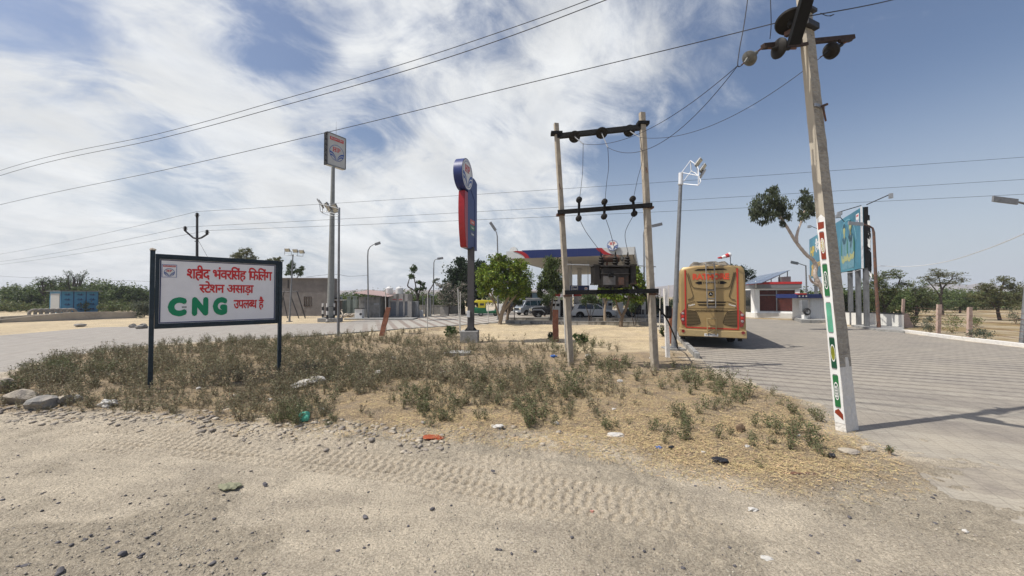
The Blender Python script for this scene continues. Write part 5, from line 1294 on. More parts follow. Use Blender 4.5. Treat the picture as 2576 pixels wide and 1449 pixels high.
# far station wall and dark shop behind
wallrun([g0(1255, 58), g0(1345, 57)], 1.1, .2, 'wall_wash', 'yard_wall', 'white yard wall behind the van under the trees')
def shop():
    Y = 62; a = g0(1290, Y, 0); w = g0(1362, Y, 0).x - a.x; t = thing('workshop', 'dark open-fronted workshop with a flat pale roof edge behind the trees', 'building', a); h = z_at(736, Y)
    MB().box((w / 2, 3, h / 2), (w, 5.5, h)).build('interior_shade', 'black', t); MB().box((w / 2, 2.6, h + .1), (w + .6, 7, .22)).build('roof', 'plaster_pale', t)  # solid black block paints in the shade of the open front
    MB().box((w * .83, .12, h * .62), (w * .3, .2, h * .7)).build('side_panel', 'pane_blue', t)
M('pane_blue', (.12, .20, .28), .5, var=.2)
shop()
# planter walls of the forecourt
M('planter', (.36, .345, .31), .9, var=.15, scale=2, col2=(.11, .105, .095), fac=.45, stretch=(1.6, 1, .5))
def ring_wall(pts, h, th, name, label): return wallrun(pts, h, th, 'planter', name, label, 'low wall', cap=.05, capc='concrete_grey')
ring_wall([g0(1272, 33.4), g0(1480, 33.0), g0(1668, 32.2)], .36, .22, 'planter_wall', 'blotchy low wall behind the forecourt trees, in front of the cars')
ring_wall([g0(1272, 30.4), g0(1480, 29.2), g0(1640, 28.8)], .30, .22, 'planter_wall', 'second stained low wall nearer the yellow sand, in front of the planted trees')

# kiosk
M('kiosk_white', (.80, .79, .76), .6, var=.07); M('kiosk_red', (.45, .03, .03), .45, var=.12); M('kiosk_grey', (.22, .22, .22), .45, .3, var=.1); M('curtain', (.085, .02, .015), .8, var=.9, scale=9, stretch=(2.2, 1, 1.2), col2=(.22, .09, .03), fac=.36)
M('solar', (.17, .19, .24), .15, .3, var=.1, scale=8, spec=.8)
def kiosk():
    Y = 38.7; X = lambda x, yy=Y: P(x, 745, yy).x; z = lambda y: z_at(y, Y)
    pl_, L0 = Vector((25.09, 39.5, 0)), 3.7; du = Vector((.928, -.371, 0)); nf = Vector((-.371, -.928, 0)); pr_ = pl_ + du * L0; bk = -nf * 4.2
    ps_ = Vector((X(1874, 42.2), 42.2, 0)); fp = [tuple(q.xy) for q in (pr_, pl_, ps_, ps_ + bk * .6, pr_ + bk)]
    o = Vector(((X(2012) + X(1903)) / 2, Y, 0)); t = thing('kiosk', 'white station kiosk with a red and grey roof band and curtained windows', 'kiosk', o)
    up = lambda u, v, w: Vector((u, v, w))
    def slab(poly, z0, z1, name, mat, gr=0):
        c = Vector((sum(p[0] for p in poly) / len(poly), sum(p[1] for p in poly) / len(poly))); q = [tuple(Vector(p) + (Vector(p) - c).normalized() * gr) for p in poly]
        return MB().prism(q, z0, z1, up).build(name, mat, t, world=True)
    slab(fp, -.05, .5, 'plinth', 'wall_wash', .55)
    slab(fp, z(725.5), z(715), 'fascia', 'kiosk_grey', .18); slab(fp, z(715) + .003, z(709), 'roof_band', 'kiosk_red', .22)
    m = MB(); zt = z(726); A, B = 0, L0; w0, w1 = L0 * .075, L0 * .90; h0, h1 = z(784), z(729)
    fy = lambda u, v, w: pl_ + du * u + nf * w + Vector((0, 0, v))
    for a, b, c, d in ((A, w0, .5, zt), (w1, B, .5, zt), (w0, w1, .5, h0), (w0, w1, h1, zt)): m.prism([(a, c), (b, c), (b, d), (a, d)], -.2, 0, fy)
    m.prism([(B - .2, .5), (B, .5), (B, zt), (B - .2, zt)], -4.1, -.21, fy).prism([(0, .5), (B, .5), (B, zt), (0, zt)], -4.2, -4.1, fy)
    p0, p1 = pl_, ps_; d = (p1 - p0); L_ = d.length; d /= L_; nn = Vector((d.y, -d.x, 0)); nn = nn if nn.y < 0 else -nn
    fs = lambda u, v, w: p0 + d * u + nn * w + Vector((0, 0, v))
    for a, b, c, e in ((0, L_ * .30, .5, zt), (L_ * .85, L_, .5, zt), (L_ * .30, L_ * .85, z(729), zt)): m.prism([(a, c), (b, c), (b, e), (a, e)], -.2, 0, fs)
    m.build('wall', 'kiosk_white', t, world=True)
    g = MB(); g.prism([(w0, h0), (w1, h0), (w1, h1), (w0, h1)], -.30, -.26, fy); wo = g.build('window', 'curtain', t, world=True)
    gl = MB(); cx = L0 * .48; zc = z(742.5)
    for a, b, c, e in ((cx - .04, cx + .04, h0, h1), (w0, cx - .04, zc - .035, zc + .035), (cx + .04, w1, zc - .035, zc + .035), (w0, w1, h0 - .0, h0 + .06), (w0, w1, h1 - .05, h1)): gl.prism([(a, c), (b, c), (b, e), (a, e)], -.20, -.12, fy)
    gl.build('window_frame', 'galv', wo, world=True)
    g = MB(); g.prism([(L_ * .30, .5), (L_ * .85, .5), (L_ * .85, z(729)), (L_ * .30, z(729))], -.22, -.18, fs); do = g.build('glass_door', 'glass_dark', t, world=True)
    g = MB()
    for a, b, c, e in ((.55, .59, .5, z(729)), (.30, .85, zc - .03, zc + .03), (.30, .33, .5, z(729)), (.82, .85, .5, z(729))): g.prism([(L_ * a, c), (L_ * b, c), (L_ * b, e), (L_ * a, e)], -.17, -.12, fs)
    g.build('door_frame', 'galv', do, world=True)
    MB().tube([fy(-.1, z(724), .35), fy(-.1, z(706), .35)], .05, 8).build('vent_pipe', 'kiosk_white', t, world=True)
    # roof things
    s = thing('solar_panel', 'tilted array of grey-blue solar panels over the kiosk roof', 'solar panel', (26.5, 40.5, z(709)))
    c = [P(1868, 716, 38.4), P(1918, 712, 37.6), P(1988, 679, 42.5), P(1958, 684, 46.5), P(1880, 705, 44)]
    A_, B_, C_, D_ = P(1862, 717, 38.5), P(1916, 712, 37.9), P(1988, 679, 42.5), P(1908, 694, 46)
    pm = MB(); nr = (B_ - A_).cross(C_ - B_).normalized(); nr = nr if nr.z > 0 else -nr; q = lambda u, v: lerp(lerp(A_, B_, u), lerp(D_, C_, u), v)
    for i in range(3):
        for j in range(4):
            u0, u1, v0, v1 = i / 3 + .008, (i + 1) / 3 - .008, j / 4 + .006, (j + 1) / 4 - .006; pp = [q(u0, v0), q(u1, v0), q(u1, v1), q(u0, v1)]
            pm.add([p - nr * .03 for p in pp] + [p + nr * .02 for p in pp], [(3, 2, 1, 0), (4, 5, 6, 7), (0, 1, 5, 4), (1, 2, 6, 5), (2, 3, 7, 6), (3, 0, 4, 7)])
    pm.build('panel', 'solar', s, world=True)
    f = MB()
    for u, v in ((.95, .35), (.95, .65), (.95, .95), (.3, .9), (.5, .5), (.2, .4)):
        p = q(u, v); f.bar((p.x, p.y, z(709)), p - nr * .04, .06)
    f.bar(q(.95, .02) - nr * .06, q(.95, .98) - nr * .06, .06).bar(q(.2, .02) - nr * .06, q(.2, .98) - nr * .06, .06); f.build('stand', 'dark_steel', s, world=True)
    bx = P(1977, 705, 40); tag(MB().box((0, 0, .28), (.55, .5, .55)).box((.5, 0, .30), (.4, .5, .6)).box((0, 0, .0), (1.7, .6, .06)).build('inverter_cabinet', 'galv_dull', origin=None), 'grey cabinets standing on the kiosk roof under the solar panels', 'cabinet').location = (bx.x, 40.5, z(709) + .02)
kiosk()
def windsock():
    Y = 44; a = P(1834, 640, Y); b = a.copy(); b.z = z_at(709, 38.7) * 0 
    t = thing('windsock', 'red and white striped windsock showing above the roof of the golden bus', 'windsock', (a.x + .15, Y, 0))
    MB().tube([(0, 0, 0), (0, 0, a.z + .1)], .05, 8).build('pole', 'galv', t)
    pts = [P(x, y, Y) - Vector((a.x + .15, Y, 0)) for x, y in ((1837, 640), (1832, 642), (1824, 645), (1815, 648), (1806, 649))]
    m = MB(); rr = [.24, .26, .20, .15, .08]
    for i in range(4): m.tube([pts[i], pts[i + 1]], [rr[i], rr[i + 1]], 10, m=i % 2, cap=i in (0, 3))
    m.build('sock', ['white_paint', 'kiosk_red'], t, smooth=True)
windsock()
def air_station():
    Y = 33.5; X = lambda x: P(x, 745, Y).x; z = lambda y: z_at(y, Y)
    a = Vector((X(2056), Y, 0)); t = thing('air_shed', 'pale ribbed metal shed with a blue roof band behind the leaning pole', 'shed', a)
    pn = MB(); n = 20; u0, u1 = X(2038) - a.x, X(2084) - a.x
    for i in range(n):
        p, q = lerp(u0, u1, i / n), lerp(u0, u1, (i + 1) / n); o = .03 if i % 2 else 0
        pn.add([(p, -o, .12), (q, -o, .12), (q, -o, z(750)), (p, -o, z(750))], [(0, 1, 2, 3)])
        pn.add([(q, -.03, .12), (q, 0, .12), (q, 0, z(750)), (q, -.03, z(750))], [(0, 1, 2, 3)])
    pn.box(((u0 + u1) / 2, 1.1, z(750) / 2 + .06), (u1 - u0, 2.1, z(750) - .12))
    pn.build('panel', 'tank_white', t)
    w0 = X(1998) - a.x; c = MB(); c.box(((w0 + u1) / 2, .9, z(745)), (u1 - w0 + .2, 2.6, .36)); c.build('roof_band', 'fascia_blue', t, bevel=.02)
    s = MB()
    for x in (2002, 2011, 2019): s.box((X(x) - a.x, -.42, z(745)), (.12, .02, .12))
    s.build('mark', 'white_paint', t); MB().box((X(2008) - a.x, -.3, z(740) + .02), (.8, .3, .12)).build('top_light', 'kiosk_red', t)
    MB().box((X(2079) - a.x, -.1, z(777)), (.09, .09, z(750) - .12)).build('corner_post', 'steel_white', t)
    p = [P(1992, 800, 36.5), P(2016, 814, 31.5), P(2150, 817, 31), P(2120, 804, 37)]
    m = MB(); m.prism([(q.x, q.y) for q in p], -.05, .26, lambda u, v, w: Vector((u, v, w))); tag(m.build('platform', 'concrete_grey', origin=(p[1].x, p[1].y, 0)), 'raised concrete platform under the pale metal shed', 'platform')
    b = P(2024, 800, 33); b.z = .26; o = thing('air_pump', 'grey air pump with a coiled black hose on a white stand', 'air pump', b)
    MB().box((0, 0, .28), (.3, .3, .56)).build('stand', 'white_paint', o); MB().box((-.05, 0, 1.1), (.55, .3, 1.0)).build('cabinet', 'galv', o, bevel=.02)
    h = MB()
    for k in range(3): h.tube([Vector((.28 * math.cos(R(a_)) * (1 - .12 * k) + .05, -.22 - .04 * k, .62 + .28 * math.sin(R(a_)) * (1 - .12 * k))) for a_ in range(0, 361, 20)], .045, 6)
    h.build('hose', 'rubber', o)
air_station()

# ---------------- big billboard ----------------
M('bb_blue', (.02, .16, .24), .4, var=.35, scale=.35, col2=(.06, .26, .33), fac=.45); M('bb_light', (.14, .36, .42), .45, var=.2, scale=2); M('bb_shirt', (.12, .27, .33), .5, var=.25, scale=4); M('bb_dark', (.01, .07, .10), .5, var=.2); M('bb_yellow', (.52, .40, .06), .5, var=.15); M('bb_skin', (.36, .38, .17), .55, var=.15); M('bb_orange', (.55, .36, .08), .5, var=.15); M('bb_green', (.02, .15, .08), .5, var=.2)
def billboard():
    near, far = Vector((24.0, 26.3, 0)), Vector((32.2, 41.6, 0)); Lb = (near - far).length; d = (near - far) / Lb; rz = math.atan2(d.y, d.x); z0, z1 = 4.12, 8.33
    t = thing('billboard', 'huge blue hoarding on steel posts painted with two pump attendants, seen at a sharp angle', 'billboard', far, rz)
    fr = FACE; m = MB(); m.box((Lb / 2, .05, (z0 + z1) / 2), (Lb, .06, z1 - z0), 0); face = m.build('face', 'bb_blue', t)
    b = MB(); b.box((Lb / 2, .22, (z0 + z1) / 2), (Lb - .04, .26, z1 - z0 - .04)); b.build('back_frame', 'black', t)
    e = MB(); e.box((Lb - .03, -.0, (z0 + z1) / 2), (.08, .10, z1 - z0 + .04), 0); e.build('edge_strip', 'steel_white', t)
    r_ = random.Random(9); tr = [MB(), MB()]
    for k in range(26):  # torn dark flex hanging at the near end
        zc = lerp(z0, z1, r_.uniform(.05, .98)); l = r_.uniform(.4, 1.2); y = r_.uniform(.26, .36); w_ = r_.uniform(.06, .26)
        tr[k % 5 == 0].add([(Lb - .02, y, zc), (Lb + w_, y + .08, zc - l * .2), (Lb + w_ * .6, y + .1, zc - l), (Lb, y + .02, zc - l * .8)], [(0, 1, 2, 3)])
    tr[0].build('torn_sheet', 'black', t); tr[1].build('torn_sheet', 'white_paint', t)
    H = z1 - z0; U = lambda q: q * Lb; V = lambda q: z0 + q * H
    a = MB(); w = -.012
    def poly(pts, m_, w_): a.flat([(U(p), V(q)) for p, q in pts], w_, fr, m_)
    # attendants (plain generic figures); x fraction along the board
    for i in range(12):   # pale arcs behind them
        pass
    for (cx, cw, m_, ww) in ((.74, .30, 0, w),):
        arc = circle(.80, .42, .13, .52, 26, 10, 170); arc2 = circle(.80, .42, .122, .50, 26, 10, 170)
        for i in range(26): poly([arc[i], arc[i + 1], arc2[i + 1], arc2[i]], 0, w)
    def figure(cx, top, hw, w_):
        g = lambda pts: [(cx + p * hw, top + q) for p, q in pts]
        poly(g([(-.75, -.30), (-.3, -.25), (.3, -.25), (.75, -.30), (1, -.42), (.9, -.62), (.75, -.85), (-.75, -.85), (-.9, -.62), (-1, -.42)]), 1, w_)
        poly(g(circle(0, -.12, .34, .085, 20)), 3, w_ + .004); poly(g([(-.16, -.18), (.16, -.18), (.22, -.27), (-.22, -.27)]), 3, w_ + .003)
        poly(g([(-.38, -.085), (-.36, -.03), (-.1, .0), (.2, -.005), (.36, -.05), (.40, -.09), (.0, -.075)]), 2, w_ + .006)
        poly(g([(-.62, -.28), (-.2, -.235), (0, -.33), (.2, -.235), (.62, -.28), (.3, -.38), (-.3, -.38)]), 2, w_ + .005)
        for sg in (-1, 1): poly(g([(sg * .72, -.30), (sg * 1.02, -.42), (sg * .98, -.58), (sg * .70, -.58)]), 4, w_ + .006)
        poly(g([(-.95, -.58), (-.72, -.58), (-.5, -.66), (.55, -.60), (.6, -.66), (-.4, -.74), (-.85, -.70)]), 3, w_ + .008); poly(g([(.95, -.58), (.72, -.58), (.5, -.64), (-.2, -.58), (-.25, -.63), (.5, -.71), (.85, -.68)]), 3, w_ + .010)
        poly(g([(-.02, -.38), (.02, -.38), (.02, -.58), (-.02, -.58)]), 2, w_ + .006)
    figure(.755, .885, .052, w); figure(.848, .895, .055, w + .012)
    for k in range(5): poly([(.62 + .01 * k, .0), (.625 + .01 * k, .0), (.60 + .02 * k, .25 + .05 * (k % 3)), (.597 + .02 * k, .24)], 0, w)
    poly([(.925, .74), (.965, .74), (.965, .93), (.925, .93)], 5, w + .004)
    for sg in (-1, 1): poly([(.945, .78), (.945 + sg * .012, .80), (.945 + sg * .014, .845), (.945 + sg * .004, .82)], 6, w + .008)
    poly([(.932, .88), (.958, .88), (.958, .91), (.932, .91)], 7, w + .008)
    a.tri(fit(text2d('HP', .06), U(.035), U(.15), V(.53), V(.78)), fr, w + .004, m=8)
    a.tri(fit(textrow(['है', 'त', 'ो'], .03, .05), U(.165), U(.36), V(.58), V(.92)), fr, w + .004, m=5)
    a.tri(fit(textrow(['भ', 'र', 'ो', 'स', 'ा', ' ', 'है'], .03, .05), U(.20), U(.46), V(.20), V(.40)), fr, w + .004, m=9)
    poly([(.05, .04), (.13, .06), (.14, .28), (.10, .34), (.05, .30), (.07, .22), (.05, .16)], 9, w + .004)
    a.build('artwork', ['bb_light', 'bb_shirt', 'bb_dark', 'bb_skin', 'bb_green', 'white_paint', 'logo_blue', 'logo_red', 'bb_yellow', 'bb_orange'], face)
    # posts: channel sections
    M('post_steel', (.16, .165, .17), .55, .3, var=.3, scale=4, col2=(.09, .08, .07), fac=.35, stretch=(1, 1, .4))
    posts = [(2180, 26.4), (2159.5, 27.9), (2136, 29.6), (2100, 33), (2072, 36.5), (2049, 40)]
    Ri = Matrix.Rotation(-rz, 4, 'Z')
    for i, (px, Y) in enumerate(posts):
        p = Ri @ (P(px, 745, Y) - far); p.z = 0; hz = z0 + .25
        MB().box((p.x, .22, hz / 2), (.30, .03, hz)).box((p.x - .16, .22, hz / 2), (.02, .24, hz)).box((p.x + .16, .22, hz / 2), (.02, .24, hz)).build('post', 'post_steel', t)
    # arm lights on the board
    inv = lambda p: Ri @ (p - far)
    for k, (pa, pb_, Ya, Yb) in enumerate((((2180, 515), (2241, 488), 26.2, 24.6), ((2124, 558), (2108, 540), 29.5, 28.2), ((2166, 517), (2112, 533), 26.8, 28.5), ((2055, 575), (2036, 567), 38.5, 36.5))):
        A, B_ = inv(P(*pa, Ya)), inv(P(*pb_, Yb)); l = MB(); l.tube([A, B_], .03, 6, 0)
        l.box(B_ + Vector((0, 0, -.12)), (.34, .26, .22) if k != 0 else (.18, .18, .3), 1); l.build('arm_light', ['dark_steel', 'galv'], t)
    # cable along lower edge
    MB().tube([Vector((Lb * i / 20, -.12, z0 - .08 - .10 * abs(math.sin(i * math.pi / 5)))) for i in range(21)], .018, 5).build('cable', 'steel_white', t)
billboard()
def rusty_lamp():
    Y = 25.6; b = P(2211, 824, Y); b.z = .1; t = thing('street_lamp', 'rusty lamp pipe beside the billboard with its arm bending left across the picture', 'street lamp', b)
    MB().tube([b, P(2203, 700, Y), P(2198, 585, Y), P(2195, 574, Y), P(2186, 568, Y), P(2172, 564, Y)], [.11, .09, .075, .06, .05, .045], 8).build('pole', 'rust', t, world=True, smooth=True)
    l = MB(); l.bar(P(2172, 564, Y), P(2134, 561, Y), .22, .07, up=(0, 1, 0)); l.build('lamp_head', 'galv', t, world=True)
rusty_lamp()
def slab_geo(label, x, yt, yb, w, lean, mat, name='stone_slab', cat='stone slab', th=.08, Y=None, taper=.9, seed=1, group=None):
    b = G(x, yb); Y = Y or b.y; b = P(x, yb, Y); b.z = -.05; h = z_at(yt, Y) + .05; W = w * Y / F; r_ = random.Random(seed); m = MB(); n = 8
    for i in range(n + 1):
        q = i / n; dx = lean * Y / F * q; s = lerp(1, taper, q)
        for u, v in ((-.5, -.5), (.5, -.5), (.5, .5), (-.5, .5)): m.v.append(b + Vector((dx + u * W * s + r_.uniform(-1, 1) * W * .05, v * th + r_.uniform(-.01, .01), h * q + (r_.uniform(-.03, .03) if i == n else 0))))
    for i in range(n):
        for k in range(4): m.f.append([i * 4 + k, i * 4 + (k + 1) % 4, i * 4 + 4 + (k + 1) % 4, i * 4 + 4 + k]); m.m.append(0)
    m.f.append([n * 4 + k for k in range(4)]); m.m.append(0)
    return tag(m.build(name, mat, origin=(b.x, b.y, 0)), label, cat, group)
M('sandstone', (.27, .115, .07), .92, var=.3, scale=7, bump=1.0, bscale=20, col2=(.20, .08, .055), fac=.4); M('fence_stone', (.42, .31, .255), .9, var=.15, scale=6, bump=.4)
slab_geo('red sandstone slab leaning right beside the paved drive on the left', 959, 774, 846, 13, 17, 'sandstone', seed=2)
slab_geo('upright red sandstone slab standing left of the transformer frame', 1398, 780, 860, 14.5, -1, 'sandstone', seed=3, taper=.95)
slab_geo('rough red sandstone slab between the white post and the mast', 1690, 776, 866, 12, -1, 'sandstone', seed=4, th=.12)
slab_geo('whitewashed crooked stone post with the black meter box, left of the mast', 1680, 726, 902, 9, -5, 'whitewash', name='stone_post', cat='stone post', seed=6, th=.12)
o = P(1681, 785, 12.4); bx = thing('meter_box', 'black weatherproof box tied to the whitewashed stone post', 'box', o)
MB().box((0, -.02, 0), (.16, .14, .40)).build('case', 'black', bx, bevel=.02); MB().box((.02, -.1, .02), (.12, .02, .3)).build('cover', 'rubber', bx, bevel=.005)
def thin_post(label, xt, yt, xb, yb, r=.028, group='thin white-painted stakes on the verge'):
    b = G(xb, yb); b.z = -.1; tp = P(xt, yt, b.y); tag(MB().tube([b, tp], r, 8).build('stake', 'stake_white', origin=(b.x, b.y, 0)), label, 'stake', group)
M('stake_white', (.50, .49, .46), .7, var=.2, scale=6)
thin_post('white stake standing just behind the leaning red slab', 970, 727, 970, 838)
thin_post('white stake alone at the kerb between the leaning slab and the totem', 1076, 733, 1075, 831)
thin_post('taller of the two white stakes left of the totem post', 1152, 727, 1157, 842)
thin_post('shorter white stake close to the totem post', 1158, 734, 1158, 836)
thin_post('white stake in front of the auto rickshaw', 1228, 758, 1228, 812)
thin_post('white stake touching the left concrete pole of the transformer frame', 1417, 727, 1424, 886)
thin_post('white stake just right of the right concrete pole of the frame', 1661, 727, 1659, 836)
thin_post('white stake close to the left side of the golden bus', 1682, 717, 1681, 840)
# red kerb blocks edging the paving beside the bus
kb = [(1702, 848), (1710, 856), (1718, 864), (1727, 873), (1736, 882), (1746, 893), (1755, 903)]
for i in range(6):
    a, b = G(*kb[i]), G(*kb[i + 1]); m = MB(); m.bar(a + (b - a) * .04 + Vector((0, 0, .07)), b - (b - a) * .04 + Vector((0, 0, .07)), .16, .26); o = m.build('kerb_block', 'concrete_grey', origin=(a + b) / 2, bevel=.015)
    tag(o, "grey kerb block beside the bus, %s in the row" % ('farthest one next to the bus corner', 'second from the bus corner', 'third from the bus corner', 'third from the near end', 'second from the near end', 'the near end one')[i], 'kerb block', 'kerb blocks beside the bus')
a = G(1702, 848); wallrun([Vector((a.x - .3, 19.5, -.05)), Vector((g0(1660, 32).x + .35, 32, -.05))], .16, .16, 'concrete_grey', 'kerb', 'long low kerb running beside the bus toward the station', 'kerb')
wallrun([G(700, 852) + Vector((0, 0, -.05)), G(850, 842) + Vector((0, 0, -.05)), G(1000, 830) + Vector((0, 0, -.05)), G(1180, 818) + Vector((0, 0, -.05)), G(1255, 812.5) + Vector((0, 0, -.05))], .12, .14, 'plaster_grey', 'kerb', 'thin dark kerb edging the weedy verge along the left paved drive', 'kerb')
# right-hand boundary
wallrun([g0(2098, 31), g0(2141, 29.5), g0(2200, 28.2), g0(2268, 26.0)], 1.0, .22, 'wall_wash', 'boundary_wall', 'white boundary wall with a dark cap behind the billboard posts', cap=.07, capc='dark_steel')
pp = [G(2141, 822), G(2210, 833), G(2275, 838), G(2272, 827), G(2190, 819)]
tag(MB().prism([(q.x, q.y) for q in pp], -.05, .13, lambda u, v, w: Vector((u, v, w))).build('kerb_island', 'concrete_grey', origin=(pp[1].x, pp[1].y, 0)), 'grey curved kerb island at the feet of the billboard posts', 'kerb')
kk = [Vector((p.x, p.y, -.04)) for p in (G(2276, 836), G(2400, 853), G(2570, 873))] + [Vector((20.8, 10.5, -.04)), Vector((19.5, 3, -.04))]
wallrun(kk, .20, .30, 'whitewash', 'kerb', 'white painted kerb along the wire fence on the right', 'kerb')
FP = [(2270, 816, 752, 6), (2360, 840, 766, 9), (2438, 852, 772, 10)]
fpts = []
for i, (x, yb, yt, w) in enumerate(FP):
    slab_geo(['slim pinkish stone fence post nearest the white wall', 'pinkish stone fence post, middle one of the wire fence', 'pinkish stone fence post, nearest one before the right edge'][i], x, yt, yb, w, 4, 'fence_stone', name='fence_post', cat='fence post', th=.10, seed=20 + i, taper=1.0); fpts.append((x, yb, yt))
slab_geo('weathered broken slab leaning against the end of the white wall', 2287, 789, 824, 20, -10, 'fence_stone', seed=31, taper=.7)
wm = MB(); r_ = random.Random(8); pg = [G(2270, 816), G(2359, 840), G(2438, 852), Vector((20.5, 10.5, 0))]
for h in (.35, .65, .95, 1.2, 1.45):
    for a, b in zip(pg[:-1], pg[1:]):
        q = [lerp(a, b, k / 8) + Vector((0, 0, h - .05 * math.sin(math.pi * k / 8) + r_.uniform(-.015, .015))) for k in range(9)]; wm.tube(q, .009, 4)
tag(wm.build('fence_wire', 'rust', origin=(pg[1].x, pg[1].y, 0)), 'strands of rusty barbed wire strung between the pinkish fence posts', 'wire fence')
# left roadside: blue shed, culvert parapet, tyre kerbs
M('shed_blue', (.05, .21, .37), .5, .1, var=.15, scale=3); M('shed_navy', (.012, .04, .12), .5, var=.2); M('shutter', (.40, .40, .39), .5, .2, var=.12, scale=20, stretch=(.1, .1, 3))
def blue_shed():
    a = P(152, 785, 50); a.z = 0; w, dp, h = 3.5, 3.6, z_at(733, 50)
    t = thing('cabin', 'blue sheet-metal cabin with dark printed motifs and a pale shutter, by the left thicket', 'cabin', a, R(65))
    MB().box((w / 2, dp / 2, h / 2), (w, dp, h)).build('wall', 'shed_blue', t)
    MB().box((-.03, dp * .47, h * .50), (.05, dp * .80, h * .80)).build('shutter', 'shutter', t)
    c = MB()
    for k in range(3):
        for j in range(4):
            cx, cz, q = w * (.17 + .33 * k), h * (.15 + .23 * j), .62
            c.flat([(cx - .55 * q, cz), (cx - .2 * q, cz + .18), (cx, cz + .06), (cx + .2 * q, cz + .22), (cx + .3 * q, cz + .05), (cx + .6 * q, cz), (cx + .1 * q, cz - .05), (cx - .1 * q, cz + .02)], .01, FACE); c.flat([(cx - .35 * q, cz - .12), (cx + .35 * q, cz - .12), (cx + .35 * q, cz - .07), (cx - .35 * q, cz - .07)], .01, FACE)
    for k in (0, .33, .66, 1): c.flat([(w * k - .05 * (k > 0), 0), (w * k + .05 * (k < 1), 0), (w * k + .05 * (k < 1), h), (w * k - .05 * (k > 0), h)], .014, FACE)
    c.build('motif', 'shed_navy', t)
    MB().box((w / 2, dp / 2 - .1, h + .05), (w + .5, dp + 1.0, .09)).build('roof', 'galv_dull', t)
blue_shed()
M('parapet', (.40, .355, .29), .92, var=.15, scale=1.5, col2=(.31, .275, .23), fac=.4)
m = MB(); tops = [(-160, 830, 838, 23), (0, 804, 812, 31), (90, 794, 809, 33.2), (178, 785.5, 806, 35), (250, 784.5, 803, 37), (345, 785, 800, 40)]
for i in range(len(tops) - 1):
    (xa, ta, ba, _), (xb, tb, bb, _) = tops[i], tops[i + 1]; A, B = G(xa, ba), G(xb, bb); hA, hB = max(.06, z_at(ta, A.y)), max(.06, z_at(tb, B.y)); n_ = Vector((-(B - A).y, (B - A).x, 0)).normalized() * .4
    m.add([A, B, B + n_, A + n_, A + Vector((0, 0, hA)), B + Vector((0, 0, hB)), B + n_ + Vector((0, 0, hB)), A + n_ + Vector((0, 0, hA))], [(0, 1, 5, 4), (4, 5, 6, 7), (2, 3, 7, 6), (3, 0, 4, 7), (1, 2, 6, 5)])
tag(m.build('parapet', 'parapet', origin=G(178, 806)), 'low plastered culvert parapet sloping down to the left edge of the sandy lot', 'low wall')
m = MB(); ps = [(-160, 27), (0, 38), (90, 41), (150, 43)]
wallrun([g0(-160, 27), g0(0, 37), g0(90, 41), g0(160, 45)], .28, .35, 'parapet', 'parapet', 'second thin parapet line running behind the first one at the left edge', 'low wall')
for i in range(7):
    x = 88 + i * 15; c = P(x, 787, 43 + i * .4); c.z = 0; m = MB(); m.tube([Vector((.42 * math.cos(R(a_)), 0, .42 * math.sin(R(a_)) + .25)) for a_ in range(-20, 201, 20)], .14, 8)
    o = tag(m.build('tyre', 'tyre_grey' if False else 'stone_grey', smooth=True), 'dusty half-buried tyre before the blue cabin, %s of seven' % ('leftmost', 'second from left', 'third from left', 'middle', 'third from right', 'second from right', 'rightmost')[i], 'tyre', 'half-buried tyres in a row'); o.location = c; o.rotation_euler = (0, 0, R(60))
rock('stone', 'dark flat stone lying alone on the sandy lot at the left', G(205, 822), (.9, .5, .28), 'stone_grey', 41)
for k, (x, y) in enumerate(((335, 824), (350, 827), (366, 826), (358, 823))): rock('stone', '%s stone of the small heap on the sandy lot left of the signboard' % ('leftmost', 'second', 'rightmost', 'nearest')[k], G(x, y), (.55, .4, .35), 'stone_grey', 50 + k, group='stone heap behind the signboard')
for k, (x, y, s) in enumerate(((862, 799, .7), (870, 797, .9), (879, 798, .8), (888, 799, 1.0), (894, 801, .6), (875, 794, .8))): rock('rubble', 'pale rubble lump right of the tall pylon, %s of the heap' % ('leftmost', 'second from left', 'middle', 'second from right', 'rightmost', 'farthest back')[k], G(x, y), (s, s * .7, s * .6), 'stone_pale', 60 + k, 'rubble', group='rubble heap')
tag(MB().tube(curve3([P(858, 800, 38), P(862, 790, 38.5), P(859, 783, 39), P(860, 779, 39)], 5), .07, 6).tube([P(866, 797, 38), P(884, 789, 40)], .06, 6).build('dead_branch', 'stone_pale', origin=P(862, 800, 38)), 'bleached dead branch sticking out of the rubble heap', 'branch')
# notice plate and wooden pole by the forecourt
def notice():
    Y = 33; b = g0(1619, Y, 0); t = thing('notice_board', 'small pale notice plate on two thin legs behind the right frame pole', 'sign', b); w = 10 * Y / F
    MB().box((0, 0, z_at(768, Y)), (w, .05, z_at(757, Y) - z_at(778, Y))).build('plate', 'galv', t)
    for s in (-1, 1): MB().tube([(s * w / 2, 0, 0), (s * w / 2, 0, z_at(757, Y))], .03, 6).build('leg', 'galv_dull', t)
notice()
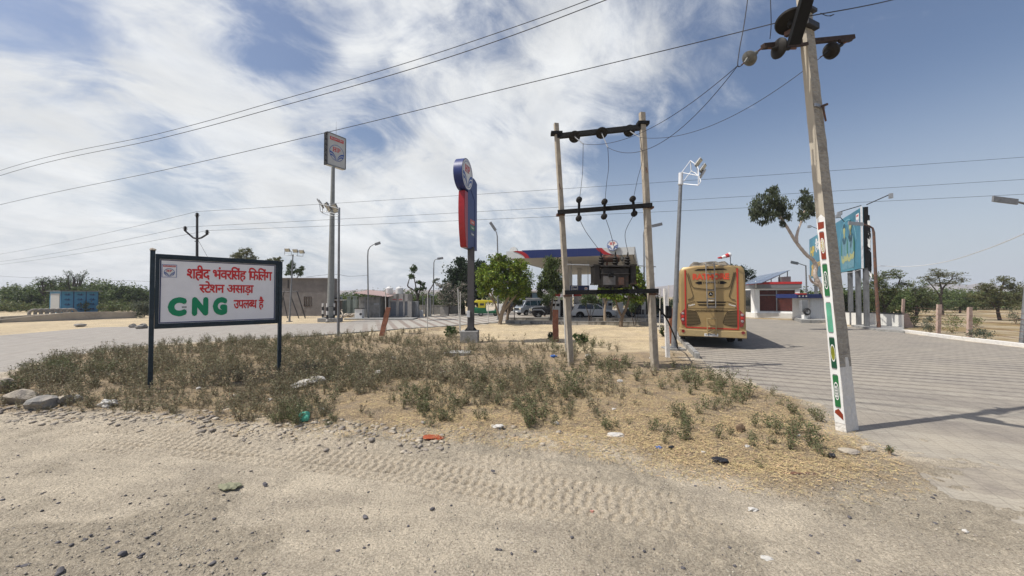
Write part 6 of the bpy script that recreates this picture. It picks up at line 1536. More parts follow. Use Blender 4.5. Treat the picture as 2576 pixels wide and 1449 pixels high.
# ---------------- vegetation ----------------
LF = dict(rough=.6, var=.25, scale=1.5, trans=.28, spec=.3)
M('leaf_bright', (.13, .19, .022), island=.45, **LF); M('leaf_dark', (.022, .042, .014), island=.4, **LF); M('leaf_mid', (.062, .095, .028), island=.45, **LF)
M('leaf_droop', (.085, .115, .030), island=.5, **LF); M('leaf_thorn', (.12, .155, .052), island=.4, **LF); M('leaf_olive', (.13, .135, .058), island=.4, **LF); M('leaf_gum', (.075, .092, .048), island=.5, **LF)
M('leaf_lime', (.20, .25, .03), island=.4, **LF); M('petal_pale', (.42, .36, .32), island=.3, rough=.7, var=.2, scale=2, trans=.3); M('leaf_greygreen', (.10, .115, .075), island=.4, **LF); M('leaf_yellow', (.16, .15, .045), island=.4, **LF)
M('leaf_weed', (.205, .195, .118), island=.5, rough=.6, var=.3, scale=.7, trans=.28, spec=.3, col2=(.115, .125, .062), fac=.42); M('leaf_weed_green', (.115, .135, .060), island=.45, **LF); M('twig', (.30, .235, .155), .9, var=.3, scale=20, island=.3); M('straw', (.50, .38, .20), .9, var=.25, scale=30, island=.35)
M('bark', (.16, .12, .085), .95, var=.35, scale=8, bump=.8, bscale=20); M('bark_dark', (.07, .055, .045), .95, var=.35, scale=8, bump=.6); M('bark_pale', (.50, .42, .35), .9, var=.25, scale=6, col2=(.24, .15, .11), fac=.40, bump=.3); M('trunk_tan', (.30, .235, .165), .9, var=.25, scale=6, bump=.5, stretch=(2, 2, .5))
def leaves(centres, size, g, droop=0.0, aspect=.5, flat=0.0):
    """one bent two-sided leaf quad per centre; returns verts and quads"""
    n = len(centres); a = g.normal(size=(n, 3)); a[:, 2] -= droop * 2.0
    if flat: a[:, 2] *= (1 - flat)
    a /= np.linalg.norm(a, axis=1)[:, None]; b = g.normal(size=(n, 3))
    if flat: b[:, 2] *= (1 - flat)
    b -= a * (a * b).sum(1)[:, None]; b /= np.linalg.norm(b, axis=1)[:, None] + 1e-9
    s = size * (.6 + .8 * g.random(n))[:, None]
    v = np.stack([centres - a * s * .5, centres + b * s * aspect * .5, centres + a * s * .5, centres - b * s * aspect * .5], 1)
    return v.reshape(-1, 3), np.arange(n * 4).reshape(n, 4)
def clump_points(g, c, r, n, sub=14, tight=.20, shell=.55):
    """leaf centres in sub-clumps that fill an ellipsoid unevenly"""
    d = g.normal(size=(sub, 3)); d /= np.linalg.norm(d, axis=1)[:, None]; rad = (g.random(sub) ** shell)[:, None]
    cc = d * rad * .88; k = g.integers(0, sub, n); sp = tight * (.6 + .8 * g.random(sub))[k][:, None]
    p = cc[k] + g.normal(size=(n, 3)) * sp
    return np.asarray(c) + p * np.asarray(r)
def tree(name, label, base, Y, blobs, trunk, mat='leaf_mid', bark='bark', n=4000, leaf=.16, droop=0, tr=.14, group=None, cat='tree', limbs=True, sub=14, tight=.2, aspect=.5, flat=0, seed=1, dense=1, mat2=None, zbase=0):
    """blobs: (x, y, rx, ry[, depth offset]) given as seen in the photo, at distance Y; trunk: list of (x, y) polylines from the base"""
    g = np.random.default_rng(seed); k = Y / F; b = P(base[0], base[1], Y); b.z = zbase
    t = thing(name, label, cat, b, group=group); tot = sum(q[2] * q[3] for q in blobs); pts = []
    for q in blobs:
        x, y, rx, ry = q[:4]; dy = q[4] if len(q) > 4 else 0
        c = P(x, y, Y + dy) - b; m = max(30, int(n * q[2] * q[3] / tot)); pts.append(clump_points(g, c, (rx * k, (rx + ry) / 2 * k, ry * k), m, sub, tight))
    pts = np.concatenate(pts); pts = pts[pts[:, 2] > .05]
    v, f = leaves(pts, leaf, g, droop, aspect, flat)
    mi = None; mats = [mat]
    if mat2: mats = [mat, mat2]; mi = (g.random(len(f)) < .35).astype(np.int32)
    me = np_mesh('crown', v, f, mats, mi); link('crown', me, t)
    m = MB(); tops = []
    for j, pl in enumerate(trunk):
        q = [P(x, y, Y) - b for x, y in pl]
        if abs(q[0].z) < .6 and j == 0: q[0].z = -.08
        r0 = tr * (1 if j == 0 else .62); qq = curve3(q, 5) if len(q) > 2 else q; L_ = len(qq); rr = [r0 * (1 - .55 * i / (L_ - 1)) * (1 + .08 * math.sin(i * 2.3)) for i in range(L_)]; rr[0] *= 1.25
        m.tube(qq, rr, 8); tops.append(qq)
    if limbs:
        rr_ = random.Random(seed)
        for q in blobs:
            c = P(q[0], q[1], Y + (q[4] if len(q) > 4 else 0)) - b; s0 = min((p for tt in tops for p in tt[len(tt) // 3:]), key=lambda p: (p - c).length)
            mid = lerp(s0, c, .5) + Vector((rr_.uniform(-.1, .1), rr_.uniform(-.1, .1), .1)) * (c - s0).length; m.tube(curve3([s0, mid, c], 4), [tr * .42 * (1 - .085 * i) for i in range(9)], 5)
            for _ in range(5):
                e = c + Vector((rr_.uniform(-1, 1) * q[2] * k, rr_.uniform(-1, 1) * q[2] * k, rr_.uniform(-.5, 1) * q[3] * k)) * .8; m.tube([lerp(mid, c, rr_.random()), e], [tr * .16, tr * .05], 4)
    m.build('trunk', bark, t, smooth=True)
    return t
# planted trees of the verge and forecourt
tree('tree', 'bright green leafy tree with a forked pale trunk right of the totem', (1257, 817), 29.6,
     [(1225, 700, 34, 40), (1262, 672, 40, 34), (1300, 690, 36, 44), (1250, 655, 26, 22), (1218, 728, 24, 24), (1265, 725, 36, 28, -.4), (1312, 720, 24, 36), (1244, 700, 34, 34, -.8), (1300, 665, 26, 18)],
     [[(1257, 817), (1262, 790), (1270, 765), (1280, 745), (1290, 725)], [(1258, 800), (1250, 780), (1246, 765)], [(1265, 785), (1285, 758), (1305, 735), (1312, 710)]], 'leaf_bright', 'trunk_tan', n=19000, leaf=.15, tr=.17, sub=30, tight=.115, aspect=.8, seed=3, mat2='leaf_lime')
tree('tree', 'slim trunk with hanging leaves close behind the forked pale trunk', (1276, 813), 31.5, [(1300, 722, 30, 26), (1325, 700, 20, 26), (1275, 742, 22, 16), (1322, 730, 16, 20)], [[(1276, 813), (1278, 785), (1284, 760)], [(1278, 790), (1295, 765)]], 'leaf_bright', 'bark', n=3200, leaf=.15, tr=.13, seed=4, mat2='leaf_mid')
tree('sapling', 'small bushy sapling between the bright tree and the van', (1294, 805), 31.5, [(1300, 757, 13, 12), (1306, 762, 9, 10)], [[(1294, 805), (1294, 770)]], 'leaf_mid', 'bark_dark', n=1200, leaf=.11, tr=.035, seed=5, cat='young tree')
tree('tree', 'upright dark tree with drooping leaves just left of the left frame pole', (1385, 807), 32, [(1388, 668, 22, 24), (1395, 700, 26, 28), (1370, 715, 22, 26), (1404, 722, 16, 24), (1380, 690, 22, 26), (1358, 735, 12, 14)],
     [[(1385, 807), (1387, 780), (1390, 740), (1389, 690)]], 'leaf_droop', 'bark', n=10500, leaf=.22, droop=.6, tr=.11, aspect=.34, sub=26, tight=.16, seed=6)
tree('sapling', 'fine-leaved young tree in front of the black jeep', (1393, 808), 30.8, [(1378, 748, 17, 20), (1388, 738, 12, 14), (1370, 760, 10, 12)], [[(1393, 808), (1389, 785), (1380, 760)], [(1390, 790), (1396, 768), (1398, 750)]], 'leaf_mid', 'bark', n=2600, leaf=.09, tr=.05, seed=7, cat='young tree', droop=.3)
tree('sapling', 'fine-leaved shrub tree in front of the white car', (1483, 820), 29.3, [(1478, 748, 18, 16), (1492, 755, 16, 16), (1468, 758, 10, 12)], [[(1483, 820), (1480, 790), (1470, 762)], [(1483, 818), (1485, 785), (1492, 760)], [(1484, 818), (1490, 790), (1500, 768)]], 'leaf_mid', 'bark_dark', n=2600, leaf=.10, tr=.05, seed=8, cat='young tree', droop=.4)
tree('tree', 'slender tree with a straight pinkish trunk in front of the white car bonnet', (1522, 808), 32.5, [(1535, 745, 22, 12), (1510, 738, 18, 10), (1548, 738, 16, 12)], [[(1522, 808), (1521, 785), (1522, 765), (1515, 735)], [(1522, 770), (1530, 745)]], 'leaf_mid', 'trunk_tan', n=1300, leaf=.16, tr=.13, seed=9)
tree('tree', 'bright green tree with a bent trunk behind the transformer', (1563, 828), 27.5,
     [(1602, 700, 24, 26), (1590, 680, 18, 16), (1570, 712, 26, 20), (1540, 722, 26, 16), (1612, 725, 16, 20), (1580, 735, 30, 12), (1520, 728, 20, 14), (1505, 705, 14, 14), (1555, 752, 24, 12), (1530, 742, 22, 14), (1600, 752, 22, 12)],
     [[(1563, 828), (1562, 812), (1566, 795), (1574, 778), (1580, 760), (1584, 735)], [(1566, 800), (1556, 780), (1550, 758)]], 'leaf_bright', 'bark', n=13000, leaf=.15, tr=.15, sub=26, tight=.13, aspect=.8, seed=10, mat2='leaf_lime')
tree('shrub', 'spindly bush with several thin stems right of the bent trunk', (1600, 820), 28.5, [(1605, 760, 18, 16), (1625, 750, 12, 16), (1590, 775, 12, 12)], [[(1596, 820), (1590, 795), (1585, 775)], [(1598, 820), (1606, 790), (1612, 765)], [(1600, 820), (1598, 790), (1600, 765)]], 'leaf_mid', 'bark_dark', n=2000, leaf=.11, tr=.04, seed=11, cat='shrub')
tree('tree', 'dark leafy tree behind the right frame pole near the bus', (1640, 800), 38, [(1640, 760, 24, 24), (1628, 745, 18, 14), (1655, 770, 16, 18)], [[(1640, 800), (1640, 770)]], 'leaf_dark', 'bark_dark', n=2500, leaf=.18, tr=.1, seed=12)
tree('tree', 'large dark round tree behind the totem post', (1165, 792), 46,
     [(1150, 705, 38, 46), (1190, 700, 36, 44), (1165, 675, 36, 28), (1135, 735, 30, 34), (1180, 745, 40, 34), (1215, 715, 24, 40), (1160, 655, 18, 12), (1205, 668, 18, 14)], [[(1165, 792), (1165, 740)]], 'leaf_dark', 'bark_dark', n=12000, leaf=.24, tr=.25, sub=34, tight=.16, aspect=.8, seed=13)
tree('bougainvillea', 'sprawling grey-green bush with pale blossoms before the dark round tree', (1128, 790), 43,
     [(1120, 722, 24, 14), (1140, 735, 28, 16), (1108, 745, 16, 16), (1158, 745, 22, 16), (1130, 758, 28, 14), (1165, 720, 12, 12), (1100, 715, 8, 5)], [[(1128, 790), (1130, 765), (1120, 735)], [(1130, 780), (1150, 745)]], 'leaf_greygreen', 'bark_dark', n=4000, leaf=.15, tr=.06, sub=26, tight=.17, mat2='petal_pale', seed=14, cat='bush')
tree('tree', 'pruned tree with two tufts of leaves at the right end of the toilet block', (1052, 792), 41,
     [(1039, 678, 10, 10), (1036, 695, 9, 9), (1044, 672, 6, 7), (1057, 712, 11, 10), (1062, 724, 10, 10), (1048, 730, 7, 8)],
     [[(1052, 792), (1052, 770), (1050, 748), (1046, 735), (1034, 725)], [(1050, 745), (1045, 715), (1040, 690)], [(1051, 750), (1056, 730), (1058, 715)], [(1036, 727), (1026, 720), (1028, 708), (1031, 698)]], 'leaf_mid', 'bark_dark', n=1700, leaf=.18, tr=.14, limbs=False, sub=10, seed=15)
tree('tree', 'thin pruned branch leaning right with a leaf tuft, near the curved lamp', (1080, 792), 44, [(1098, 703, 9, 4), (1092, 710, 6, 5)], [[(1080, 792), (1078, 740), (1086, 722), (1096, 704)]], 'leaf_greygreen', 'bark_dark', n=260, leaf=.15, tr=.10, limbs=False, seed=16)
# two thin-crowned trees behind the brown building
tree('tree', 'airy pale tree rising behind the signboard', (612, 800), 56, [(600, 645, 20, 12), (620, 636, 20, 14), (588, 655, 14, 8), (635, 652, 14, 12), (615, 662, 26, 10)], [[(612, 800), (612, 700), (615, 660)]], 'leaf_olive', 'bark', n=4200, leaf=.20, tr=.16, sub=30, tight=.13, seed=17)
tree('tree', 'airy pale tree just left of the three-lamp floodlight pole, behind the board', (690, 800), 52, [(680, 660, 14, 10), (698, 655, 16, 10), (690, 672, 20, 8)], [[(690, 800), (690, 700), (692, 668)]], 'leaf_olive', 'bark', n=2600, leaf=.19, tr=.13, sub=24, tight=.13, seed=18)
tree('tree', 'two-tufted tree behind the brown building roof at the three-lamp pole', (735, 800), 52, [(733, 668, 12, 14), (728, 685, 16, 10), (752, 684, 14, 12), (760, 676, 8, 7)], [[(735, 800), (735, 710), (733, 675)], [(735, 715), (755, 688)]], 'leaf_mid', 'bark_dark', n=2600, leaf=.19, tr=.12, sub=20, tight=.15, seed=19)
# leaning gum tree by the pole
gum = tree('gum_tree', 'leaning gum tree with peeling white trunk and two drooping crowns behind the big pole', (2100, 835), 24.5,
     [(1935, 500, 34, 26), (1905, 520, 26, 26), (1960, 520, 30, 28), (1930, 540, 34, 20), (1900, 545, 16, 14), (1975, 545, 16, 16), (1945, 480, 18, 14), (1918, 560, 14, 10), (1968, 562, 8, 12), (2026, 500, 18, 22), (2030, 525, 22, 22), (2020, 545, 14, 16), (2042, 530, 10, 18), (2025, 482, 10, 10)],
     [[(2104, 835), (2092, 790), (2080, 755), (2068, 728), (2056, 705), (2050, 690), (2052, 670), (2046, 655), (2030, 642), (2015, 625), (2000, 605), (1988, 585), (1974, 562), (1955, 535)], [(2004, 608), (2004, 595), (2008, 578), (2015, 560), (2024, 530)], [(2064, 718), (2048, 712), (2040, 705), (2036, 692)]],
     'leaf_gum', 'bark_pale', n=7200, leaf=.20, droop=1.1, tr=.16, aspect=.26, sub=40, tight=.13, seed=20, limbs=False)
tree('tree', 'dark round tree behind the kiosk, right above the roof of the bus', (1850, 800), 50, [(1860, 678, 16, 16), (1880, 690, 18, 14), (1845, 672, 12, 10), (1895, 702, 12, 10), (1870, 720, 30, 24)], [[(1870, 800), (1868, 730), (1864, 690)]], 'leaf_dark', 'bark_dark', n=3500, leaf=.22, tr=.16, sub=20, seed=21)
# pruned bare tree behind the blue cabin
def pruned(x, ytop, Y, label, seed, spread=26, h0=745):
    r_ = random.Random(seed); b = g0(x, Y, 0); t = thing('bare_tree', label, 'tree', b, group='pruned bare trees behind the blue cabin'); m = MB(); k = Y / F; zt = z_at(ytop, Y); tips = []
    m.tube([(0, 0, 0), (.1, 0, zt * .45)], [.25, .2], 7)
    for i in range(8):
        a = i * 2 * math.pi / 8 + r_.uniform(-.3, .3); e = Vector((math.cos(a) * spread * k * r_.uniform(.4, 1), math.sin(a) * .8, zt * r_.uniform(.72, .98))); mid = lerp(Vector((.1, 0, zt * .45)), e, .5) + Vector((math.cos(a) * .3, 0, -.2)); m.tube(curve3([Vector((.1, 0, zt * .42)), mid, e], 4), [.13 * (1 - .07 * j) for j in range(9)], 6); tips.append(e)
        for _ in range(3): f = e + Vector((r_.uniform(-.6, .6), r_.uniform(-.4, .4), r_.uniform(.0, .7))); m.tube([lerp(mid, e, r_.random()), f], [.06, .02], 4); tips.append(f)
    m.build('trunk', 'bark_dark', t); g = np.random.default_rng(seed); pts = np.concatenate([np.array(e) + g.normal(size=(26, 3)) * .17 for e in tips]); v, f = leaves(pts, .16, g); link('crown', np_mesh('crown', v, f, ['leaf_mid']), t)
pruned(115, 702, 60, 'knobbly pruned tree above the left end of the blue cabin', 1, 16); pruned(150, 698, 62, 'dark pruned tree with leaf tufts above the shutter of the blue cabin', 2, 22); pruned(184, 688, 60, 'tallest bare pruned tree with upright twigs above the blue cabin', 3, 24)

def scrub(name, label, Y, items, n, leaf, mats, seed, kind='stuff', cat='scrub', cut=None):
    """a belt of thorn scrub that reads as one mass; items (x, ytop, half width)"""
    g = np.random.default_rng(seed); k = Y / F; P_ = []
    for x, yt, hw in items:
        dy = g.uniform(-4, 4); zt = z_at(yt, Y + dy); c = P(x, 745, Y + dy)
        for j in range(6):
            cx = c.x + g.normal() * hw * k * .6; h = zt * g.uniform(.78, 1.06); P_.append(clump_points(g, (cx, c.y + g.uniform(-3, 3), h * .52), (hw * k * g.uniform(.5, .9), hw * k * .6, h * .50), max(20, int(n / len(items) / 6)), 22, .15, .45))
    P_ = np.concatenate(P_); P_[:, 2] = np.abs(P_[:, 2]); v, f = leaves(P_, leaf, g, 0, .5, .35); mi = (g.random(len(f)) < .4).astype(np.int32)
    o = link(name, np_mesh(name, v, f, mats, mi)); return tag(o, label, cat, kind=kind)
gs = np.random.default_rng(5)
its = [(x, 714 + 6 * math.sin(x * .021) + gs.uniform(-7, 5) + (8 if 60 < x < 110 else 0), gs.uniform(26, 40)) for x in range(-240, 420, 17)]
scrub('thorn_thicket', 'dense green thorn thicket filling the background left of the signboard', 64, its, 100000, .32, ['leaf_thorn', 'leaf_mid'], 1)
its = [(x, 765 + gs.uniform(-14, 8), gs.uniform(20, 32)) for x in range(-240, 420, 20)]
scrub('thorn_thicket', 'lower front fringe of the green thorn thicket behind the left parapet', 57.5, its, 45000, .24, ['leaf_thorn', 'leaf_olive'], 2)
its = [(x, 730 + gs.uniform(-8, 5), gs.uniform(20, 32)) for x in range(430, 840, 20)]
scrub('thorn_thicket', 'green thorn thicket hidden mostly behind the signboard and brown building', 66, its, 26000, .34, ['leaf_thorn', 'leaf_mid'], 13)
its = [(x, 734 + gs.uniform(-6, 4), gs.uniform(16, 26)) for x in range(830, 1130, 14)]
scrub('thorn_thicket', 'green thorn thicket behind the compound wall and toilet block', 62, its, 30000, .3, ['leaf_thorn', 'leaf_mid'], 3)
its = [(x, 742 + gs.uniform(-8, 4), gs.uniform(16, 26)) for x in range(1230, 1420, 14)]
scrub('thorn_thicket', 'hazy green scrub beyond the workshop under the canopy', 82, its, 9000, .3, ['leaf_thorn', 'leaf_mid'], 4)
its = [(x, 748 + gs.uniform(-10, 4), gs.uniform(20, 30)) for x in range(1480, 1720, 16)]
scrub('thorn_thicket', 'dark green scrub behind the forecourt between the pumps and the bus', 72, its, 9000, .3, ['leaf_dark', 'leaf_mid'], 6)
its = [(x, 728 + gs.uniform(-10, 8), gs.uniform(20, 34)) for x in range(1990, 2250, 14)]
scrub('thorn_thicket', 'green thorn thicket behind the white wall and billboard posts', 44, its, 42000, .24, ['leaf_thorn', 'leaf_mid'], 7)
its = [(x, 745 + gs.uniform(-9, 5), gs.uniform(26, 40)) for x in range(2180, 3000, 26)]
scrub('thorn_thicket', 'distant olive belt of scrub beyond the dry field on the right', 110, its, 42000, .5, ['leaf_olive', 'leaf_thorn'], 8)
its = [(x, 729 + gs.uniform(-12, 10), gs.uniform(22, 36)) for x in range(2240, 2900, 17)]
scrub('thorn_thicket', 'green band of thorn trees along the back of the dry field on the right', 66, its, 60000, .32, ['leaf_thorn', 'leaf_mid'], 12)
its = [(x, 748 + gs.uniform(-9, 5), gs.uniform(26, 40)) for x in range(-600, -230, 26)]
scrub('thorn_thicket', 'far belt of scrub beyond the left road', 110, its, 9000, .42, ['leaf_olive', 'leaf_thorn'], 9)
def thorn(label, bx, by, Y, blobs, trunk, n, seed, mat='leaf_thorn', leaf=.13, tr=.14, mat2='leaf_olive', group='thorn trees in the field'):
    return tree('thorn_tree', label, (bx, by), Y, blobs, trunk, mat, 'bark_dark', n=n, leaf=leaf, tr=tr, sub=40, tight=.11, flat=.55, seed=seed, group=group, mat2=mat2, aspect=.5)
thorn('wide feathery thorn tree right behind the rusty lamp pipe', 2225, 800, 36, [(2215, 700, 40, 22), (2250, 690, 34, 14), (2190, 730, 40, 28), (2240, 735, 40, 28), (2215, 765, 44, 24), (2275, 715, 22, 12)], [[(2225, 800), (2222, 760), (2210, 720)], [(2224, 780), (2250, 740), (2265, 700)]], 9000, 31)
thorn('flat-topped umbrella thorn tree, the highest over the field', 2365, 800, 44, [(2360, 690, 34, 12), (2395, 692, 32, 10), (2335, 702, 26, 12), (2420, 705, 22, 8), (2375, 712, 44, 12), (2350, 680, 20, 6)], [[(2372, 800), (2370, 775), (2366, 748), (2372, 725), (2395, 702)], [(2368, 750), (2350, 725), (2335, 708)], [(2370, 740), (2366, 715), (2362, 700)]], 3600, 32, mat='leaf_olive')
thorn('bushy green thorn tree left of the umbrella thorn', 2305, 800, 42, [(2300, 728, 34, 26), (2320, 745, 34, 26), (2285, 755, 30, 24), (2335, 765, 26, 20)], [[(2305, 800), (2305, 765), (2302, 735)]], 7000, 33)
thorn('dark green thorn tree under the right side of the umbrella thorn', 2415, 800, 50, [(2410, 748, 36, 24), (2440, 752, 30, 20), (2385, 765, 26, 20), (2425, 770, 36, 18)], [[(2415, 800), (2415, 770), (2412, 750)]], 6500, 34, mat2='leaf_mid')
thorn('olive tree with a visible dark trunk in the field near the right edge', 2514, 806, 35, [(2500, 735, 40, 24), (2525, 705, 26, 14), (2545, 722, 26, 18), (2470, 745, 30, 20), (2550, 752, 34, 22), (2505, 762, 46, 18), (2478, 722, 22, 12)], [[(2516, 806), (2512, 792), (2510, 775), (2515, 745), (2524, 712)], [(2511, 780), (2490, 755)]], 9500, 35, mat='leaf_olive', leaf=.12)
thorn('olive thorn tree cut by the right edge of the picture', 2610, 815, 38, [(2590, 745, 36, 22), (2620, 735, 36, 26), (2575, 765, 30, 20), (2640, 765, 36, 24)], [[(2610, 815), (2608, 780), (2600, 750)]], 5500, 36, mat='leaf_olive')
thorn('small far thorn tree between the umbrella thorn and the olive tree', 2455, 792, 62, [(2450, 745, 22, 12), (2462, 755, 24, 12)], [[(2455, 792), (2455, 760)]], 2000, 37, leaf=.2)
def bush(label, x, y, w, h, mat, n, leaf, seed, name='bush', group=None, Y=None, aspect=.55, stems=6, flat=0, tw='twig'):
    c = G(x, y); Y = Y or c.y; k = Y / F; g = np.random.default_rng(seed); b = P(x, y, Y); b.z = .0; t = thing(name, label, 'bush' if name == 'bush' else 'plant', b, group=group)
    W, H = w * k / 2, h * k; pts = clump_points(g, (0, 0, H * .52), (W, W * .8, H * .52), n, 16, .2, .5); pts[:, 2] = np.abs(pts[:, 2]) + .01
    v, f = leaves(pts, leaf, g, 0, aspect, flat); link('foliage', np_mesh('foliage', v, f, [mat]), t); m = MB(); r_ = random.Random(seed)
    for i in range(stems):
        a = i * 6.28 / stems; m.tube([(0, 0, 0), (math.cos(a) * W * .3, math.sin(a) * W * .3, H * .45), (math.cos(a) * W * r_.uniform(.5, .9), math.sin(a) * W * .7, H * r_.uniform(.7, .98))], [.012 + W * .01, .008, .004], 4)
    m.build('stem', tw, t)
    return t
bush('large pale dry bush beside the left post of the signboard', 362, 803, 50, 44, 'leaf_greygreen', 2600, .14, 41, Y=39)
bush('round waxy green shrub left of the totem footing', 1134, 850, 30, 30, 'leaf_mid', 500, .13, 42, name='milkweed', aspect=.75)
bush('low waxy green shrub beside the lower right of the left frame pole', 1462, 866, 44, 34, 'leaf_mid', 320, .11, 43, name='milkweed', aspect=.7)
bush('small dark green shrub at the foot of the upright red slab', 1386, 858, 18, 20, 'leaf_dark', 200, .10, 44, name='milkweed', aspect=.7)
bush('light green leafy plant beside the thin white stake near the bus', 1666, 848, 14, 34, 'leaf_mid', 300, .08, 45, name='milkweed', aspect=.6)
bush('tiny feathery green plant alone on the paving edge at the right', 2238, 1146, 20, 26, 'leaf_weed_green', 420, .016, 46, name='seedling', aspect=.4)
for i, (x, y, w, h, sd) in enumerate(((2340, 842, 40, 46, 47), (2395, 838, 60, 50, 48), (2470, 858, 60, 30, 49), (2300, 822, 34, 34, 50), (2555, 815, 36, 36, 51), (2455, 822, 40, 24, 52))):
    bush(['sparse weedy bush left of the middle fence post', 'tall sparse bush between the two nearer fence posts', 'low dark bush behind the nearest fence post', 'thin bush beside the broken slab at the wall', 'round green bush in the field by the right edge', 'thorny dry bush behind the nearest fence post'][i], x, y, w, h, ('leaf_greygreen', 'leaf_thorn')[i % 2], 700, .07, sd, group='bushes along the wire fence')
def tuft(mb_v, mb_f, mi, g, n_st, h, spread, leafn, lsz):
    pass
def weed_variant(seed, h=.34, stems=9, ln=15, ls=.020):
    g = random.Random(seed); V, Fq, mi = [], [], []
    def quad(a, b, c, d, m): o = len(V); V.extend([a, b, c, d]); Fq.append([o, o + 1, o + 2, o + 3]); mi.append(m)
    for s in range(stems):
        a = g.uniform(0, 6.28); L_ = h * g.uniform(.5, 1.1); lean = g.uniform(.15, .95); p = Vector((g.uniform(-.02, .02), g.uniform(-.02, .02), 0)); d = Vector((math.cos(a) * lean, math.sin(a) * lean, 1)).normalized(); pts = [p]
        for k in range(4):
            d = (d + Vector((g.uniform(-.25, .25), g.uniform(-.25, .25), g.uniform(-.05, .2)))).normalized(); p = p + d * L_ / 4; pts.append(p)
        for k in range(4):
            w = .0035 * (1 - k * .15); x = d.cross(Vector((0, 0, 1))).normalized() if abs(d.z) < .99 else Vector((1, 0, 0)); y = Vector((0, 0, 1)).cross(x)
            quad(pts[k] - x * w, pts[k] + x * w, pts[k + 1] + x * w * .8, pts[k + 1] - x * w * .8, 1)
            quad(pts[k] - y * w - d * 0, pts[k] + y * w, pts[k + 1] + y * w * .8, pts[k + 1] - y * w * .8, 1)
        for k in range(ln):
            t = g.uniform(.18, 1.02); i = min(3, int(t * 4)); q = lerp(pts[i], pts[i + 1], min(1, t * 4 - i)); o = Vector((g.gauss(0, 1), g.gauss(0, 1), g.gauss(0, .6))) * h * .075; c = q + o
            u = Vector((g.gauss(0, 1), g.gauss(0, 1), g.gauss(0, .7))).normalized(); v = u.cross(Vector((g.gauss(0, 1), g.gauss(0, 1), g.gauss(0, 1)))).normalized(); z = ls * g.uniform(.6, 1.4)
            quad(c - u * z, c + v * z * .45, c + u * z, c - v * z * .45, 0)
            if k % 2 == 0: w = .0018; quad(q - v * w, q + v * w, c + v * w, c - v * w, 1)
    return np.array([tuple(q) for q in V]), np.array(Fq), np.array(mi)
def scatter(name, label, variants, pts, scales, mats, seed, cat='weeds', tilt=.15, kind='stuff', zs=None):
    g = np.random.default_rng(seed); Vs, Fs, Ms, o = [], [], [], 0
    for i, (x, y) in enumerate(pts):
        v, f, m = variants[g.integers(len(variants))]; a = g.uniform(0, 2 * np.pi); c, s = np.cos(a), np.sin(a); k = scales[i]; v = v * k; t = g.normal() * tilt
        x_, y_, z_ = v[:, 0] + v[:, 2] * t, v[:, 1], v[:, 2]
        Vs.append(np.stack([x_ * c - y_ * s + x, x_ * s + y_ * c + y, z_ + (zs[i] if zs is not None else 0)], 1)); Fs.append(f + o); Ms.append(m); o += len(v)
    return tag(link(name, np_mesh(name, np.concatenate(Vs), np.concatenate(Fs), mats, np.concatenate(Ms))), label, cat, kind=kind)
def heights(xs, ys):
    i = np.clip(np.searchsorted(gx, xs), 1, len(gx) - 1); j = np.clip(np.searchsorted(gy, ys), 1, len(gy) - 1); return np.maximum(Z[j, i], Z[j - 1, i - 1])
def sample(n, dens, seed, x0=-16, x1=7.5, y0=4.2, y1=24):
    """random ground points kept with probability dens(photo x, photo y)"""
    g = np.random.default_rng(seed); x = g.uniform(x0, x1, n); y = y0 * (y1 / y0) ** g.random(n); px, py = topix(x, y)
    keep = (g.random(n) < dens(px, py, x, y)) & (sdf(x, y, ISL) < -.05) & (sdf(x, y, PV) > .12)
    return x[keep], y[keep]
def gm(px, py, cx, cy, sx, sy, w): return w * np.exp(-((px - cx) / sx) ** 2 - ((py - cy) / sy) ** 2)
def dens_main(px, py, x, y):
    patch = sst(-.14, .16, fbm(x, y, .75, 90, 3) + .05)
    d = gm(px, py, 330, 950, 420, 90, 1.2) + gm(px, py, 330, 1015, 330, 34, .9) + gm(px, py, 640, 1030, 160, 30, .6) + gm(px, py, 800, 960, 320, 90, .75) + gm(px, py, 1180, 960, 240, 85, .50) + gm(px, py, 1000, 880, 360, 38, .55) + gm(px, py, 1380, 990, 200, 70, .42) + gm(px, py, 720, 1050, 160, 26, .6)
    d = np.where(sdf(x, y, SANDP) < .2, d * .08, d)
    return d.clip(0, 1) * ((.18 + .82 * patch) * (px > 820) + (.5 + .5 * patch) * (px <= 820)) * np.where(py > 1070, .15, 1)
WV = [weed_variant(i, .22 + .03 * (i % 5), 5 + i % 5, 8 + i % 4, .0165) for i in range(10)]; WG = [weed_variant(50 + i, .36, 9, 17, .019) for i in range(8)]
x, y = sample(17000, dens_main, 21); k = np.random.default_rng(1).uniform(.30, 1.15, len(x)) * (1 + .4 * (y > 9))
far = y > 11; keep = ~far | (np.random.default_rng(2).random(len(x)) < .8); x, y, k = x[keep], y[keep], k[keep]
scatter('dry_weeds', 'brownish dry weeds covering the left and middle of the verge', WV, np.stack([x, y], 1), k, ['leaf_weed', 'twig'], 5, zs=heights(x, y) - .01)
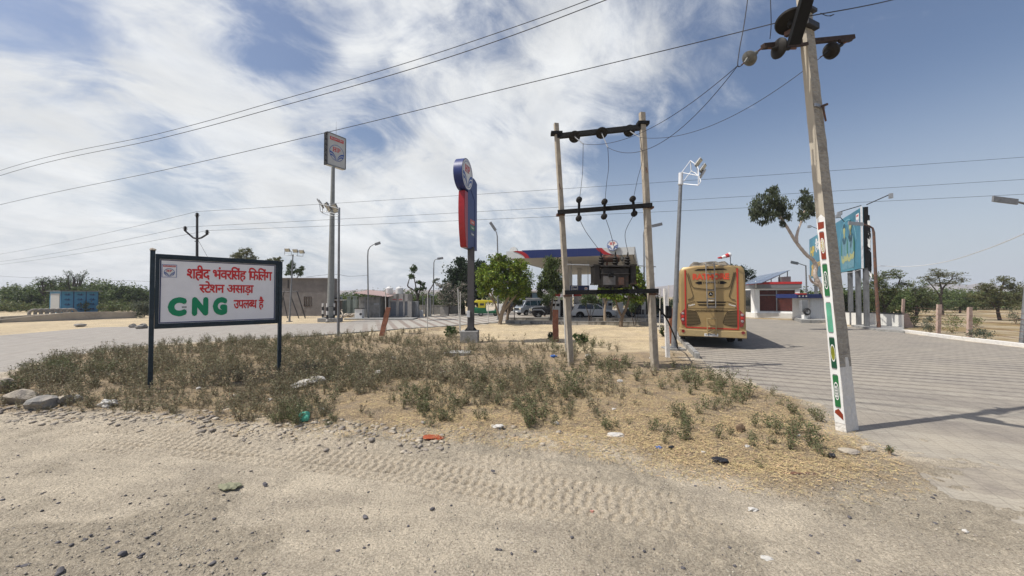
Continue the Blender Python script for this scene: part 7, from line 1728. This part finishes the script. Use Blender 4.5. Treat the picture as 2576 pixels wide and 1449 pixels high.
def dens_green(px, py, x, y):
    d = gm(px, py, 620, 870, 300, 26, .35) + gm(px, py, 150, 940, 140, 40, .4)
    for c in ((1130, 1045, 80, 34), (1330, 1050, 80, 36), (1230, 1000, 60, 30), (1450, 990, 50, 30), (1040, 1010, 50, 28), (1545, 1075, 60, 16), (1720, 1080, 60, 26), (1760, 960, 80, 26), (1840, 1010, 70, 24), (1930, 1095, 90, 30), (2020, 1120, 50, 24), (1530, 940, 70, 20),
              (1500, 1140, 22, 12), (1640, 1115, 14, 8), (1895, 1190, 26, 14), (720, 1070, 60, 16), (850, 1090, 20, 6), (1085, 1088, 16, 6), (1440, 880, 60, 14), (1980, 1060, 40, 30), (2075, 1050, 20, 26), (1390, 960, 60, 26), (760, 1045, 80, 24)): d = d + gm(px, py, *c, .55)
    return d.clip(0, .8)
x, y = sample(7500, dens_green, 22, -16, 7.6, 3.9, 20); k = np.random.default_rng(3).uniform(.35, 1.0, len(x)) * (1 + .3 * (y > 8))
scatter('green_weeds', 'greener taller weeds in loose clumps over the straw-covered verge', WG, np.stack([x, y], 1), k, ['leaf_weed_green', 'twig'], 6, zs=heights(x, y) - .01)
def dens_tall(px, py, x, y):
    d = 0 * px
    for c in ((2040, 1060, 60, 40), (1890, 1040, 60, 40), (1800, 1000, 80, 40), (1780, 1080, 60, 30), (1100, 1020, 160, 40), (1350, 1020, 100, 40), (1990, 1120, 60, 30)): d = d + gm(px, py, *c, .07)
    return d + gm(px, py, 500, 950, 500, 80, .05)
WT = [weed_variant(80 + i, .55, 4, 12, .016) for i in range(6)]
x, y = sample(6000, dens_tall, 23, -13, 7.6, 4, 13)
scatter('tall_weeds', 'thin tall weed stems standing above the clumps near the right pole', WT, np.stack([x, y], 1), np.full(len(x), .8), ['leaf_weed_green', 'twig'], 7, zs=heights(x, y) - .01)
# straw litter lying on the verge
def blade(seed):
    g = random.Random(seed); V, Fq = [], []
    for s in range(14):
        a = g.uniform(0, 6.28); L_ = g.uniform(.015, .065); w = g.uniform(.001, .0024); c = Vector((g.gauss(0, .07), g.gauss(0, .07), g.uniform(.002, .022))); d = Vector((math.cos(a), math.sin(a), g.uniform(-.2, .2))) * L_ / 2; n_ = Vector((-math.sin(a), math.cos(a), g.uniform(-.5, .5))) * w; o = len(V); V += [tuple(c - d - n_), tuple(c + d - n_), tuple(c + d + n_), tuple(c - d + n_)]; Fq.append([o, o + 1, o + 2, o + 3])
    return np.array(V), np.array(Fq), np.zeros(len(Fq), int)
SB = [blade(i) for i in range(12)]
def dens_straw(px, py, x, y): return (gm(px, py, 1700, 1090, 700, 110, .95) + gm(px, py, 1900, 1170, 320, 60, .9) + gm(px, py, 1200, 1000, 600, 130, .35) + gm(px, py, 2050, 1160, 240, 60, .6)) * (.4 + .6 * sst(-.2, .2, fbm(x, y, 1.6, 95, 3)))
gq = np.random.default_rng(77); n = 26000; x = gq.uniform(-8, 8, n); y = 3.6 * (11 / 3.6) ** gq.random(n); px, py = topix(x, y); kp = (gq.random(n) < dens_straw(px, py, x, y)) & (sdf(x, y, ISL) < .35) & (sdf(x, y, PV) > -.15)
x, y = x[kp], y[kp]; scatter('straw', 'dry straw and grass litter strewn over the point of the verge', SB, np.stack([x, y], 1), gq.uniform(.7, 1.3, len(x)), ['straw'], 8, cat='straw litter', zs=heights(x, y) + .002, tilt=0)
# gravel
M('gravel', (.345, .31, .25), .9, var=.3, scale=14, island=.4); M('gravel_dark', (.085, .08, .085), .85, var=.3, scale=10, island=.3)
def pebble(seed, fl=.6):
    r_ = random.Random(seed); bm = bmesh.new(); bmesh.ops.create_icosphere(bm, subdivisions=1, radius=.5); s = (r_.uniform(.8, 1.3), r_.uniform(.6, 1), r_.uniform(.3, .7) * fl * 1.6)
    for v in bm.verts: v.co = Vector((v.co.x * s[0] * r_.uniform(.72, 1.12), v.co.y * s[1] * r_.uniform(.72, 1.12), v.co.z * s[2] * r_.uniform(.8, 1.1)))
    V = np.array([tuple(v.co) for v in bm.verts]); Fq = np.array([[v.index for v in f.verts] for f in bm.faces]); bm.free(); return V, Fq, np.zeros(len(Fq), int)
PB = [pebble(i) for i in range(10)]
def scatter3(name, label, variants, x, y, s, mats, seed, cat, rim=.25):
    g = np.random.default_rng(seed); Vs, Fs, o = [], [], 0; h = heights(x, y)
    for i in range(len(x)):
        v, f, m = variants[g.integers(len(variants))]; a = g.uniform(0, 6.28); c, sn = np.cos(a), np.sin(a); k = s[i]
        Vs.append(np.stack([(v[:, 0] * c - v[:, 1] * sn) * k + x[i], (v[:, 0] * sn + v[:, 1] * c) * k + y[i], v[:, 2] * k + h[i] + k * rim * .25], 1)); Fs.append(f + o); o += len(v)
    me = np_mesh(name, np.concatenate(Vs), np.concatenate(Fs), mats, k=3); return tag(link(name, me), label, cat, kind='stuff')
n = 75000; x = gq.uniform(-9, 9, n); y = 2.3 * (8 / 2.3) ** gq.random(n); px, py = topix(x, y); isl = sdf(x, y, ISL); kp = (gq.random(n) < (.25 + .75 * sst(-.1, .25, fbm(x, y, .55, 21, 3) - .10 * (x > 1.5))) * .75) & (sdf(x, y, PV) > .1) & (isl > -.3)
for t in TR:
    d_, a_, s_ = polyline_d(x, y, [tuple(G(*q))[:2] for q in t]); kp &= ~((d_ < .2) & (gq.random(n) < .9))
x, y = x[kp], y[kp]; s = .006 + .022 * gq.random(len(x)) ** 5; scatter3('gravel', 'fine gravel scattered over the dusty foreground', PB, x, y, s, ['gravel'], 9, 'gravel')
kp = gq.random(len(x)) < .05 * (1 + (x < 0)); scatter3('dark_gravel', 'dark stone chips scattered over the dusty foreground', PB, x[kp] + .03, y[kp] + .02, .012 + .036 * gq.random(kp.sum()) ** 3, ['gravel_dark'], 10, 'gravel')
n = 12000; x = gq.uniform(-10, 2.5, n); y = 5.4 * (8 / 5.4) ** gq.random(n); isl = sdf(x, y, ISL); w_ = fbm(x, y, 1.2, 98, 3) * .5; kp = (gq.random(n) < np.exp(-((isl + w_ - .05) / .30) ** 2) * (.35 + .65 * (x < -1))) & (sdf(x, y, PV) > .1)
x, y = x[kp], y[kp]; scatter3('rubble_chips', 'flat stone chips lining the front edge of the weedy verge', [pebble(20 + i, .45) for i in range(8)], x, y, .015 + .12 * gq.random(len(x)) ** 4, ['stone_pale'], 11, 'gravel', rim=.1)
# rocks at the left end of the verge
for k, (x, y, w, d_, h, mt, lb) in enumerate(((38, 1022, .62, .40, .22, 'stone_pale', 'big pale layered rock at the far left end of the verge'), (105, 1032, .48, .34, .17, 'stone_grey', 'smooth grey flat rock, second from the left edge'), (160, 1022, .46, .30, .14, 'stone_pale', 'dark-edged flat rock, third from the left edge'),
                                              (8, 990, .5, .35, .2, 'stone_pale', 'pale slab cut by the left edge of the picture'), (190, 1015, .26, .2, .12, 'stone_grey', 'small dark rock right of the three flat rocks'))):
    p = G(x, y); rock('rock', lb, p, (w * 1.0, d_, h * 2.1), mt, 80 + k, 'rock')
for k, (x, y, s) in enumerate(((785, 1058 - 23, .16), (640, 1052, .14), (570, 1030, .18), (870, 1068, .15), (1010, 1065, .10), (455, 1052, .16), (950, 1078, .12))):
    p = G(x, y); rock('rock', 'flat stone lying at the %s of the verge' % ['edge below the white rubble', 'front edge under the signboard', 'front edge left of the signboard leg', 'front edge near the green bag', 'front edge right of the green bag', 'front edge below the left signboard post', 'front edge before the orange rag'][k], p, (s * 1.4, s, s * .5), 'stone_pale', 95 + k, 'rock')
STN = [(45, 1147), (215, 1360), (310, 1397), (400, 1370), (65, 1425), (150, 1440), (775, 1337), (1087, 1282), (918, 1303), (915, 1380), (1240, 1187), (665, 1222), (850, 1388), (535, 1420)]
for k, (x, y) in enumerate(STN):
    p = G(x, y); s = .032 + .016 * ((k * 7) % 3); rock('stone', 'small dark stone on the dusty foreground, %s' % ['at the left edge level with the tyre tracks', 'in the lower left, alone', 'in the lower left, right of another', 'above the bottom edge at lower left', 'nearest the bottom left corner', 'second from the bottom left corner', 'left of centre low down', 'just below the tyre tracks in the centre', 'midway between the two central stones', 'low in the centre left', 'on the tyre tracks in the centre', 'right of the grey-green rag', 'near the bottom left of centre', 'at the bottom edge left of centre'][k], p, (s * 1.4, s, s * .7), 'gravel_dark', 120 + k)
# litter
M('plastic_white', (.50, .48, .44), .5, var=.1, scale=20); M('plastic_green', (.10, .42, .30), .35, var=.2, scale=12); M('plastic_blue', (.03, .12, .40), .4, var=.2); M('rag_orange', (.28, .06, .02), .8, var=.25, scale=14); M('rag_olive', (.20, .20, .13), .9, var=.3, scale=14); M('plastic_black', (.02, .02, .022), .35, var=.2); M('paper_pink', (.50, .25, .20), .7, var=.2); M('coconut', (.16, .11, .07), .9, var=.3, scale=12)
def crumple(name, label, x, y, w, h, mat, seed, cat, d=None, zo=.0):
    if w > 60: d = .07
    p = G(x, y); r_ = random.Random(seed); k = p.y / F; W, H = w * k, h * k; bm = bmesh.new(); bmesh.ops.create_icosphere(bm, subdivisions=3, radius=.5); D = d or W * .7
    f1, f2, f3 = [Vector([r_.uniform(-1, 1) for _ in range(3)]) * 9 for _ in range(3)]
    for v in bm.verts:
        q = v.co; s = 1 + .20 * math.sin(q.dot(f1) + 1) + .16 * math.sin(q.dot(f2) * 1.7) + .12 * abs(math.sin(q.dot(f3) * 2.3)); v.co = Vector((q.x * W * s, q.y * D * s, (q.z * s + .42) * H))
    me = bpy.data.meshes.new(name); bm.to_mesh(me); bm.free(); me.materials.append(MT[mat]); o = link(name, me); o.location = p + Vector((0, 0, zo + float(heights(np.array([p.x]), np.array([p.y]))[0]) - .01)); return tag(o, label, cat)
crumple('plastic_bag', 'pale green plastic bag lying at the front of the weeds', 766, 1068, 24, 26, 'plastic_green', 1, 'plastic bag', zo=.02)
for k, (x, y, w, h) in enumerate(((752, 978, 34, 14), (775, 972, 40, 20), (798, 968, 34, 20), (742, 982, 20, 8))): crumple('white_rubble', '%s lump of white plaster rubble in the weeds right of the signboard' % ('left', 'largest middle', 'right', 'smallest leftmost')[k], x, y, w, h, 'plastic_white', 10 + k, 'rubble')
for k, (nm_, lb, x, y, w, h, mt, ct) in enumerate((('plastic_bag', 'white crumpled bag in the weeds right of the rubble', 952, 948, 22, 14, 'plastic_white', 'plastic bag'), ('plastic_bag', 'white torn bag at the front edge below the signboard left part', 270, 1030, 34, 20, 'plastic_white', 'plastic bag'),
    ('wrapper', 'blue and white wrapper near the pale green bag', 812, 1036, 14, 10, 'plastic_white', 'wrapper'), ('rag', 'bright orange rag lying on the straw', 1088, 1107, 44, 9, 'rag_orange', 'rag'), ('rag', 'dusty olive rag on the bare foreground at the left', 575, 1228, 44, 14, 'rag_olive', 'rag'),
    ('cup', 'blue cup in the weeds left of the left frame pole', 1393, 902, 14, 7, 'plastic_blue', 'cup'), ('paper', 'pinkish paper sheet between the frame poles', 1550, 910, 30, 5, 'paper_pink', 'paper'), ('coconut_shell', 'round brown coconut shell among the weeds near the pole', 1863, 1088, 22, 18, 'coconut', 'coconut shell'),
    ('plastic_bag', 'black plastic bag scrap near the red-brown sleeve', 2093, 1156, 18, 14, 'plastic_black', 'plastic bag'), ('plastic_bag', 'black scrap of plastic on the straw at centre right', 1690, 1135, 14, 10, 'plastic_black', 'plastic bag'), ('rag', 'tangled black netting on the straw', 1814, 1166, 36, 14, 'plastic_black', 'netting'),
    ('wrapper', 'red-brown plastic sleeve lying on the straw at the tip of the verge', 2010, 1198, 90, 6, 'rust', 'wrapper'), ('wrapper', 'crumpled white wrapper on the bare dirt at lower right', 1893, 1283, 22, 9, 'plastic_white', 'wrapper'), ('bottle_cap', 'pink bottle cap on the tyre tracks', 1489, 1275, 9, 5, 'paper_pink', 'bottle cap'),
    ('wrapper', 'white paper scrap at the front edge in the centre', 1254, 1085, 24, 10, 'plastic_white', 'wrapper'), ('wrapper', 'small white wrapper nearer the bottom at lower right', 1930, 1402, 26, 6, 'plastic_white', 'wrapper'), ('wrapper', 'white scrap at the far lower right of the dirt', 2428, 1337, 16, 7, 'plastic_white', 'wrapper'),
    ('stone', 'pinkish grey flat stone near the pole foot', 2140, 1142, 40, 12, 'stone_pale', 'stone'), ('stone', 'pale stone right of the pinkish one near the pole foot', 2184, 1136, 26, 12, 'stone_pale', 'stone'), ('wrapper', 'blue scrap under the low green weeds', 1657, 1130, 14, 6, 'plastic_blue', 'wrapper'), ('wrapper', 'white bowl-shaped scrap under the spreading weed', 1548, 1098, 34, 7, 'plastic_white', 'wrapper'))):
    crumple(nm_, lb, x, y, w, h, mt, 30 + k, ct)
for k, (x, y) in enumerate(((345, 905), (590, 1000), (990, 905), (1115, 940), (1560, 965), (1480, 900), (1640, 905), (1545, 1035), (1880, 1130), (1770, 1145), (2010, 1105), (1400, 1070), (880, 900), (500, 985), (680, 1010))):
    crumple('paper_scrap', 'tiny pale scrap in the verge weeds, %s' % ('far left by the left road', 'between the signboard legs', 'left of the cut footing', 'just right of the cut footing', 'between the frame poles, nearer', 'left of the left frame pole', 'behind the right frame pole', 'centre right below the frame', 'left of the coconut shell', 'below the spreading weed', 'right of the coconut shell', 'centre front edge', 'behind the signboard right leg', 'right of the signboard left leg', 'before the signboard right leg')[k], x, y, 11, 7, 'plastic_white', 60 + k, 'litter')['group'] = 'tiny pale scraps in the weeds'
b = G(1152, 892); b.z = 0; t = thing('cut_footing', 'low square concrete footing with four rusty bolts standing out, half hidden in the weeds', 'footing', b)
MB().box((0, 0, .05), (.95, .7, .14)).build('block', 'concrete_grey', t, bevel=.02)
for q in ((-.3, 0), (-.08, -.1), (.08, .1), (.26, 0)): MB().tube([(q[0], q[1], .1), (q[0], q[1], .3)], .014, 6).build('bolt', 'rust', t)
# ---------------- vehicles and people ----------------
M('car_white', (.70, .70, .69), .22, .0, var=.03, spec=.6); M('car_black', (.018, .018, .020), .25, var=.1, spec=.6); M('car_silver', (.30, .33, .37), .3, .4, var=.06); M('auto_green', (.012, .13, .055), .4, var=.12); M('auto_yellow', (.62, .52, .03), .6, var=.12)
M('skin', (.20, .11, .07), .6, var=.1); M('shirt_white', (.66, .66, .65), .8, var=.08); M('trousers', (.035, .035, .05), .85, var=.2); M('hair', (.01, .009, .008), .6)
def wheel(t, x, y, r, w=.22, side=-1):
    m = MB(); m.lathe([(r * .6, -w / 2), (r * .94, -w / 2), (r, -w * .3), (r, w * .3), (r * .94, w / 2), (r * .6, w / 2)], (x, y, r), (0, 1, 0), 24); o = m.build('wheel', 'rubber', t, smooth=True)
    q = MB(); q.lathe([(r * .62, 0), (r * .58, .02), (r * .2, .035)], (x, y + side * w * .42, r), (0, side, 0), 20, 0)
    for k in range(5): a = R(72 * k); q.bar((x, y + side * w * .60, r), (x + math.cos(a) * r * .56, y + side * w * .52, r + math.sin(a) * r * .56), .04, .02, 0)
    q.build('rim', 'galv', o)
def car(name, label, b, rz, low, green, W, paint, wheels, wr, glass, lamps=(), roofw=.80, cat='car', top_mat=None, extra=None):
    """low / green: side outlines (x, z) of hull and glasshouse; x forward"""
    t = thing(name, label, cat, b, rz); fr = lambda u, v, w: Vector((u, -w, v))
    MB().prism(low, -W / 2, W / 2, fr).build('body', paint, t, bevel=.05, bseg=3, smooth=True)
    z0 = min(v for u, v in green); z1 = max(v for u, v in green); wid = lambda v: W / 2 * lerp(.96, roofw, (v - z0) / (z1 - z0))
    m = MB(); n = len(green); m.add([(u, -wid(v), v) for u, v in green] + [(u, wid(v), v) for u, v in green], [list(range(n)), list(range(n, 2 * n))[::-1]] + [[i, n + i, n + (i + 1) % n, (i + 1) % n] for i in range(n)])
    m.build('cabin', top_mat or paint, t, bevel=.03, smooth=True)
    for g in glass:
        for s in (-1, 1): MB().add([(u, s * (wid(v) + .008), v) for u, v in g], [list(range(len(g)))]).build('window', 'glass_dark', t)
    # front and rear screens
    for a, c in ((green[1], green[2]), (green[-2] if False else green[-1], green[-2])):
        p, q = Vector((a[0], 0, a[1])), Vector((c[0], 0, c[1])); u = (q - p); nn = Vector((u.z, 0, -u.x)).normalized(); mid = (p + q) / 2; cen = Vector((sum(x for x, z in green) / n, 0, (z0 + z1) / 2)); nn = nn if nn.dot(mid - cen) > 0 else -nn
        A, B = p + u * .12 + nn * .012, p + u * .90 + nn * .012; MB().add([(A.x, -wid(A.z) * .9, A.z), (A.x, wid(A.z) * .9, A.z), (B.x, wid(B.z) * .9, B.z), (B.x, -wid(B.z) * .9, B.z)], [(0, 1, 2, 3)]).build('screen', 'glass_dark', t)
    for x in wheels:
        for s in (-1, 1):
            wheel(t, x, s * (W / 2 - .12), wr, .22, s); c = [(x + math.cos(R(a)) * wr * 1.18, wr + math.sin(R(a)) * wr * 1.18) for a in range(-10, 191, 15)]
            MB().prism(c, 0, .012, lambda u, v, w, s=s: Vector((u, s * (W / 2 - .005 + w), v))).build('wheel_arch', 'black', t)
    for (x, z, l, h, mt) in lamps:
        for s in (-1, 1): MB().box((x, s * (W / 2 - .22), z), (l, .42, h)).build('headlight' if mt == 'lamp_glass' else 'tail_light', mt, t, bevel=.01)
    for s in (-1, 1): MB().box((green[1][0] * 0 + max(u for u, v in green) - .35, s * (W / 2 + .09), z0 + .10), (.14, .2, .13)).build('mirror', paint, t, bevel=.02)
    if extra: extra(t, fr)
    return t
suvg = [(.25, .92), (3.35, .92), (2.62, 1.42), (2.2, 1.50), (.85, 1.50), (.35, 1.40)]
suvg = [(.15, .90), (3.30, .92), (2.55, 1.42), (2.1, 1.50), (.80, 1.50), (.40, 1.42)]
car('car', 'white hatchback suv seen from the side facing right, behind the low forecourt wall', g0(1436, 37.8, 0), R(-4), [(.02, .40), (.10, .28), (4.05, .26), (4.25, .40), (4.27, .68), (4.12, .84), (3.3, .94), (.2, .96), (.0, .80)], suvg, 1.80, 'car_white', (.80, 3.42), .34,
    [[(.55, .98), (.75, 1.36), (1.30, 1.42), (1.34, .97)], [(1.40, .97), (1.38, 1.42), (2.05, 1.42), (2.10, .96)], [(2.16, .96), (2.12, 1.42), (2.45, 1.36), (3.02, .97)]],
    [(4.22, .72, .10, .09, 'lamp_glass'), (.03, .80, .08, .12, 'lens_red')], extra=lambda t, fr: (MB().box((2.1, 0, .27), (3.9, 1.82, .14)).build('sill', 'black', t), MB().box((4.26, 0, .50), (.06, 1.1, .2)).build('grille', 'black', t), MB().tube([(.8, 0, 1.50), (.62, 0, 1.62)], .012, 5).build('aerial', 'black', t)))
def jeepx(t, fr):
    MB().box((2.9, 0, 1.36), (2.4, 1.6, .10)).build('soft_top', 'black', t, bevel=.03)
    for s in (-1, 1): MB().prism([(.05, .78), (.2, .90), (1.05, .90), (1.35, .62), (1.28, .58), (1.0, .80), (.25, .80)], s * .83 - .10, s * .83 + .10, fr).build('mudguard', 'car_silver', t)
    MB().lathe([(.1, 0), (.34, .0), (.36, .1), (.34, .2), (.1, .2)], (4.06, 0, .95), (1, 0, 0), 20).build('spare_wheel', 'rubber', t, smooth=True)
    MB().box((-.12, 0, .52), (.16, 1.6, .14)).build('bumper', 'dark_steel', t)
t = car('jeep', 'old black open jeep facing left under the fine-leaved young tree', g0(1335, 39.0, 0), R(4), [(.0, .5), (.1, .38), (4.0, .38), (4.05, .5), (4.05, 1.08), (1.45, 1.10), (1.35, 1.16), (.15, 1.08), (.0, 1.0)], [(4.0, 1.08), (1.45, 1.10), (1.62, 1.78), (1.75, 1.82), (3.95, 1.82), (4.02, 1.75)], 1.6, 'car_black', (.68, 3.25), .38,
        [[(2.75, 1.2), (2.75, 1.70), (3.8, 1.70), (3.85, 1.2)], [(1.72, 1.2), (1.78, 1.70), (2.60, 1.70), (2.60, 1.2)]], [(-.01, .82, .06, .2, 'lamp_glass')], roofw=.9, cat='jeep', extra=jeepx)
def vanx(t, fr):
    MB().box((4.0 - .35, 0, .45), (.1, 1.5, .1)).build('bumper', 'black', t); MB().box((3.73, 0, .75), (.04, .9, .16)).build('grille', 'black', t); MB().box((3.76, 0, .42), (.03, .45, .12)).build('number_plate', 'white_paint', t)
    MB().box((1.7, 0, 1.92), (2.6, 1.2, .10)).build('roof_load', 'white_paint', t)
car('van', 'grey van with a roof load parked behind the black jeep, nose to the left', g0(1366, 46, 0), R(212), [(.0, .3), (3.6, .3), (3.72, .4), (3.70, .85), (3.35, 1.0), (.0, 1.05)], [(.05, 1.0), (3.40, 1.0), (2.95, 1.72), (2.7, 1.84), (.25, 1.86), (.08, 1.7)], 1.65, 'car_silver', (.7, 2.95), .30,
    [[(.3, 1.12), (.35, 1.66), (1.3, 1.68), (1.3, 1.12)], [(1.4, 1.12), (1.4, 1.68), (2.3, 1.68), (2.35, 1.12)], [(2.42, 1.12), (2.40, 1.66), (2.8, 1.62), (3.1, 1.12)]], [(3.68, .78, .08, .18, 'lamp_glass')], cat='van', extra=vanx)
car('car', 'dark car half hidden in shade behind the bent trunk and thin saplings', g0(1668, 41, 0), R(176), [(.02, .40), (.10, .28), (4.05, .26), (4.25, .40), (4.27, .68), (4.12, .84), (3.3, .94), (.2, .96), (.0, .80)], suvg, 1.78, 'car_black', (.80, 3.42), .33,
    [[(.55, .98), (.75, 1.36), (2.05, 1.42), (2.10, .96)], [(2.16, .96), (2.12, 1.42), (2.45, 1.36), (3.02, .97)]], [(4.22, .72, .10, .09, 'lamp_glass')])
car('car', 'dark vehicle parked far back behind the bright tree trunk', g0(1262, 50, 0), R(5), [(.02, .40), (.10, .28), (4.05, .26), (4.25, .40), (4.27, .68), (4.12, .84), (3.3, .94), (.2, .96), (.0, .80)], suvg, 1.78, 'car_black', (.80, 3.42), .33, [[(.55, .98), (.75, 1.36), (2.05, 1.42), (2.10, .96)]], [(4.22, .72, .10, .09, 'lamp_glass')])
def auto():
    b = g0(1193, 42.6, 0); t = thing('auto_rickshaw', 'green and yellow three-wheeled auto rickshaw facing right under the dark tree', 'auto rickshaw', b, R(6)); fr = lambda u, v, w: Vector((u, -w, v)); W = 1.3
    MB().prism([(.0, .45), (.05, .32), (2.55, .30), (2.72, .42), (2.62, .9), (2.4, 1.02), (2.25, .6), (1.35, .5), (1.28, .95), (.02, .95)], -W / 2, W / 2, fr).build('body', 'auto_green', t, bevel=.04, smooth=True)
    MB().prism([(.0, 1.62), (-.12, 1.5), (.0, 1.48), (2.25, 1.50), (2.42, 1.42), (2.46, 1.5), (2.2, 1.68), (1.2, 1.76), (.2, 1.74)], -W / 2, W / 2, fr).build('hood', 'auto_yellow', t, bevel=.03, smooth=True)
    for s in (-1, 1): MB().prism([(.42, .93), (1.2, .93), (1.22, 1.52), (.42, 1.52)], s * W / 2 - .02, s * W / 2 + .02, fr).build('side_panel', 'auto_yellow', t); MB().prism([(.62, 1.18), (1.05, 1.18), (1.05, 1.42), (.62, 1.42)], s * (W / 2 + .0) - .027, s * W / 2 + .027, fr).build('side_window', 'glass_dark', t)
    for u in (.02, 1.28, 2.38):
        for s in (-1, 1): MB().bar((u, s * (W / 2 - .03), .9), (u - .03, s * (W / 2 - .03), 1.52), .04).build('roof_post', 'auto_green', t)
    MB().add([(2.50, -.5, .98), (2.50, .5, .98), (2.34, .5, 1.50), (2.34, -.5, 1.50)], [(0, 1, 2, 3)]).build('windscreen', 'glass_dark', t)
    MB().box((.75, 0, .75), (.7, 1.1, .25)).box((.45, 0, 1.1), (.15, 1.1, .5)).build('seat', 'black', t, bevel=.03)
    wheel(t, .72, -.55, .24, .14, -1); wheel(t, .72, .55, .24, .14, 1); wheel(t, 2.35, 0, .24, .14, -1); MB().lathe([(.09, 0), (.08, .05)], (2.68, 0, .85), (1, 0, .0), 14).build('headlight', 'lamp_glass', t)
auto()
def person(label, b, rz, arm=.1, shirt='shirt_white', stride=.12):
    t = thing('person', label, 'person', b, rz)
    J = {'pel': (0, 0, .95), 'sp': (0, .01, 1.18), 'ch': (0, 0, 1.38), 'nk': (0, 0, 1.50), 'hd': (0, -.02, 1.58), 'ht': (0, -.01, 1.70)}
    V = [J[k] for k in ('pel', 'sp', 'ch', 'nk', 'hd', 'ht')]; r = [.13, .12, .13, .05, .085, .075]; E = [(i, i + 1) for i in range(5)]
    def chain(st, pts, rs):
        p = st
        for q, rr in zip(pts, rs): V.append(q); r.append(rr); E.append((p, len(V) - 1)); p = len(V) - 1
        return p
    for s in (-1, 1):
        h = chain(2, [(s * .19, 0, 1.40), (s * .25, .0, 1.13), (s * (.26), -arm - .06, .90), (s * .26, -arm - .10, .83)], [.055, .042, .032, .034])
        for k in range(4): chain(h, [(s * (.245 + .014 * k), -arm - .13, .78 - .012 * (k in (1, 2))), (s * (.243 + .014 * k), -arm - .12, .74 - .014 * (k in (1, 2)))], [.009, .008])
        chain(h, [(s * .235, -arm - .15, .80)], [.010])
        chain(0, [(s * .09, 0, .88), (s * .10, -.02 + s * stride * .4, .48), (s * .10, s * stride + .03, .08), (s * .10, s * stride - .12, .03)], [.095, .062, .045, .035])
    me = bpy.data.meshes.new('body'); me.from_pydata(V, E, []); o = link('body', me, t); me.materials.append(MT['skin']); sk = o.modifiers.new('Skin', 'SKIN')
    for i, v in enumerate(me.skin_vertices[0].data): v.radius = (r[i], r[i] * (.8 if i < 3 else 1)); v.use_root = (i == 0)
    o.modifiers.new('Sub', 'SUBSURF').levels = 1; o.modifiers['Sub'].render_levels = 1
    m = MB(); m.tube([(0, 0, .86), (0, .01, 1.1), (0, 0, 1.35), (0, 0, 1.47)], [.165, .155, .185, .08], 14)
    for s in (-1, 1): m.tube([(s * .12, 0, 1.42), (s * .20, 0, 1.39), (s * .255, 0, 1.15)], [.08, .075, .06], 10)
    m.build('shirt', shirt, t, smooth=True); m = MB()
    for s in (-1, 1): m.tube([(s * .07, 0, .93), (s * .09, 0, .84), (s * .10, -.02 + s * stride * .4, .48), (s * .10, s * stride + .03, .10)], [.11, .115, .085, .07], 12)
    m.build('trousers', 'trousers', t, smooth=True); MB().lathe([(.02, -.09), (.088, -.05), (.098, .02), (.075, .085), (.02, .11)], (0, .015, 1.66), n=14).build('hair', 'hair', t, smooth=True)
    f = MB(); f.lathe([(.02, 0), (.012, .03)], (0, -.10, 1.60), (0, -1, -.2), 6); f.build('nose', 'skin', t); e = MB()
    for s in (-1, 1): e.lathe([(.011, 0), (.006, .008)], (s * .035, -.098, 1.63), (0, -1, 0), 8)
    e.box((0, -.098, 1.555), (.05, .01, .012)); e.build('face_marks', 'hair', t); return t
person('person in a white shirt and dark trousers standing behind the black jeep', g0(1370, 41.5, 0), R(20), .15)
person('person in a white shirt walking beside the dark car in the forecourt', g0(1562, 38.6, 0), R(-60), .2, stride=.2)
person('person in a dark shirt at the fuel pumps behind the white car', g0(1505, 41, 0), R(150), .25, 'trousers')
# ---------------- air: thin even haze over the whole place ----------------
def haze():
    m = bpy.data.materials.new('haze_air'); m.use_nodes = True; N = m.node_tree.nodes; L = m.node_tree.links
    N.remove(N['Principled BSDF']); v = N.new('ShaderNodeVolumePrincipled'); v.inputs['Density'].default_value = .00045; v.inputs['Color'].default_value = (.88, .92, 1, 1); L.new(v.outputs[0], N['Material Output'].inputs['Volume'])
    MT['haze_air'] = m; o = MB().box((0, 1000, 18), (3000.5, 2801, 42)).build('haze', 'haze_air'); tag(o, 'thin pale haze filling the air over the fields', 'haze', kind='stuff')
haze()
